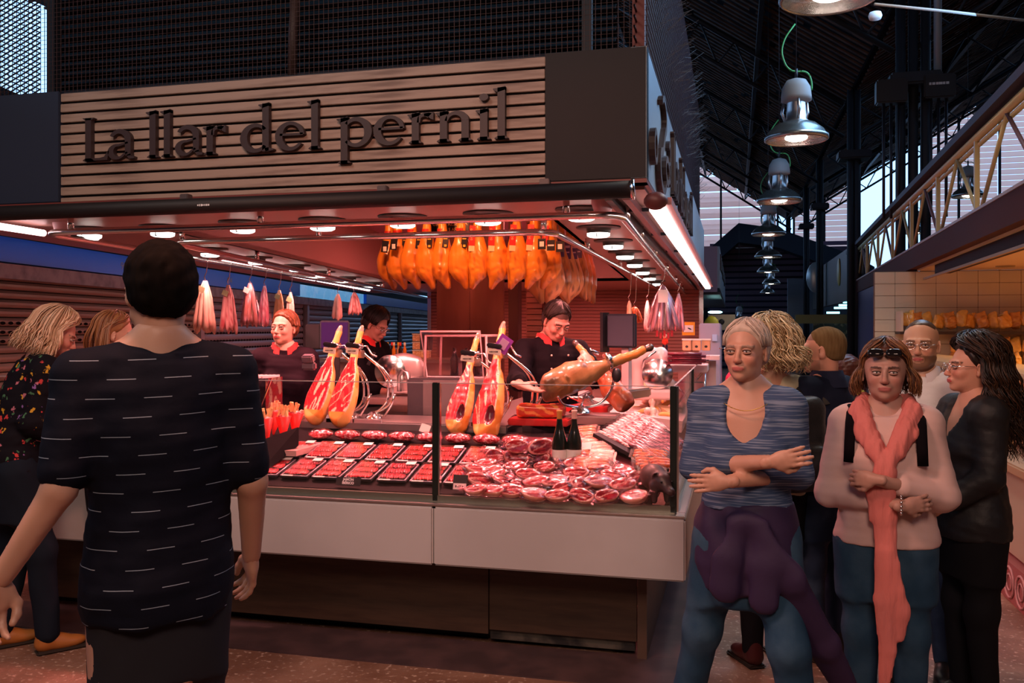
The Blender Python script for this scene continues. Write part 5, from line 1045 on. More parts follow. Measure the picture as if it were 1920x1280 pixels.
# ---------------------------------------------------------------- the ham being sliced, lying in its stand
def lying_ham(tip, hoof, seed, label, cols_, roll, sc=1.0):  # broad rounded butt end
    ax = hoof-tip; L = ax.length/.86; u = ax.normalized(); side = u.cross(V((0, -1, 0))).normalized(); yy = u.cross(side); M = Matrix((side, yy, u)).transposed().to_4x4() @ Matrix.Rotation(roll, 4, 'Z') @ Matrix.Diagonal((L*sc, L*sc, L, 1)); M.translation = tip
    t = empty('carving_ham', (0, 0, 0), 0, label, 'ham'); s = ham_mesh(.0065, seed); s.ell((0, 0, .10), (.090, .062, .088), k=.04); P, Q = s.mesh(); np_obj('ham_body', [(xform(P, M), Q)], HAMV, t, cols=ham_cols(P, seed, *cols_)); return t, M
t, M = lying_ham(at(1012, 733, 5.22), at(1222, 650, 5.42), 77, 'mould dusted ham lying slanted in the carving stand, held by the vendor', ((.20, .085, .025), (.045, .028, .018), (.30, .19, .08)), .25, 1.12)
t2, M2 = lying_ham(at(1180, 768, 5.42), at(1078, 640, 5.75), 88, 'dark red brown ham with a cut end behind the slanted carving ham', ((.30, .06, .02), (.09, .012, .010), (.48, .15, .05)), -.3, 1.1)
cs = empty('carving_stand', (0, 0, 0), 0, 'wide steel carving stand with long bow and ring clamp', 'ham stand'); fb = at(1088, 770, 5.35); s = MB(); s.lathe([(.07, -.01), (.065, .0), (.035, .022), (.018, .032), (0, .034)], fb, 20); s.build('dome_foot', CHROME, cs)
s = MB(); s.tube(round_path([at(1046, 742, 5.2), at(1052, 758, 5.25), fb+V((0, 0, .015)), at(1128, 757, 5.35), at(1150, 725, 5.35), at(1152, 690, 5.33)], .05), .009, 8); s.build('bow', CHROME, cs)
s = MB(); s.tube([fb+V((0, 0, .02)), at(1098, 738, 5.3), at(1112, 752, 5.3)], .007, 6); s.build('prong', CHROME, cs)
hc = at(1142, 676, 5.32); uu = (at(1222, 652, 5.42)-at(1010, 722, 5.25)).normalized(); a1 = uu.orthogonal().normalized(); a2 = uu.cross(a1); s = MB(); s.tube([hc+a1*(.042*math.cos(g))+a2*(.042*math.sin(g)) for g in np.linspace(0, 6.28, 17)[:-1]], .022, 8, closed=True, flat=.35); s.build('ring_clamp', CHROME, cs)
s = MB(); s.ball(at(1156, 703, 5.3), (.03, .02, .045), 12); s.build('black_knob', BLACK, cs)
s = MB(); s.box(at(1090, 783, 5.42), (.46, .26, .05), bev=.008); s.build('steel_base', STEEL, cs)
t3 = empty('round_steel_handle', at(1098, 663, 5.9), 0, 'steel clamp lever behind the vendor forearm', 'clamp'); s = MB(); s.tube([(-.08, 0, .04), (.0, 0, 0), (.07, 0, -.03)], .012, 8); s.tube([(-.02, 0, .05), (.09, 0, .0)], .010, 8); s.build('lever', CHROME, t3)
# ---------------------------------------------------------------- bacon slab and boards
RB = mat('red cutting board', (.50, .02, .018), .4)
s = MB(); c = at(1015, 785, 5.30); s.box((c.x, c.y, ZL+.022), (.36, .22, .04), bev=.006); tag(s.build('cutting_board', RB), 'red cutting board under the bacon slab on the ledge', 'cutting board')
s = SDF(.006); s.box((c.x, c.y, ZL+.085), (.29, .15, .075), Matrix.Rotation(.1, 3, 'Z'), rnd=.025); s.disp = lambda P: .006*wob(P, 22, 5); P, Q = s.mesh(); w_ = wob(P*np.array([1, 1, 3]), 26, 8)[:, None]; tag(np_obj('bacon_slab', [(P, Q)], CUT, cols=np.clip(np.where(w_ > .2, (.85, .30, .08), (.62, .06, .03)), 0, 1)), 'orange red bacon slab wrapped on the red board', 'meat')
s = MB(); c = at(1090, 760, 5.75); s.box((c.x, c.y, ZL+.06), (.38, .26, .04), bev=.006); s.box((c.x, c.y, ZL+.02), (.34, .24, .04)); tag(s.build('cutting_board', RB), 'second red board with steel knives behind the carving stand', 'cutting board')
for i in range(3): s = MB(); q = at(1078+i*9, 742, 5.7); s.tube([(-.05, 0, .02), (.02, 0, -.005)], .008, 6); s.box((.07, 0, -.022), (.11, .003, .025), Matrix.Rotation(.35, 3, 'Y')); o = s.build('knife', CHROME); o.location = (q.x, q.y, ZL+.12); tag(o, f'steel knife on the second red board, {ORD[i]} from the left', 'knife', 'knives on the red board')

# ================================================================ HANGING SAUSAGE BUNCHES
def bunch(name, x, ytop, ybot, D, n, r, c1, c2, spread, label, group=None, hook=True, tagm=None, film=False, seed=0, railz=ZR):
    yr = {1243: 500, 1272: 530, 1214: 520, 1190: 517, 1180: 512}.get(x, 437+(x-85)*.1692); D2 = .6*F/(617-yr); r *= D2/D; spread *= D2/D; D = D2; top = at(x, ytop, D); bot = at(x, ybot, D); L = top.z-bot.z; t = empty(name, top, 0, label, 'sausage bunch', group); rg = random.Random(seed)
    for k in range(n):
        a = k*2.4+rg.random()*.4; rad = spread*math.sqrt((k+.5)/n); x1, y1 = rad*math.cos(a), rad*.8*math.sin(a); s = MB(); m_ = 9; pts = []; rs = []
        l = L*rg.uniform(.90, 1.0)
        for i in range(m_+1):
            q = i/m_; f = q**.8; pts.append((x1*(.12+.88*f), y1*(.12+.88*f), -.02-(l-.02)*q)); e = min(q*m_/2.4, (1-q)*m_/.8, 1); rs.append(max(.003, r*(.30+.70*max(0, min(1, e)))*(1+.05*math.sin(i*2+k))))
        s.tube(pts, rs, 8); P = np.array([tuple(v) for v in s.v]); w_ = wob(P, 70, k+seed)[:, None]; s.build('sausage', SAL, t, cols=np.clip(np.where(w_ > .3, np.array(c2), np.array(c1)), 0, 1))
    if film: s = MB(); s.lathe([(.01, 0), (spread*.5, -L*.25), (spread*1.0, -L*.65), (spread*1.15, -L*.96)], n=14); s.build('film', FILM, t)
    if hook: s = MB(); h0 = V((0, 0, 0)); s.tube([(0, 0, -.01), (-.012, 0, .015), (0, 0, .035), (.012, 0, .06), (.02, 0, railz-top.z-.02), (.03, 0, railz-top.z+.022), (.045, 0, railz-top.z+.0)], .004, 6); s.build('hook', CHROME, t)
    if tagm: s = MB(); s.box((0, -spread*.6, -L*.2), (.06, .003, .05), Matrix.Rotation(.4, 3, 'Y')); s.build('label_card', tagm, t)
    return t
GRN = mat('pale green card', (.45, .55, .30), .5); DS = 6.6
def railD(x):  # inner left rail depth under pixel x
    return None
LB = [(385, 522, 627, 5.9, 13, .018, (.85, .66, .50), (.70, .40, .33), .078, 'leftmost hanging bunch of pale dusted dry sausages'), (428, 530, 628, 6.15, 11, .016, (.80, .50, .48), (.55, .13, .15), .066, 'second hanging bunch, pinkish red dry sausages'),
      (469, 527, 615, 6.5, 8, .016, (.35, .17, .15), (.78, .55, .62), .085, 'third hanging bunch in clear wrapping with a card'), (496, 532, 615, 6.75, 7, .014, (.62, .22, .30), (.8, .6, .68), .05, 'fourth hanging bunch, narrow and pink'),
      (524, 540, 620, 7.0, 7, .017, (.66, .40, .20), (.8, .6, .4), .055, 'fifth hanging bunch behind the red haired vendor'), (545, 544, 632, 7.2, 6, .017, (.84, .64, .52), (.7, .45, .38), .045, 'sixth hanging bunch just right of the red haired vendor'),
      (634, 548, 603, 8.0, 5, .021, (.82, .64, .56), (.7, .45, .4), .045, 'hanging bunch of thick pale sausages left of the blurred vendor'), (664, 545, 592, 8.0, 9, .013, (.75, .42, .40), (.5, .15, .15), .07, 'hanging bunch half hidden by the blurred vendor hair'),
      ]
for i, b in enumerate(LB): bunch('sausage_bunch', *b, 'sausage bunches on the left rail', tagm=[GRN, GRN, PAPER, None, GRN, TAGS[3], None, None][i], film=i in (2, 3), seed=i*7, railz=ZR)
RBN = [(1190, 572, 606, 8.6, 6, .020, (.62, .10, .03), (.80, .30, .08), .07, 'small bunch of orange red sausages above the scale screen'), (1243, 533, 622, 7.6, 22, .013, (.50, .28, .32), (.72, .50, .52), .145, 'big hanging bunch of thin dark pink sausages with a white card'),
       (1214, 560, 625, 7.4, 4, .018, (.80, .55, .50), (.65, .35, .3), .03, 'pair of long pale sausages left of the big bunch'), (1272, 548, 622, 8.2, 8, .015, (.82, .45, .48), (.66, .2, .22), .055, 'pink wrapped bunch right of the big bunch'), (1180, 560, 598, 9.2, 4, .016, (.8, .5, .3), (.6, .2, .1), .03, 'small pale bunch beside the orange one')]
for i, b in enumerate(RBN): bunch('sausage_bunch', *b, 'sausage bunches on the right rail', tagm=None, film=i in (1, 3), seed=i*9+3)
s = MB(); s.box(at(1243, 555, 8.28), (.09, .004, .12)); tag(s.build('white_card', PAPER), 'blank white card in front of the big sausage bunch', 'card')
fg = empty('hanging_doll', at(1247, 640, 7.6), 0, 'tiny hanging doll with red jersey and dark trousers under the sausage bunch', 'doll'); s = MB(); s.box((0, 0, 0), (.05, .025, .055), bev=.01); s.build('jersey', mat('red jersey', (.8, .05, .02), .6), fg); s = MB(); s.box((-.013, 0, -.055), (.02, .022, .055), bev=.005); s.box((.013, 0, -.055), (.02, .022, .055), bev=.005); s.build('trousers', mat('navy cloth', (.01, .01, .04), .7), fg); s = MB(); s.ball((0, 0, .045), .02, 10); s.build('head', mat('doll skin', (.6, .3, .2), .6), fg); s = MB(); s.tube([(0, 0, .06), (0, 0, .30)], .002, 4); s.build('cord', MATS['cord'], fg)
for i in range(5): s = MB(); p = at(1232+i*7, 625+(i % 2)*4, 7.5); s.box(p, (.02, .01, .05)); tag(s.build('red_ribbon', mat('dark red ribbon', (.30, .01, .02), .6)), f'dark red ribbon below the big sausage bunch, {ORD[i]} from the left', 'ribbon', 'red ribbon ends')
# ================================================================ EQUIPMENT
def screen(px, py, D, w_, h_, rz_, scr, label, name='scale_screen', back=True):
    t = empty(name, at(px, py, D), rz_, label, 'screen'); s = MB(); s.box((0, 0, 0), (w_, .045, h_), bev=.008); s.build('housing', mat('slate housing', (.018, .022, .035), .5), t)
    s = MB(); s.box((0, -.024, 0), (w_*.9, .003, h_*.88)); s.build('display', scr, t); return t
t = screen(1166, 620, 5.75, .20, .22, -.35, mat('dull slate back', (.045, .055, .08), .4), 'dark slate scale screen seen from behind, right of the slicing vendor'); s = MB(); s.box((-.115, -.02, -.01), (.02, .09, .26)); s.build('side_edge', BLACK, t); s = MB(); s.box((.02, .03, -.23), (.05, .05, .28)); s.build('pole', mat('rosy grey pole', (.45, .35, .35), .4), t); s = MB(); s.box((0, .0, -.40), (.28, .30, .06), bev=.01); s.build('scale_body', STEEL, t)
t = screen(628, 628, 6.1, .20, .20, .35, mat('violet till screen', (.015, .004, .04), .3, emit=(.12, .03, .30), es=.12), 'till screen glowing dim violet behind the leaning hams'); s = MB(); s.box((-.15, .06, -.01), (.10, .12, .17), bev=.006); s.build('printer_box', BLACK, t); s = MB(); s.box((0, .03, -.3), (.06, .04, .42)); s.build('pole', BLACK, t)
t = screen(800, 640, 6.3, .09, .12, -.4, BLACK, 'small black terminal in front of the glass lidded case', 'card_terminal')
# vertical slicer
sl = empty('meat_slicer', at(748, 738, 6.3), 0, 'round bodied steel meat slicer under the blurred vendor hand', 'slicer'); RST = mat('rosy cast aluminium', (.55, .45, .44), .35, .7)
s = SDF(.008); s.ell((.02, .05, .17), (.16, .05, .12), k=.03).box((.05, .06, .05), (.24, .16, .10), rnd=.02, k=.03).box((.10, .06, .20), (.10, .08, .12), rnd=.03, k=.03); P, Q = s.mesh(); np_obj('body', [(P, Q)], RST, sl)
s = MB(); s.lathe([(0, -.008), (.115, -.004), (.118, 0), (.115, .004), (0, .008)], (-.06, -.02, .16), 32, Matrix.Rotation(1.57, 3, 'X')); s.build('blade', CHROME, sl); s = MB(); s.tube([(.02, -.04, .02), (.02, -.05, .13), (.05, -.06, .17), (.09, -.06, .16), (.10, -.05, .02)], .016, 8); s.build('guard_handle', STEEL, sl); s = MB(); s.box((0, -.02, -.04), (.42, .30, .05), bev=.01); s.build('base', STEEL, sl); s = MB(); s.box((-.19, -.05, .25), (.02, .02, .10), Matrix.Rotation(.5, 3, 'Y')); s.build('knob', BLACK, sl)
bn = empty('slicer_bench', at(770, 775, 6.5), 0, 'low steel bench carrying the slicer', 'bench'); s = MB(); s.box((-.05, 0, .02), (.62, .5, .03)); s.build('top', STEEL, bn)
for x in (-.33, .22): s = MB(); s.box((x, -.2, -.45), (.035, .035, .92)); s.build('leg', STEEL, bn)
cv = empty('control_cabinet', at(835, 760, 6.2), 0, 'dark machine cabinet with dial left of the middle hams', 'cabinet'); s = MB(); s.box((0, 0, -.25), (.42, .4, .90), bev=.01); s.build('body', mat('dark grey cabinet', (.03, .03, .035), .4), cv); s = MB(); s.box((.04, -.205, .07), (.26, .01, .24)); s.build('plate', mat('grey plate', (.12, .11, .11), .4, .4), cv); s = MB(); s.lathe([(0, -.22), (.03, -.215), (.03, -.205)], (-.02, 0, .13), 16, None); v0 = [V((v.x, v.z, .13+v.y)) for v in s.v]; s.v = v0; s.build('dial', STEEL, cv)
# glass lidded case
gc = empty('acrylic_case', at(868, 668, 6.35), 0, 'pink framed clear display case with slanted lid behind the middle hams', 'case'); w_, h_, d_ = .46, .30, .34; FR = mat('pink white frame', (.62, .42, .42), .35)
c8 = [V((x*w_/2*(1.0 if z < 0 else .96), y*d_/2, z*h_/2)) for x in (-1, 1) for y in (-1, 1) for z in (-1, 1)]
for x in c8: pass
def bar(a, b, r=.009): s = MB(); s.tube([a, b], r, 6); s.build('frame_bar', FR, gc)
bar(c8[0], c8[1]); bar(c8[4], c8[5]); bar(c8[2], c8[3]); bar(c8[6], c8[7]); bar(c8[0], c8[4], .013); bar(c8[1], c8[5]); bar(c8[3], c8[7]); bar(c8[1], c8[3]); bar(c8[5], c8[7])
lid = [V((-w_/2*.9, -d_/2-.01, -h_/2+.01)), V((w_/2*.9, -d_/2-.01, -h_/2+.01)), V((w_/2*.8, -d_/2-.03, h_/2+.03)), V((-w_/2*1.08, -d_/2-.03, h_/2+.03))]
s = MB(); s.tube(lid, .009, 6, closed=True); s.build('lid_frame', FR, gc); s = MB(); s.add([p for p in lid]+[p+V((0, .004, 0)) for p in lid], [(0, 1, 2, 3), (7, 6, 5, 4)]); s.box((0, 0, 0), (w_-.02, d_-.02, h_-.02)); s.build('clear_panels', FILM, gc)
for i in range(3): s = MB(); s.lathe([(0, 0), (.03, 0), (.03, .12), (.012, .16), (.012, .20), (0, .20)], (-.08+i*.09, .05, -.14), 14); s.build('inner_bottle', mat('dark bottle', (.02, .01, .01), .15), gc)
s = MB(); s.box((0, 0, -h_/2-.02), (w_+.04, d_+.04, .04), bev=.006); s.build('steel_tray', STEEL, gc)
bk = empty('back_counter', (0, 0, 0), 0, 'pale back counter in front of the shutters carrying bottles and tubs', 'counter'); a, b = at(600, 680, 7.6), at(805, 680, 7.6); s = MB(); s.box(((a.x+b.x)/2, 7.6, a.z-.45), (b.x-a.x+.3, .5, .9), bev=.01); s.build('body', mat('rosy steel cabinet', (.45, .30, .30), .4, .4), bk); s = MB(); s.box(((a.x+b.x)/2, 7.58, a.z+.01), (b.x-a.x+.34, .56, .03)); s.build('top', STEEL, bk); ztop = a.z+.025
for i in range(8):
    t = empty('small_bottle', (at(668+i*7, 650, 7.5).x, 7.5+.03*(i % 2), ztop), 0, f'small sauce bottle on the back counter, {ORD[i]} from the left', 'bottle', 'sauce bottles on the back counter'); s = MB(); s.lathe([(0, 0), (.017, 0), (.017, .08), (.008, .10), (.008, .12)], n=12); s.build('glass_body', [mat('dark sauce', (.03, .01, .01), .2), mat('orange sauce', (.8, .25, .02), .3), mat('pale sauce', (.7, .45, .3), .3)][i % 3], t); s = MB(); s.lathe([(.010, .115), (.010, .145), (0, .145)], n=10); s.build('cap', [CONE, TAGS[2], PAPER][(i*2) % 3], t)
for i in range(6):
    t = empty('snack_tub', (at(746+(i % 2)*18, 650, 7.6).x, 7.62, ztop+.075*(i//2)+.035), 0, f"clear tub of beige snacks, {['bottom', 'middle', 'top'][i//2]} layer, {['left', 'right'][i % 2]} stack on the back counter", 'tub', 'snack tubs on the back counter'); s = MB(); s.box((0, 0, 0), (.078, .07, .066), bev=.006); s.build('contents', mat('beige snacks', (.66, .40, .25), .5, noise=(50, (.85, .65, .5), .5, .6), bump=(60, .8, .01)), t); s = MB(); s.box((0, 0, .034), (.082, .074, .008)); s.build('lid', PAPER, t)
# white stand mixer / slicer on the right
mx = empty('cheese_machine', at(1232, 700, 6.6), 0, 'glossy white machine beside the scale pole on the right', 'machine'); WG = mat('pinkish white enamel', (.75, .58, .56), .2, coat=.6)
s = SDF(.009); s.cap((-.14, 0, -.14), (-.15, 0, .10), .045, .04, .03).cap((-.15, 0, .10), (-.05, 0, .15), .05, .055, .04).ell((.03, 0, .07), (.07, .06, .13), k=.03).box((-.02, 0, -.15), (.36, .24, .08), rnd=.025, k=.03).ell((.08, 0, -.08), (.06, .06, .05), k=.02); P, Q = s.mesh(); np_obj('body', [(P, Q)], WG, mx); s = MB(); s.lathe([(0, -.01), (.11, -.006), (.115, 0), (.11, .006), (0, .01)], (.01, -.09, .0), 28, Matrix.Rotation(1.4, 3, 'X')); s.build('blade', CHROME, mx); s = MB(); s.tube([(-.1, -.05, .02), (-.09, -.08, .10), (0, -.09, .17)], .009, 6); s.build('arm', CHROME, mx)
s = MB(); s.box((-.78, 7.5, .985), (.80, 1.6, .04)); tag(s.build('side_shelf', mat('rosy shelf', (.5, .35, .34), .4)), 'pale shelf under the white machine on the right flank', 'shelf')
# small raised shelf with packs
rs2 = empty('raised_shelf', at(1284, 690, 6.7), 0, 'white raised shelf on steel struts carrying packs at the right flank', 'shelf'); s = MB(); s.box((0, .3, 0), (.34, .8, .055), bev=.005); s.build('board', mat('rosy white board', (.72, .55, .54), .4), rs2)
for x in (-.13, .13): s = MB(); s.tube([(x, -.05, -.03), (-x*.6, -.05, -.30)], .010, 6); s.build('strut', CHROME, rs2); s = MB(); s.tube([(x*1.1, .1, -.03), (x*1.1, .1, -.38)], .012, 8); s.build('leg', CHROME, rs2)
for i in range(4): s = MB(); s.box((-.0, -.1+.02*i, -.10-.03*i*0), (.30-.04*i, .01, .01)); s.build('wire', CHROME, rs2)
for i in range(5):
    t = empty('sausage_pack', at(1284+(i % 2)*8, 680-i*4.2, 6.5), 0, f"dark red pack of thin sausages, {['lowest', 'second', 'third', 'fourth', 'topmost'][i]} on the raised shelf", 'sausage pack', 'packs stacked on the raised shelf')
    for k in range(6): s = MB(); s.tube([(-.12, (k-2.5)*.024, 0), (.12, (k-2.5)*.024, .0)], .010, 7); s.build('sausage', mat('dark wine sausage', (.16, .02, .04), .3, coat=.6), t)
    s = MB(); s.box((0, 0, .002), (.30, .17, .022), bev=.008); s.build('film', FILM, t)
for i in range(3):
    t = empty('labelled_tub', at(1288+i*18, 647, 7.0), 0, f"orange tub with dark round mark, {['left', 'middle', 'right'][i]} of three behind the stacked packs", 'tub', 'three orange tubs'); s = MB(); s.box((0, 0, 0), (.068, .06, .085), bev=.006); s.build('tub_body', mat('orange tub', (.78, .40, .22), .4), t); s = MB(); s.box((0, 0, .045), (.074, .066, .012)); s.build('lid', PAPER, t); s = MB(); s.ball((0, -.031, -.01), (.012, .002, .010), 10); s.build('mark', LETM, t)
s = MB(); c = at(1306, 665, 7.05); s.box((c.x, c.y+.05, c.z-.02), (.36, .3, .03)); s.box((c.x, c.y+.1, c.z-.3), (.3, .03, .5)); tag(s.build('tub_shelf', MATS['rosy white board']), 'narrow shelf below the three orange tubs', 'shelf')
yc = empty('yellow_notice', at(1291, 616, 12.8), 0, 'yellow framed notice with black mark on the slatted back wall', 'notice'); s = MB(); s.box((0, 0, 0), (.18, .01, .19)); s.build('frame', mat('yellow orange board', (.85, .38, .02), .5), yc); s = MB(); s.box((0, -.008, 0), (.14, .004, .10)); s.build('paper', PAPER, yc); s = MB(); s.ball((.015, -.012, .0), (.03, .003, .010), 10, Matrix.Rotation(.4, 3, 'Y')); s.build('mark', BLACK, yc)
s = MB(); s.tube([at(1291, 606, 12.8), at(1291, 560, 12.8)], .004, 4); s.build('cord', MATS['cord'], yc); 
wp = empty('vertical_fridge', at(1340, 660, 9.2), 0, 'pale mauve cabinet side at the end of the ham counter', 'cabinet'); s = MB(); s.box((-.05, .5, -.25), (.22, 1.0, 1.1), bev=.01); s.build('side', mat('pale mauve cabinet', (.42, .36, .44), .35), wp); s = MB(); s.box((.0, -.01, .15), (.05, .01, .07)); s.build('label', mat('pale blue label', (.5, .6, .8), .5), wp)
# ================================================================ PEOPLE
def skin(name, col): return mat(name, col, .46, vcol=True, sub=.0, bump=(160, .12, .002), spec=.45)
SKIN = skin('skin', (.5, .28, .2))
def smooth01(x): x = np.clip(x, 0, 1); return x*x*(3-2*x)
def head_mesh(res, sk, lips=(.42, .10, .09), brow=(.10, .05, .03), beard=None, fem=True, wide=1.0, scalp=None, seed=1):
    s = SDF(res); w_ = wide
    s.ell((0, .022, .036), (.074*w_, .094, .082), k=.03).ell((0, -.020, -.020), (.062*w_, .068, .080), k=.03)
    s.ell((0, -.036, -.072), (.045*w_, .046, .036), k=.03)
    if fem: s.ell((0, -.070, -.096), (.017, .016, .014), k=.022)
    else: s.ell((0, -.068, -.096), (.026, .018, .017), k=.02); s.cap((-.052, -.01, -.062), (-.03, -.055, -.090), .016, k=.02); s.cap((.052, -.01, -.062), (.03, -.055, -.090), .016, k=.02)
    for x in (-1, 1):
        s.ell((x*.037, -.062, -.030), (.022, .020, .020), k=.02)
        s.cap((x*.012, -.083, .020), (x*.046, -.070, .018), .010 if not fem else .008, k=.014)
        s.ell((x*.031, -.094, .000), (.019, .018, .0125), k=.012, sub=True)
        s.ell((x*.0775*w_, .010, -.008), (.007, .017, .030), Matrix.Rotation(x*.35, 3, 'Z') @ Matrix.Rotation(.15, 3, 'X'), k=.006).ell((x*.076*w_, .004, -.030), (.006, .008, .010), k=.006).ell((x*.083*w_, .006, -.004), (.004, .009, .016), k=.004, sub=True)
        s.ell((x*.0105, -.097, -.037), (.0075, .009, .0065), k=.006)
    s.cap((0, -.084, .006), (0, -.106, -.034), .0065, .0105, k=.010).ell((0, -.086, -.062), (.024, .012, .014), k=.012)
    s.ell((0, -.0920, -.0605), (.0225, .0075, .0040), k=.005).ell((0, -.0905, -.0695), (.0190, .0085, .0048), k=.005).ell((0, -.1015, -.0650), (.022, .007, .0011), k=.002, sub=True)
    s.cap((0, .018, -.05), (0, .022, -.150), .052 if fem else .060, .050 if fem else .057, k=.03)
    P, Q = s.mesh(); n = len(P); c = np.tile(np.array(sk, float), (n, 1)); X, Y, Z = P.T; fr = Y < -.03
    c *= (1+.06*wob(P, 50, seed))[:, None]
    rosy = np.exp(-(((abs(X)-.040)/.022)**2+((Z+.030)/.022)**2))*fr+np.exp(-((X/.014)**2+((Z+.036)/.014)**2))*(Y < -.09); c = c*(1-.22*rosy[:, None]*np.array([0, 1, 1]))
    l = (((X/.0235)**2+((Z+.0648)/.0088)**2) < 1) & (Y < -.085); c[l] = lips
    b = fr & (Y < -.055) & (abs(Z-(.0205-.10*abs(abs(X)-.034))) < (.0044 if fem else .0055)) & (abs(X) > .012) & (abs(X) < .053); c[b] = np.array(brow)*.85+c[b]*.15
    if beard is not None:
        bc, full = beard; m_ = (Z < -.050) & (Z > -.125) & (Y < (.0 if full else -.05)) & ~l & (((X/.030)**2+((Z+.065)/.020)**2 > .9) | (Z > -.058)); m_ &= (abs(X) < .08 if full else abs(X) < .030); k = (.75 if full != .5 else .4); c[m_] = c[m_]*(1-k)+np.array(bc)*k
    if scalp is not None:
        hl = .050+.10*np.maximum(0, -Y-.02)*-1; m_ = ((Y > -.01) & (Z > -.035) & ~((abs(X) > .070) & (abs(Y-.01) < .022) & (Z < .028))) | ((Z > .052+.25*abs(X)*0) & (Y > -.072)); m_ &= ~((Z < -.0) & (Y < .03)); c[m_] = c[m_]*.15+np.array(scalp)*.85
    return P, Q, np.clip(c, 0, 1)
def eyes(parent, M, iris=(.12, .07, .04), res=12, lash=True):
    wh = mat('eye white', (.50, .43, .40), .2, coat=.8); s = MB()
    for x in (-.031, .031): s.ball((x, -.0785, .0), (.0138, .0125, .0082), 16)
    s.v = [M @ v for v in s.v]; s.build('eyeballs', wh, parent); s = MB(); p = MB()
    for x in (-.031, .031): s.ball((x+.001, -.0868, .0005), (.0060, .0044, .0060), 12); p.ball((x+.001, -.0895, .0), (.0028, .0022, .0028), 10)
    s.v = [M @ v for v in s.v]; s.build('irises', mat('iris %.2f' % iris[0], iris, .15, coat=1), parent); p.v = [M @ v for v in p.v]; p.build('pupils', mat('pupil', (.003, .003, .003), .1), parent)
    s = MB(); t = MB()
    for x in (-.031, .031):
        g = 1 if x > 0 else -1
        up = [(x+.0155*math.cos(a), -.0925+.010*abs(math.cos(a))**2, .0062*math.sin(a)**.8 if math.sin(a) > 0 else 0) for a in np.linspace(.05, 3.09, 9)]; s.tube(up, .0015, 5)
        t.tube([(q[0], q[1]+.002, q[2]+.0025) for q in up], .0042, 6); t.tube([(q[0], q[1]+.003, -q[2]*.75-.0022) for q in up], .0026, 6)
    s.v = [M @ v for v in s.v]; s.build('lashes', mat('lash', (.02, .01, .008), .6), parent); t.v = [M @ v for v in t.v]; return t
def hand_parts(Mh, sk, curl=.5, mirror=1, res=.0042, spread=.06, thumb=.5):
    s = SDF(res); m = mirror; s.ell((0, 0, -.046), (.038, .0145, .048), k=.012).cap((0, 0, .03), (0, 0, -.02), .024, .026, .02, flat=((0, 1, 0), .72)).ell((m*.024, -.006, -.036), (.018, .014, .030), k=.012)
    for i, (x, l, r) in enumerate(((-.029, .058, .0075), (-.010, .072, .0082), (.010, .076, .0085), (.029, .068, .0084))):
        p = np.array((x*m, .0, -.082+abs(i-1.6)*.004)); a = curl*.55; sp = spread*(i-1.5)*m; 
        pts = [np.array((x*m*.8, 0, -.055)), p]; ang = 0
        for fr_ in (.46, .30, .24): ang += a; p = p+l*fr_*np.array((math.sin(sp), -math.sin(ang), -math.cos(ang))); pts.append(p)
        s.chain(pts, [r, r*1.02, r, r*.92, r*.8], .006)
    a = thumb; s.chain([(m*.028, -.004, -.022), (m*(.046+.008*a), -.010-.008*a, -.048), (m*(.052-.004*a), -.018-.014*a, -.072), (m*(.048-.012*a), -.022-.020*a, -.092)], [.013, .0115, .0100, .0085], .008)
    P, Q = s.mesh(); return xform(P, Mh), Q, np.tile(np.array(sk), (len(P), 1))*(1+.05*wob(P, 90, 3))[:, None]
def aim(pos, fdir, palm, sc=1):
    z = -V(fdir).normalized(); y = -V(palm); y = (y-z*y.dot(z)).normalized(); x = y.cross(z); M = Matrix((x, y, z)).transposed().to_4x4() @ Matrix.Diagonal((sc, sc, sc, 1)); M.translation = V(pos); return M
HAIRM = {}
def hairmat(nm, rough=.42): return mat('hair '+nm, (.1, .1, .1), .85 if 'crop' in nm else rough, vcol=True, spec=.05 if 'crop' in nm else .45, bump=(120, .5, .002, (1, 1, .12)))
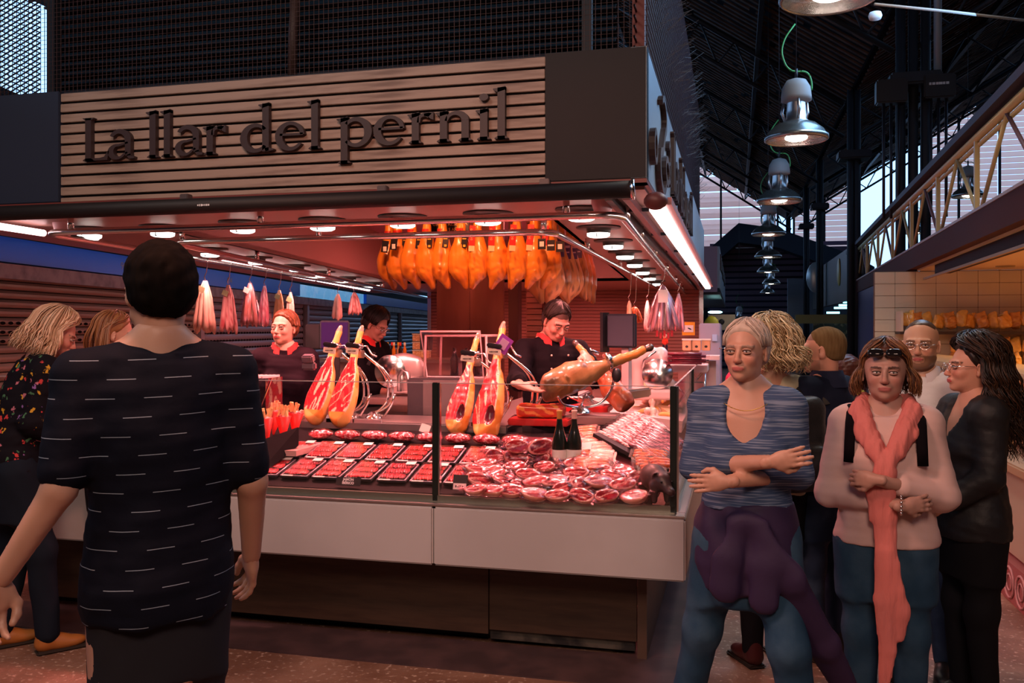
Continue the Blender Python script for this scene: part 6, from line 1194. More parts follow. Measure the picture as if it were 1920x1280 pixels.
def hair_strands(n, length, col, col2, seed, curl=0, front_open=60, vol=.008, width=.006, taper=.35, back=1.0, side=0, res=10, M=None, hang=1.0, drop_in=.0, top=.0, wind=(0, 0), lenvar=.25):
    """strands laid from the crown over the scalp, then falling"""
    dn = V((0, 0, -1))
    if M is not None: dn = (dn*(1-hang)+(M.to_3x3().inverted() @ V((0, 0, -1))).normalized()*hang).normalized()
    s = MB(); r = random.Random(seed); cols = []; C0 = V((0, .022, .034)); R0 = V((.079, .099, .089))
    for i in range(n):
        phi = r.uniform(-math.pi, math.pi)*1.0; lay = r.uniform(0, 1); rad = 1.0+lay*vol/.08; a0 = r.uniform(.02, .5); L = length*r.uniform(1-lenvar, 1.0); pts = []
        ph = phi; q0 = C0+V((side*.03, 0, 0)); down = None; seg = res; ph1 = ph
        fo = math.radians(front_open)
        if abs(ph) < fo: ph1 = math.copysign(fo+r.uniform(0, .35), ph if ph != 0 else 1)
        cur = r.uniform(0, 6.28); cr = r.uniform(.7, 1.3)
        ns = 12 if curl > .009 else 5
        for k in range(ns):
            t = k/(ns-1); a = a0+(math.radians(96)-a0)*t; pp = ph+(ph1-ph)*smooth01(np.array(t)).item(); d = V((math.sin(pp), -math.cos(pp), 0)); p = C0+V((R0.x*rad*math.sin(a)*d.x, R0.y*rad*math.sin(a)*d.y, R0.z*rad*math.cos(a)+top*(1-t)))
            if ns > 5: f_ = curl*.75*cr; p += V((math.cos(cur+t*9)*f_, math.sin(cur+t*9)*f_, math.sin(cur*2+t*7)*f_*.6))
            pts.append(p)
        pl = pts[-1]; rest = max(0, L); d = V((math.sin(ph1), -math.cos(ph1), 0))
        for k in range(1, seg+1):
            t = k/seg; q = pl+dn*(rest*t)+d*(.018*min(1, L/.1)*math.sin(t*2.2)*(1+lay)-drop_in*t)+V((wind[0], wind[1], 0))*t*t
            if curl: w_ = curl*min(1, t*3)*cr; q += V((math.cos(cur+t*rest*55)*w_, math.sin(cur+t*rest*55)*w_, math.sin(cur*2+t*rest*40)*w_*.5))
            pts.append(q)
        m_ = len(pts); wd = width*r.uniform(.7, 1.3); rs = [wd*(.6+.4*min(1, i_/3))*(1-(1-taper)*max(0, (i_/(m_-1)-.55)/.45)) for i_ in range(m_)]; n0 = len(s.v); s.tube(pts, rs, 5, flat=.7)
        mix = r.random()**1.3; c = np.array(col)*(1-mix)+np.array(col2)*mix; cols += [c*(.8+.35*r.random())]*(len(s.v)-n0)
    return s, np.clip(np.array(cols), 0, 1)
def cap_mesh(res, col, col2, seed, grow=.006, low=-.02, frontz=.060, bumpy=.003, back_low=-.07):
    s = SDF(res); s.ell((0, .024, .038), (.074+grow, .094+grow, .082+grow), k=.02).ell((0, .045, -.01), (.064+grow, .064+grow, .07), k=.03)
    s.plane((0, -.040, frontz), (0, -1, -.62), .012).plane((0, .0, low), (0, -.55, -1), .01).plane((0, 0, back_low), (0, 0, -1), .01)
    for x in (-1, 1): s.ell((x*.090, -.004, -.012), (.026, .024, .034), k=.008, sub=True)
    s.disp = lambda P: bumpy*wob(P*np.array([1, 1, .5]), 90, seed); P, Q = s.mesh(); w_ = (.5+.5*wob(P*np.array([1, 1, .3]), 110, seed+2))[:, None]; return P, Q, np.clip(np.array(col)*(1-w_)+np.array(col2)*w_, 0, 1)
def person(loc, turn, H_, label, sk, arms, head=(0, 0, 0), fem=True, wk=1.0, lean=0, top=None, bottom=None, shoes=None, legs=None, face=None, hair=None, hres=.0045, neck=None, body_hands=(True, True), iris=(.12, .07, .04), name='person', hips=1.0, belly=0, hsc=1.0):
    head = (-head[0], head[1], head[2]); rz_ = math.atan2(-loc[0], loc[1])+turn; t = empty('person', (loc[0], loc[1], loc[2] if len(loc) > 2 else 0), rz_, label, 'person'); k = H_/1.7; shw = .80 if fem else .90; arms = [[(a[0][0]*shw, *a[0][1:]), (a[1][0]*(shw+.02), *a[1][1:]), *a[2:]] for a in arms]
    S = lambda p: V((p[0]*k, p[1]*k, p[2]*k))
    def bend(P):
        if not lean: return P
        P = P.copy(); a = -lean*smooth01((P[:, 2]-.82*k)/(.35*k)); z0 = .92*k; y = P[:, 1]; z = P[:, 2]-z0; ca, sa = np.cos(a), np.sin(a); P[:, 1] = y*ca+z*sa; P[:, 2] = z0-y*sa+z*ca; return P
    def bendM(M): 
        p = np.array([tuple(M.translation)]); q = bend(p)[0]; a = lean*float(smooth01(np.array((p[0, 2]-.82*k)/(.35*k)))); R = Matrix.Rotation(a, 4, 'X') @ M.to_3x3().to_4x4(); R.translation = V(q); return R
    secs = [(.62, 0, .0, .158*hips, .105), (.74, 0, .0, .162*hips, .112), (.86, 0, 0, .172*hips, .122), (.98, 0, 0, (.140 if fem else .146)*wk, .108+belly), (1.06, 0, 0, (.126 if fem else .140)*wk, .104+belly*1.2), (1.22, 0, 0, (.146 if fem else .160)*wk, .110+belly*.5), (1.32, 0, .004, (.140 if fem else .160)*wk, .098), (1.385, 0, .008, (.085 if fem else .10)*wk, .075), (1.44, 0, .012, .07, .065), (1.47, 0, .014, .056, .058)]
    def torso(s, g, z0, z1): s.loft([(z*k, x*k, y*k, (rx+g)*k, (ry+g)*k) for z, x, y, rx, ry in secs if z0 <= z <= z1], .03)
    legs = legs or [((.085, 0, .86), (.095, -.01, .48), (.10, .01, .09)), ((-.085, 0, .86), (-.095, -.01, .48), (-.10, .01, .09))]
    arms3 = [[S(p) for p in a[:3]] for a in arms]; Ri = Matrix.Rotation(-rz_, 3, 'Z')
    for a, A3 in zip(arms, arms3):
        if len(a) > 3 and 'wt' in a[3]:
            A3[2] = Ri @ (V(a[3]['wt'])-V((loc[0], loc[1], 0))); d_ = A3[2]-A3[0]; Lm = .565*k
            if d_.length > Lm: A3[2] = A3[0]+d_*(Lm/d_.length); d_ = A3[2]-A3[0]
            mid = A3[0]+d_*.5; pole = (A3[1]-mid); pole -= d_*(pole.dot(d_)/d_.length_squared); A3[1] = mid+pole.normalized()*math.sqrt(max(0, (.29*k)**2-(d_.length/2)**2))
    # body
    s = SDF(.012); torso(s, -.006, .0, 2)
    for a in arms3:
        sx_ = 1 if a[0].x > 0 else -1; s.cap((sx_*.08*k, .005*k, 1.37*k), a[0], .045*k, .044*k, .04).cap(a[0], a[1], .044*k, .036*k, .03).cap(a[1], a[2], .038*k, .025*k, .02)
    for sx_ in (-1, 1): s.cap((sx_*.02*k, .02*k, 1.45*k), (sx_*.115*k, .010*k, 1.385*k), .028*k, .028*k, .04)
    for l in legs: l = [S(p) for p in l]; s.cap(l[0], l[1], .080*k, .052*k, .04).cap(l[1], l[2], .050*k, .034*k, .03)
    P, Q = s.mesh(); parts = [(bend(P), Q)]; cols = [np.tile(np.array(sk), (len(P), 1))*(1+.05*wob(P, 40, 2))[:, None]]
    f = dict(face or {}); hP, hQ, hC = head_mesh(hres, sk, fem=fem, **f); hs_ = .98 if not fem else .95; hs_ *= (H_/1.7)**.35*hsc
    M = Matrix.Translation((0, -.008*k, 1.452*k+.112*hs_)) @ Matrix.Translation((0, .02, -.115)) @ Euler(head, 'XYZ').to_matrix().to_4x4() @ Matrix.Translation((0, -.02, .115)) @ Matrix.Diagonal((hs_, hs_, hs_, 1)); M = bendM(M) @ Matrix.Diagonal((hs_, hs_, hs_, 1)) if lean else M
    parts.append((xform(hP, M), hQ)); cols.append(hC)
    for a, A3, sd_ in zip(arms, arms3, (0, 1)):
        if not body_hands[sd_]: continue
        o = a[3] if len(a) > 3 else {}; fd = V(o.get('dir', (A3[2]-A3[1]))); pn = V(o.get('palm', (1, 0, 0) if A3[0].x < 0 else (-1, 0, 0))); Mh = bendM(aim(A3[2]+(A3[2]-A3[1]).normalized()*.01, fd, pn, (.86 if fem else .95)*k))
        P, Q, c = hand_parts(Mh, sk, o.get('curl', .5), o.get('m', 1), .0048 if k < 2 else .006, thumb=o.get('thumb', .5), spread=o.get('spread', .05)); parts.append((P, Q)); cols.append(c)
    et = None; body = np_obj('body', parts, SKIN, t, cols=np.concatenate(cols))
    et = eyes(t, M, iris); et.build('eyelids', SKIN, t, cols=np.tile(np.array(sk)*.82, (len(et.v), 1)))
    # clothing
    if top:
        g = top.get('g', .012); s = SDF(top.get('res', .0095)); torso(s, g, top.get('z0', .86)-.14, 1.41)
        sl = top.get('sleeve', 2.0)
        for i, a in enumerate(arms3):
            sx_ = 1 if a[0].x > 0 else -1; s.cap((sx_*.09*k, .006*k, 1.365*k), a[0], (.040+g)*k, (.044+g)*k, .045); e1 = min(1, sl); s.cap(a[0], a[0].lerp(a[1], e1), (.046+g)*k, (.038+g)*k, .03)
            if sl > 1: s.cap(a[1], a[1].lerp(a[2], sl-1), (.038+g*.9)*k, (.028+g*.8)*k, .02)
            if sl > 1: s.plane if 0 else None
        if top.get('bust'): b = top['bust']; s.ell((-.072*k, -.085*k, 1.20*k), (.072*b*k, .062*b*k, .068*b*k), k=.04).ell((.072*k, -.085*k, 1.20*k), (.072*b*k, .062*b*k, .068*b*k), k=.04)
        if top.get('collar'): s.loft([((1.34)*k, 0, .008*k, .095*k, .085*k), (1.418*k, 0, .012*k, .086*k, .084*k)], .02)
        for sx_ in (-1, 1): s.cap((sx_*.040*k, .020*k, 1.400*k), (sx_*.115*k, .010*k, 1.375*k), (.026+g)*k, (.030+g)*k, .03)
        if top.get('yoke'): s.loft([(1.34*k, 0, .008*k, .10*k, .085*k), (1.405*k, 0, .014*k, .086*k, .080*k)], .03)
        nk = top.get('neck', 'crew')
        if nk == 'v': s.ell((0, -.105*k, 1.40*k), (.082*k, .085*k, .175*k), k=.008, sub=True)
        elif nk == 'wide': s.ell((0, -.03*k, 1.46*k), (.105*k, .11*k, .085*k), k=.01, sub=True)
        elif nk == 'crew': s.ell((0, -.02*k, 1.475*k), (.075*k, .085*k, .060*k), k=.01, sub=True)
        s.plane((0, 0, top.get('z0', .86)*k), (0, 0, -1), .006); fa = top.get('fold', .006); s.disp = lambda P: fa*wob(P*np.array([1, 1, .55]), 15, top.get('seed', 4))+fa*.45*wob(P*np.array([.6, .6, 1.3]), 34, 9)
        P, Q = s.mesh(); P = bend(P); P2 = P; c = top['cols'](P/k) if 'cols' in top else None; o = np_obj(top.get('name', 'shirt'), [(P, Q)], top['m'], t, cols=c)
        if top.get('collar'):
            q = MB(); rings = [(.104, 1.380), (.094, 1.412), (.079, 1.464), (.076, 1.464), (.086, 1.405)]; nn = 25; pv = []
            for r_, z_ in rings:
                for j in range(nn): a_ = .30+(2*math.pi-.60)*j/(nn-1); fz = max(0, math.cos(a_)-.55)*.085; pv.append(V((r_*k*math.sin(a_), .014*k-r_*1.02*k*math.cos(a_), (z_-fz)*k)))
            q.add(pv, [(i*nn+j, i*nn+j+1, (i+1)*nn+j+1, (i+1)*nn+j) for i in range(4) for j in range(nn-1)], True); pts = np.array([tuple(v) for v in q.v]); q.v = [V(v) for v in bend(pts)]; q.build('collar', top['collar'], t)
        if top.get('buttons'):
            q = MB()
            for zz in (.98, 1.07, 1.16, 1.25, 1.33):
                for xx in (-.055, .055): q.ball((xx*k, -(.128+belly)*k-(.006 if zz > 1.1 else 0), zz*k), .0065, 8)
            pts = bend(np.array([tuple(v) for v in q.v])); q.v = [V(v) for v in pts]; q.build('buttons', mat('rosy button', (.75, .5, .4), .3), t)
    if bottom:
        g = bottom.get('g', .010); s = SDF(.011); torso(s, g*.8, .0, bottom.get('z1', 1.0))
        for l in legs:
            l = [S(p) for p in l]; e = bottom.get('len', 1.0); s.cap(l[0], l[1], (.083+g)*k, (.056+g)*k, .05).cap(l[1], l[1].lerp(l[2], e), (.056+g)*k, (.042+g)*k, .04)
        s.disp = lambda P: .005*wob(P*np.array([1, 1, .6]), 24, 11); P, Q = s.mesh(); np_obj(bottom.get('name', 'trousers'), [(bend(P), Q)], bottom['m'], t)
    if shoes:
        for l in legs:
            a = S(l[2]); s = SDF(.007); s.ell((a.x, a.y-.03, .050), (.040, .065, .042), k=.03).ell((a.x, a.y-.10, .036), (.043, .075, .030), k=.03).cap((a.x, a.y+.02, .05), (a.x, a.y+.01, .115), .043, .040, .02).plane((0, 0, .008), (0, 0, -1), .004); P, Q = s.mesh(); np_obj('shoe', [(P, Q)], shoes, t)
            q = MB(); q.box((a.x, a.y-.062, .009), (.088, .235, .018), bev=.008); q.build('sole', mat('dark sole', (.03, .02, .015), .6), t)
    if hair:
        for h in hair:
            if h[0] == 'cap': P, Q, c = cap_mesh(*h[1]); np_obj('hair', [(xform(P, M), Q)], hairmat(h[2]), t, cols=c)
            else: s, c = hair_strands(M=M, **h[1]); s.v = [M @ v for v in s.v]; s.build('hair', hairmat(h[2]), t, cols=c)
    return t, M, S, bend, k
def apply(s, M): s.v = [M @ v for v in s.v]; return s
# ---- cloth patterns
def pattern_mat(name, base, kind):
    m = mat(name, base, .8, bump=(45, .25, .004)); nt = m.node_tree; N = nt.nodes; L = nt.links; b = N['Principled BSDF']; tc = N.new('ShaderNodeTexCoord')
    def math_(op, a, b_=None, c=None):
        n = N.new('ShaderNodeMath'); n.operation = op
        for i, v in enumerate((a, b_, c)):
            if v is None: continue
            if isinstance(v, (int, float)): n.inputs[i].default_value = v
            else: L.new(v, n.inputs[i])
        return n.outputs[0]
    sp = N.new('ShaderNodeSeparateXYZ'); L.new(tc.outputs['Object'], sp.inputs[0]); X, Y, Z = sp.outputs
    mx = N.new('ShaderNodeMix'); mx.data_type = 'RGBA'; mx.inputs['A'].default_value = (*base, 1)
    if kind == 'dashes':
        zz = math_('MULTIPLY', math_('ADD', Z, math_('MULTIPLY', math_('SINE', math_('MULTIPLY', X, 9)), .004)), 21.0); row = math_('FLOOR', zz); fz = math_('FRACT', zz); on_ = math_('LESS_THAN', fz, .040); fx = math_('FRACT', math_('ADD', math_('MULTIPLY', X, 7.6), math_('MULTIPLY', row, .37))); o2 = math_('LESS_THAN', fx, .50); L.new(math_('MULTIPLY', on_, o2), mx.inputs['Factor']); mx.inputs['B'].default_value = (.22, .27, .33, 1)
    elif kind == 'stripes':
        n = N.new('ShaderNodeTexNoise'); mp = N.new('ShaderNodeMapping'); mp.inputs['Scale'].default_value = (7, 7, 230); L.new(tc.outputs['Object'], mp.inputs[0]); L.new(mp.outputs[0], n.inputs['Vector']); n.inputs['Scale'].default_value = 1; r = N.new('ShaderNodeMapRange'); r.inputs[1].default_value = .50; r.inputs[2].default_value = .62; L.new(n.outputs['Fac'], r.inputs[0]); L.new(r.outputs[0], mx.inputs['Factor']); mx.inputs['B'].default_value = (.17, .22, .31, 1)
    elif kind == 'floral':
        v = N.new('ShaderNodeTexVoronoi'); v.inputs['Scale'].default_value = 30; n = N.new('ShaderNodeTexNoise'); n.inputs['Scale'].default_value = 40; L.new(tc.outputs['Object'], n.inputs['Vector']); ad = N.new('ShaderNodeMix'); ad.data_type = 'VECTOR'; ad.inputs['Factor'].default_value = .05; L.new(tc.outputs['Object'], ad.inputs['A']); L.new(n.outputs['Color'], ad.inputs['B']); L.new(ad.outputs['Result'], v.inputs['Vector'])
        r = N.new('ShaderNodeMapRange'); r.inputs[1].default_value = .36; r.inputs[2].default_value = .28; L.new(v.outputs['Distance'], r.inputs[0]); hs = N.new('ShaderNodeSeparateColor'); L.new(v.outputs['Color'], hs.inputs[0]); cr = N.new('ShaderNodeValToRGB'); cr.color_ramp.interpolation = 'CONSTANT'; e = cr.color_ramp.elements; e[0].color = (.006, .005, .008, 1)
        for p_, c_ in ((.25, (.55, .30, .03, 1)), (.45, (.50, .05, .05, 1)), (.70, (.25, .12, .35, 1)), (.80, (.45, .15, .20, 1)), (.90, (.06, .16, .08, 1))): k_ = e.new(p_); k_.color = c_
        L.new(hs.outputs[0], cr.inputs[0]); L.new(r.outputs[0], mx.inputs['Factor']); L.new(cr.outputs[0], mx.inputs['B'])
    L.new(mx.outputs['Result'], b.inputs['Base Color']); return m
DENIM = mat('blue denim', (.020, .055, .10), .75, noise=(7, (.045, .095, .15), .45, .75), bump=(180, .3, .002)); DENIM2 = mat('dark denim', (.02, .035, .07), .75, noise=(7, (.05, .08, .13), .5, .8)); NAVY = mat('navy cotton', (.010, .014, .032), .8, bump=(50, .2, .003))
PALE = (.60, .36, .27); TAN = (.50, .27, .18); SK3 = (.48, .26, .19)
def arm_down(side, out=.03, fwd=0, el=.0, opts=None): return [(side*.178, .0, 1.365), (side*(.205+out), .01+el, 1.09), (side*(.205+out*1.6), -.05-fwd, .85), opts or {}]

# 1 tall man seen from behind, left foreground
p = at(300, 617, 2.36); tm = {'m': pattern_mat('navy shirt with white dashes', (.0035, .0045, .010), 'dashes'), 'z0': .775, 'sleeve': .84, 'g': .020, 'fold': .007, 'neck': 'none', 'yoke': True, 'name': 'shirt'}
t, M, S, bd, k = person((p.x, p.y), math.pi+.12, 1.86, 'tall man seen from behind in dark shirt with white dashes', (.46, .25, .17), [[(.185, 0, 1.350), (.238, .045, 1.10), (.335, -.01, .90), {'curl': .8, 'dir': (.25, .05, -1), 'palm': (-.4, .8, 0), 'm': 1}], [(-.180, 0, 1.350), (-.232, .03, 1.08), (-.24, -.10, .86), {'curl': .7, 'm': -1}]], head=(0, 0, .10), fem=False, wk=.98, hips=.92, top=tm, bottom={'m': mat('charcoal trousers', (.018, .018, .022), .85), 'g': -.004, 'z1': .87}, shoes=BLACK, face={'scalp': (.012, .008, .007)}, hair=[('cap', (.0065, (.003, .0022, .002), (.007, .005, .004), 3, .016, -.035, .05, .004, -.085), 'black crop')], hres=.006)
# 2 blonde woman leaning to the counter
p = at(28, 617, 4.4); t, M, S, bd, k = person((p.x, p.y), 1.72, 1.80, 'blonde woman in black floral blouse bending towards the counter', (.62, .30, .22), [[(.165, 0, 1.36), (.19, -.05, 1.10), (.12, -.25, 1.02), {'curl': .6, 'm': 1}], [(-.165, 0, 1.36), (-.20, -.02, 1.10), (-.14, -.22, .98), {'curl': .6, 'm': -1}]], head=(-.22, 0, -.25), lean=.24, top={'m': pattern_mat('black floral blouse', (.006, .005, .008), 'floral'), 'z0': .86, 'sleeve': 1.9, 'g': .022, 'fold': .010, 'neck': 'crew', 'bust': .9, 'name': 'blouse'}, bottom={'m': mat('black blue jeans', (.008, .012, .02), .8)}, shoes=mat('tan leather shoe', (.34, .12, .025), .45, bump=(30, .3, .003)), legs=[((.085, 0, .86), (.09, -.02, .48), (.10, .04, .09)), ((-.085, 0, .86), (-.10, -.09, .48), (-.11, -.12, .09))],
   hair=[('cap', (.006, (.50, .32, .18), (.66, .46, .30), 3, .014, -.02, .058, .004, -.10), 'blonde'), ('st', dict(n=700, length=.19, col=(.36, .20, .10), col2=(.82, .58, .40), seed=3, curl=.007, front_open=68, vol=.035, width=.0030, wind=(0, .05), hang=.65), 'blonde')])
hb = (p, t)
# 3 woman half hidden behind the tall man
p = at(206, 617, 4.75); person((p.x, p.y), 1.5, 1.72, 'woman with brown tied back hair, half hidden behind the tall man', (.58, .30, .21), [arm_down(1), arm_down(-1)], head=(-.2, 0, 0), top={'m': mat('plum brown top', (.05, .02, .025), .8), 'z0': .9, 'sleeve': 1.8}, bottom={'m': MATS['black blue jeans']}, shoes=BLACK, hair=[('cap', (.007, (.20, .08, .03), (.34, .15, .06), 5, .010, -.02, .055, .003, -.09), 'chestnut'), ('st', dict(n=120, length=.17, col=(.16, .06, .025), col2=(.36, .16, .06), seed=8, front_open=95, vol=.016, width=.005), 'chestnut')], hres=.006)
# 4 red haired vendor
VUN = BLACKCLOTH; p = at(534, 617, 5.9)
t, M, S, bd, k = person((p.x, p.y), -.12, 1.755, 'vendor woman with red brown hair looking left in dark uniform', SK3, [[(.18, 0, 1.36), (.235, .02, 1.10), (.15, -.14, 1.02), {'curl': .9, 'm': 1}], [(-.18, 0, 1.36), (-.24, .03, 1.10), (-.20, -.14, .94), {'curl': .7, 'm': -1}]], head=(.05, 0, -.42), top={'m': mat('dark aubergine tunic', (.008, .003, .007), .8, bump=(50, .2, .003)), 'z0': .72, 'sleeve': 1.75, 'g': .022, 'bust': 1.0, 'neck': 'v2', 'collar': REDCLOTH, 'fold': .008, 'name': 'tunic'}, bottom={'m': BLACKCLOTH}, shoes=BLACK, face={'lips': (.50, .10, .10)},
   hair=[('cap', (.0055, (.07, .020, .008), (.18, .06, .022), 6, .013, -.012, .052, .003, -.085), 'auburn'), ('st', dict(n=320, length=.012, col=(.06, .016, .006), col2=(.20, .07, .025), seed=4, front_open=75, vol=.012, width=.0028, lenvar=.6), 'auburn')])
s = MB(); s.ball((.0, .115, .055), (.035, .04, .04), 12); o = apply(s, M).build('hair_bun', hairmat('auburn'), t, cols=np.tile((.12, .04, .016), (len(s.v), 1)))
s = MB(); s.box(at(578, 672, 5.55), (.075, .05, .05), Matrix.Rotation(.3, 3, 'X'), bev=.008); s.box(at(580, 686, 5.56), (.09, .045, .05), bev=.01); tag(s.build('payment_terminal', mat('grey terminal', (.10, .08, .10), .3)), 'grey handheld payment terminal in front of the red haired vendor', 'payment terminal')
# 5 vendor at the slicer
p = at(680, 617, 6.75); t, M, S, bd, k = person((p.x, p.y), .95, 1.82, 'vendor with short black hair and glasses leaning over the slicer', (.46, .22, .16), [[(.175, 0, 1.36), (.20, -.10, 1.12), (.10, -.34, 1.04), {'curl': .5, 'm': 1}], [(-.175, 0, 1.36), (-.20, -.10, 1.10), (-.06, -.36, 1.08), {'curl': .5, 'm': -1}]], head=(-.35, 0, 0), lean=.12, top={'m': VUN, 'z0': .72, 'sleeve': 1.35, 'g': .02, 'collar': REDCLOTH, 'neck': 'none', 'name': 'tunic'}, bottom={'m': BLACKCLOTH}, shoes=BLACK, hair=[('cap', (.006, (.006, .004, .004), (.02, .012, .01), 7, .020, -.03, .050, .006, -.06), 'black soft'), ('st', dict(n=260, length=.0, col=(.006, .004, .004), col2=(.02, .012, .01), seed=5, front_open=55, vol=.026, width=.003, lenvar=.8, top=.01), 'black soft')])
def glasses(M, parent, m, r=.021, thick=.0014, y=-.104):
    s = MB()
    for x in (-.031, .031): s.tube([(x+r*math.cos(g), y+.004*math.cos(g)**2, -.003+r*.78*math.sin(g)) for g in np.linspace(0, 6.28, 17)[:-1]], thick, 5, closed=True)
    s.tube([(-.010, y-.002, .0), (0, y-.005, .003), (.010, y-.002, .0)], thick, 5)
    for x in (-1, 1): s.tube([(x*.052, y+.004, 0), (x*.074, -.06, .004), (x*.079, .01, .004)], thick, 5)
    return apply(s, M).build('glasses', m, parent)
glasses(M, t, CHROME)
# 6 vendor slicing ham
p = at(1033, 617, 5.85); t, M, S, bd, k = person((p.x, p.y), .42, 1.83, 'dark haired vendor in black tunic with red collar slicing ham', (.46, .22, .16), [[(.190, -.01, 1.355), (.34, -.08, 1.12), (.20, -.36, 1.17), {'wt': at(1098, 668, 5.55), 'curl': .8, 'dir': (-.1, -1, -.5), 'palm': (-.3, 0, -1), 'm': 1}], [(-.190, 0, 1.355), (-.30, .02, 1.00), (-.155, -.235, .985), {'wt': at(974, 722, 5.22), 'curl': .22, 'dir': (.95, -.35, -.30), 'palm': (.1, -.3, 1), 'm': 1, 'thumb': .2}]], head=(-.52, .05, .12), fem=False, wk=1.05, lean=0, top={'m': VUN, 'z0': .74, 'sleeve': 1.62, 'g': .022, 'collar': REDCLOTH, 'neck': 'none', 'buttons': True, 'fold': .009, 'name': 'tunic'}, bottom={'m': BLACKCLOTH}, shoes=BLACK, face={'beard': ((.10, .05, .04), .5), 'scalp': (.012, .008, .007), 'brow': (.02, .01, .008)}, hair=[('cap', (.005, (.010, .006, .005), (.035, .02, .014), 8, .010, -.02, .058, .004, -.055), 'espresso'), ('st', dict(n=260, length=0, col=(.008, .005, .004), col2=(.03, .018, .012), seed=9, front_open=62, vol=.010, width=.0028, top=.008), 'espresso')], hres=.0042)
s = MB()
for z in (1.155, 1.125): s.tube([(-.292+.0*z, -.055, z*k), (-.262, -.085, z*k+.004), (-.225, -.065, z*k)], .006, 6, flat=.4)
pts = bd(np.array([tuple(v) for v in s.v])); s.v = [V(v) for v in pts]; s.build('sleeve_stripes', REDCLOTH, t)
# 7 grey haired woman in blue marl jumper
p = at(1400, 617, 3.22); GW = mat('x', ) if 0 else None
cross = lambda w_=0: [[(.180, .0, 1.355), (.225, -.03, 1.085), (-.035, -.215, 1.120), {'curl': .30, 'dir': (-1, -.12, .22), 'palm': (0, 1, 0), 'm': 1}], [(-.180, .0, 1.355), (-.225, -.03, 1.085), (.045, -.170, 1.055), {'curl': .35, 'dir': (1, -.05, .1), 'palm': (0, 1, 0), 'm': 1}]]
t, M, S, bd, k = person((p.x, p.y), -.05, 1.655, 'grey haired woman in blue marl V neck jumper with folded arms', (.50, .27, .19), [[(.180, .0, 1.355), (.222, -.02, 1.12), (-.05, -.20, 1.105), {'curl': .25, 'dir': (-1, -.1, -.1), 'palm': (0, 1, 0)}], [(-.180, .0, 1.355), (-.222, -.03, 1.13), (.09, -.225, 1.185), {'curl': .25, 'dir': (1, -.12, .25), 'palm': (0, 1, 0)}]], head=(.02, 0, -.25), top={'m': pattern_mat('blue marl knit', (.045, .075, .15), 'stripes'), 'z0': .985, 'sleeve': 1.42, 'g': .020, 'bust': 1.0, 'neck': 'v', 'fold': .008, 'name': 'jumper'}, bottom={'m': DENIM, 'g': .014}, shoes=BLACK, wk=1.08, hips=1.05, legs=[((.090, 0, .86), (.150, -.10, .50), (.215, -.02, .09)), ((-.090, 0, .86), (-.165, .02, .50), (-.255, .12, .09))],
   face={'lips': (.42, .12, .11), 'brow': (.25, .18, .14)}, hair=[('cap', (.006, (.38, .30, .24), (.60, .50, .42), 9, .012, -.02, .044, .003, -.075), 'grey crop'), ('st', dict(n=300, length=.0, col=(.34, .26, .21), col2=(.66, .56, .48), seed=12, front_open=60, vol=.012, width=.0028, lenvar=.8), 'grey crop')])
s = MB(); s.tube([(x, -.062-.045*math.cos(x*12), 1.405*k-.055*math.cos(x*13)) for x in np.linspace(-.075, .075, 13)], .0016, 5); s.build('necklace', mat('gold chain', (.8, .5, .15), .3, 1), t)
s = MB(); s.tube([(-.078, -.02, .012), (-.079, -.07, .010), (-.045, -.1, .012)], .002, 5); apply(s, M).build('glasses', CHROME, t)
# jacket tied round her hips
q = SDF(.010); q.loft([(.68*k, 0, .01, .19, .142), (.78*k, 0, 0, .198, .148), (.92*k, 0, 0, .185, .140), (1.01*k, 0, 0, .162, .125)], .03); q.ell((-.02, -.135, .95*k), (.05, .03, .04), k=.02).chain([(.02, -.14, .94*k), (.15, -.13, .76*k), (.26, -.05, .52*k), (.33, .0, .36*k)], [.03, .050, .062, .050], .03, flat=((.3, 1, 0), .4)).chain([(-.02, -.145, .94*k), (-.06, -.155, .82*k), (-.07, -.150, .72*k)], [.03, .045, .055], .03, flat=((0, 1, 0), .35)).chain([(.06, -.14, .94*k), (.07, -.150, .80*k), (.06, -.148, .68*k)], [.025, .045, .05], .03, flat=((0, 1, 0), .35))
q.disp = lambda P: .011*wob(P*np.array([1, 1, .4]), 22, 31); P, Q = q.mesh(); np_obj('tied_jacket', [(P, Q)], mat('deep purple jacket', (.022, .010, .045), .7, bump=(30, .3, .004)), t)
# 8 curly blonde woman from behind with backpack
p = at(1442, 617, 4.25); t, M, S, bd, k = person((p.x, p.y), math.pi+.55, 1.63, 'curly blonde woman in cream top seen from behind with black backpack', TAN, [arm_down(1, .02, .05), arm_down(-1, .02, .05)], head=(0, 0, .35), top={'m': mat('cream knit top', (.46, .42, .28), .85, bump=(60, .3, .003)), 'z0': .86, 'sleeve': 1.9, 'g': .026, 'neck': 'crew', 'fold': .007, 'name': 'knit_top'}, bottom={'m': mat('black trousers', (.008, .008, .010), .8)}, shoes=mat('dark red leather', (.06, .012, .012), .35), wk=1.1, hips=1.1,
   hair=[('cap', (.008, (.30, .20, .08), (.55, .42, .22), 10, .030, -.03, .05, .012, -.10), 'curly blonde'), ('st', dict(n=900, length=.13, col=(.22, .13, .05), col2=(.86, .70, .42), seed=14, curl=.020, front_open=75, vol=.052, width=.0030, top=.02, res=16, lenvar=.7), 'curly blonde')], hres=.006)
q = SDF(.010); q.box((0, .20*k, 1.12*k), (.30, .17, .44), rnd=.06, k=.03).box((0, .29*k, 1.02*k), (.22, .08, .20), rnd=.03, k=.02); q.disp = lambda P: .006*wob(P, 20, 3); P, Q = q.mesh(); bp_ = np_obj('backpack', [(P, Q)], mat('black nylon', (.010, .011, .012), .5, bump=(25, .5, .008)), t)
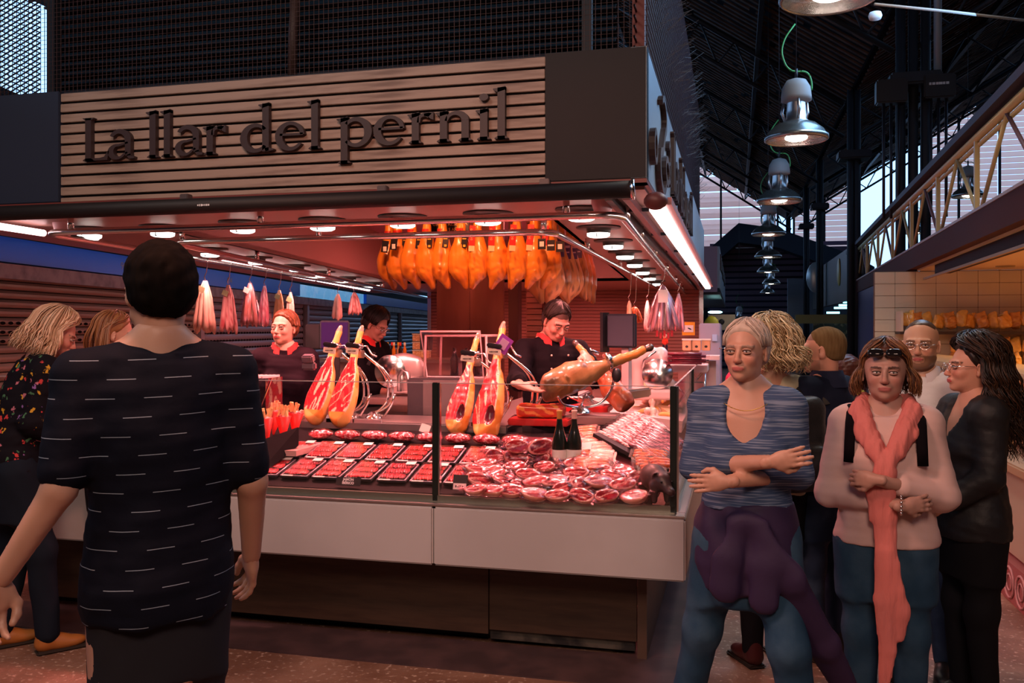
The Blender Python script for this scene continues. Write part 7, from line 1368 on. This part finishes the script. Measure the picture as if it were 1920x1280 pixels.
for x in (-.10, .10): s = MB(); s.tube([(x, .11*k, 1.34*k), (x*1.05, .03, 1.425*k), (x*1.1, -.09, 1.36*k), (x*1.35, -.13, 1.18*k), (x*1.6, -.03, 1.02*k), (x*1.4, .12, .98*k)], .022, 8, flat=.3); s.build('strap', mat('dark strap', (.012, .013, .015), .5), bp_)
# 9 man in navy polo, head turned left
p = at(1545, 617, 4.35); t, M, S, bd, k = person((p.x, p.y), -2.15, 1.625, 'man with cropped hair and navy polo shirt looking left', (.60, .29, .20), [arm_down(1, .02), arm_down(-1, .02)], head=(0, 0, .45), fem=False, top={'m': NAVY, 'z0': .84, 'sleeve': .95, 'g': .022, 'collar': mat('navy collar', (.015, .02, .045), .8), 'neck': 'none', 'name': 'polo_shirt'}, bottom={'m': DENIM2}, shoes=BLACK, face={'beard': ((.16, .09, .06), .5), 'scalp': (.10, .06, .03), 'brow': (.16, .09, .05)}, hair=[('cap', (.006, (.10, .06, .025), (.17, .11, .05), 11, .0025, -.02, .056, .0008, -.05), 'cropped brown')])
s = MB(); s.tube([(.085*math.sin(a)*k, .012*k-.083*math.cos(a)*k, 1.425*k) for a in np.linspace(1.2, 5.1, 14)], .004, 6); s.build('collar_piping', mat('white piping', (.65, .6, .6), .6), t)
for x in (-.115, .115): s = MB(); s.tube([(x, .10*k, 1.30*k), (x, .03, 1.425*k), (x, -.09, 1.37*k), (x*1.1, -.13, 1.18*k)], .024, 8, flat=.3); s.build('backpack_strap', mat('grey strap', (.06, .06, .055), .6), t)
# 10 woman in pink with folded arms
PINK = mat('dusty pink jersey', (.60, .42, .39), .85, bump=(70, .25, .002)); p = at(1660, 617, 3.42)
t, M, S, bd, k = person((p.x, p.y), .0, 1.555, 'woman in dusty pink jumper and coral scarf with folded arms', (.42, .235, .185), [[(.188, .0, 1.350), (.262, -.05, 1.070), (-.030, -.250, 1.150), {'curl': 1.0, 'dir': (-1, .25, .0), 'palm': (.2, 1, -.2), 'm': -1}], [(-.188, .0, 1.350), (-.262, -.05, 1.055), (.060, -.215, 1.050), {'curl': .5, 'dir': (1, .45, .12), 'palm': (0, 1, 0)}]], head=(.02, 0, -.02), top={'m': PINK, 'z0': .855, 'sleeve': 1.60, 'g': .026, 'bust': 1.15, 'neck': 'crew', 'res': .0075, 'fold': .006, 'name': 'jumper'}, bottom={'m': DENIM, 'g': .016}, shoes=BLACK, wk=1.16, hips=1.12, belly=.02, hres=.0034, iris=(.06, .05, .04),
   hsc=1.03, face={'lips': (.40, .13, .12), 'brow': (.03, .012, .008), 'wide': 1.13}, hair=[('cap', (.005, (.045, .016, .010), (.10, .035, .02), 12, .010, -.02, .054, .0025, -.09), 'dark auburn'), ('st', dict(n=800, length=.125, col=(.045, .016, .010), col2=(.30, .13, .05), seed=21, front_open=72, vol=.024, width=.0024, wind=(0, 0), lenvar=.4, curl=.004), 'dark auburn')])
q = MB()   # sunglasses pushed up on the hair
for x in (-.034, .034): q.ball((x, -.088, .078), (.031, .012, .019), 16, Matrix.Rotation(-.75, 3, 'X'), pw=.7)
q.tube([(-.012, -.094, .080), (.012, -.094, .080)], .003, 6)
for x in (-1, 1): q.tube([(x*.062, -.080, .082), (x*.080, -.02, .060), (x*.082, .03, .03)], .003, 6)
apply(q, M).build('sunglasses', mat('black sunglasses', (.008, .007, .008), .12), t)
# scarf: a wrapped collar, a knot and a long hanging tail
SCF = mat('coral crinkled scarf', (.62, .19, .17), .85, bump=(45, .9, .008, (1, 1, .18))); q = SDF(.0065)

for g in (-1, 1):
    for o_, r_ in ((0, .030), (.026, .026)): q.chain([(0, .085+o_*.3, 1.415*k), (g*.078, .035, (1.44-o_)*k), (g*(.090+o_*.5), -.045, (1.420-o_)*k), (g*(.068+o_*.6), -.105, (1.350-o_)*k), (g*(.034+o_*.3), -.152, (1.270-o_*.5)*k), (g*.004, -.178, 1.205*k)], [r_*1.15]*4+[r_*1.05, r_], .008, flat=((g*.5, 1, .2), .75))
q.ell((-.0, -.182, 1.175*k), (.044, .026, .040), k=.01).chain([(-.005, -.180, 1.17*k), (-.015, -.185, 1.10*k), (-.005, -.175, 1.00*k), (.0, -.170, .92*k)], [.036, .050, .046, .042], .02, flat=((0, 1, 0), .40))
q.chain([(.0, -.175, .93*k), (.006, -.180, .80*k), (.02, -.178, .70*k), (.042, -.172, .62*k), (.036, -.165, .52*k)], [.040, .042, .044, .044, .030], .012, flat=((0, 1, 0), .35)).chain([(.0, -.185, .85*k), (-.005, -.182, .66*k), (.010, -.172, .46*k), (-.014, -.165, .24*k)], [.034, .036, .030, .013], .012, flat=((0, 1, 0), .4))
q.disp = lambda P: .0055*wob(P*np.array([2.6, 1.6, .55]), 46, 41); P, Q = q.mesh(); np_obj('scarf', [(P, Q)], SCF, t)
for x in (-.118, .118): s = MB(); s.tube([(x*.9, .07, 1.40*k), (x*1.0, -.02, 1.428*k), (x*1.04, -.10, 1.36*k), (x*1.06, -.136, 1.27*k), (x*1.08, -.134, 1.20*k)], .019, 8, flat=.25); s.build('shoulder_strap', BLACKCLOTH, t)
s = MB(); w0 = V((.03, -.18, 1.018))*k
for a in np.linspace(0, 6.28, 15)[:-1]: s.ball(S((.058, -.216+.036*math.cos(a), 1.051+.036*math.sin(a))), .0055, 8)
s.build('bracelet', CHROME, t)
# 11 bearded man with glasses
p = at(1727, 617, 4.1); t, M, S, bd, k = person((p.x, p.y), -.05, 1.66, 'balding man with glasses and goatee in white shirt behind the pink jumper', (.60, .33, .21), [arm_down(1, .02), arm_down(-1, .02)], head=(.0, 0, -.08), fem=False, top={'m': mat('white shirt cloth', (.72, .70, .68), .8, bump=(20, .5, .01)), 'z0': .84, 'sleeve': 1.7, 'g': .02, 'collar': MATS['white piping'], 'neck': 'none'}, bottom={'m': DENIM2}, shoes=BLACK, face={'beard': ((.10, .045, .02), True), 'brow': (.10, .05, .03), 'wide': 1.04}, hair=[('cap', (.006, (.05, .025, .015), (.10, .055, .03), 13, .002, -.015, .085, .001, -.05), 'dark thin')])
glasses(M, t, CHROME)
# 12 woman with long dark curls
p = at(1822, 617, 3.72); t, M, S, bd, k = person((p.x, p.y), -1.05, 1.565, 'woman with long dark curly hair and black jacket facing left', (.62, .30, .20), [[(.175, 0, 1.36), (.20, -.02, 1.09), (.12, -.17, .98), {'curl': .6}], [(-.175, 0, 1.36), (-.21, -.02, 1.08), (-.10, -.20, 1.00), {'curl': .6}]], head=(.04, .0, -.15), top={'m': mat('black jacket', (.007, .007, .009), .6, bump=(20, .5, .008)), 'z0': .80, 'sleeve': 1.95, 'g': .028, 'neck': 'v', 'bust': .9, 'fold': .009, 'name': 'jacket'}, bottom={'m': MATS['black trousers']}, shoes=BLACK, face={'lips': (.5, .08, .08), 'brow': (.02, .01, .008)},
   hair=[('cap', (.006, (.008, .005, .004), (.025, .014, .010), 15, .016, -.02, .054, .004, -.10), 'black curls'), ('st', dict(n=900, length=.43, col=(.006, .004, .004), col2=(.06, .024, .010), seed=31, curl=.010, front_open=85, vol=.045, width=.0032, res=24, lenvar=.45, wind=(0, .06)), 'black curls')])
s = MB(); s.tube([S((.0, -.17, 1.30)), S((.03, -.16, 1.22))], .003, 4); s.build('zip', CHROME, t); glasses(M, t, CHROME, y=-.108)
# 13 small head in the gap
p = at(1592, 617, 6.3); person((p.x, p.y), 2.2, 1.40, 'short dark red haired person far behind, only the head showing', (.5, .28, .2), [arm_down(1), arm_down(-1)], top={'m': mat('dull yellow jacket', (.35, .25, .03), .8), 'z0': .86, 'sleeve': 1.8}, bottom={'m': DENIM2}, shoes=BLACK, hair=[('cap', (.007, (.05, .012, .010), (.10, .03, .02), 17, .022, -.03, .05, .008, -.08), 'dark red')], hres=.007)
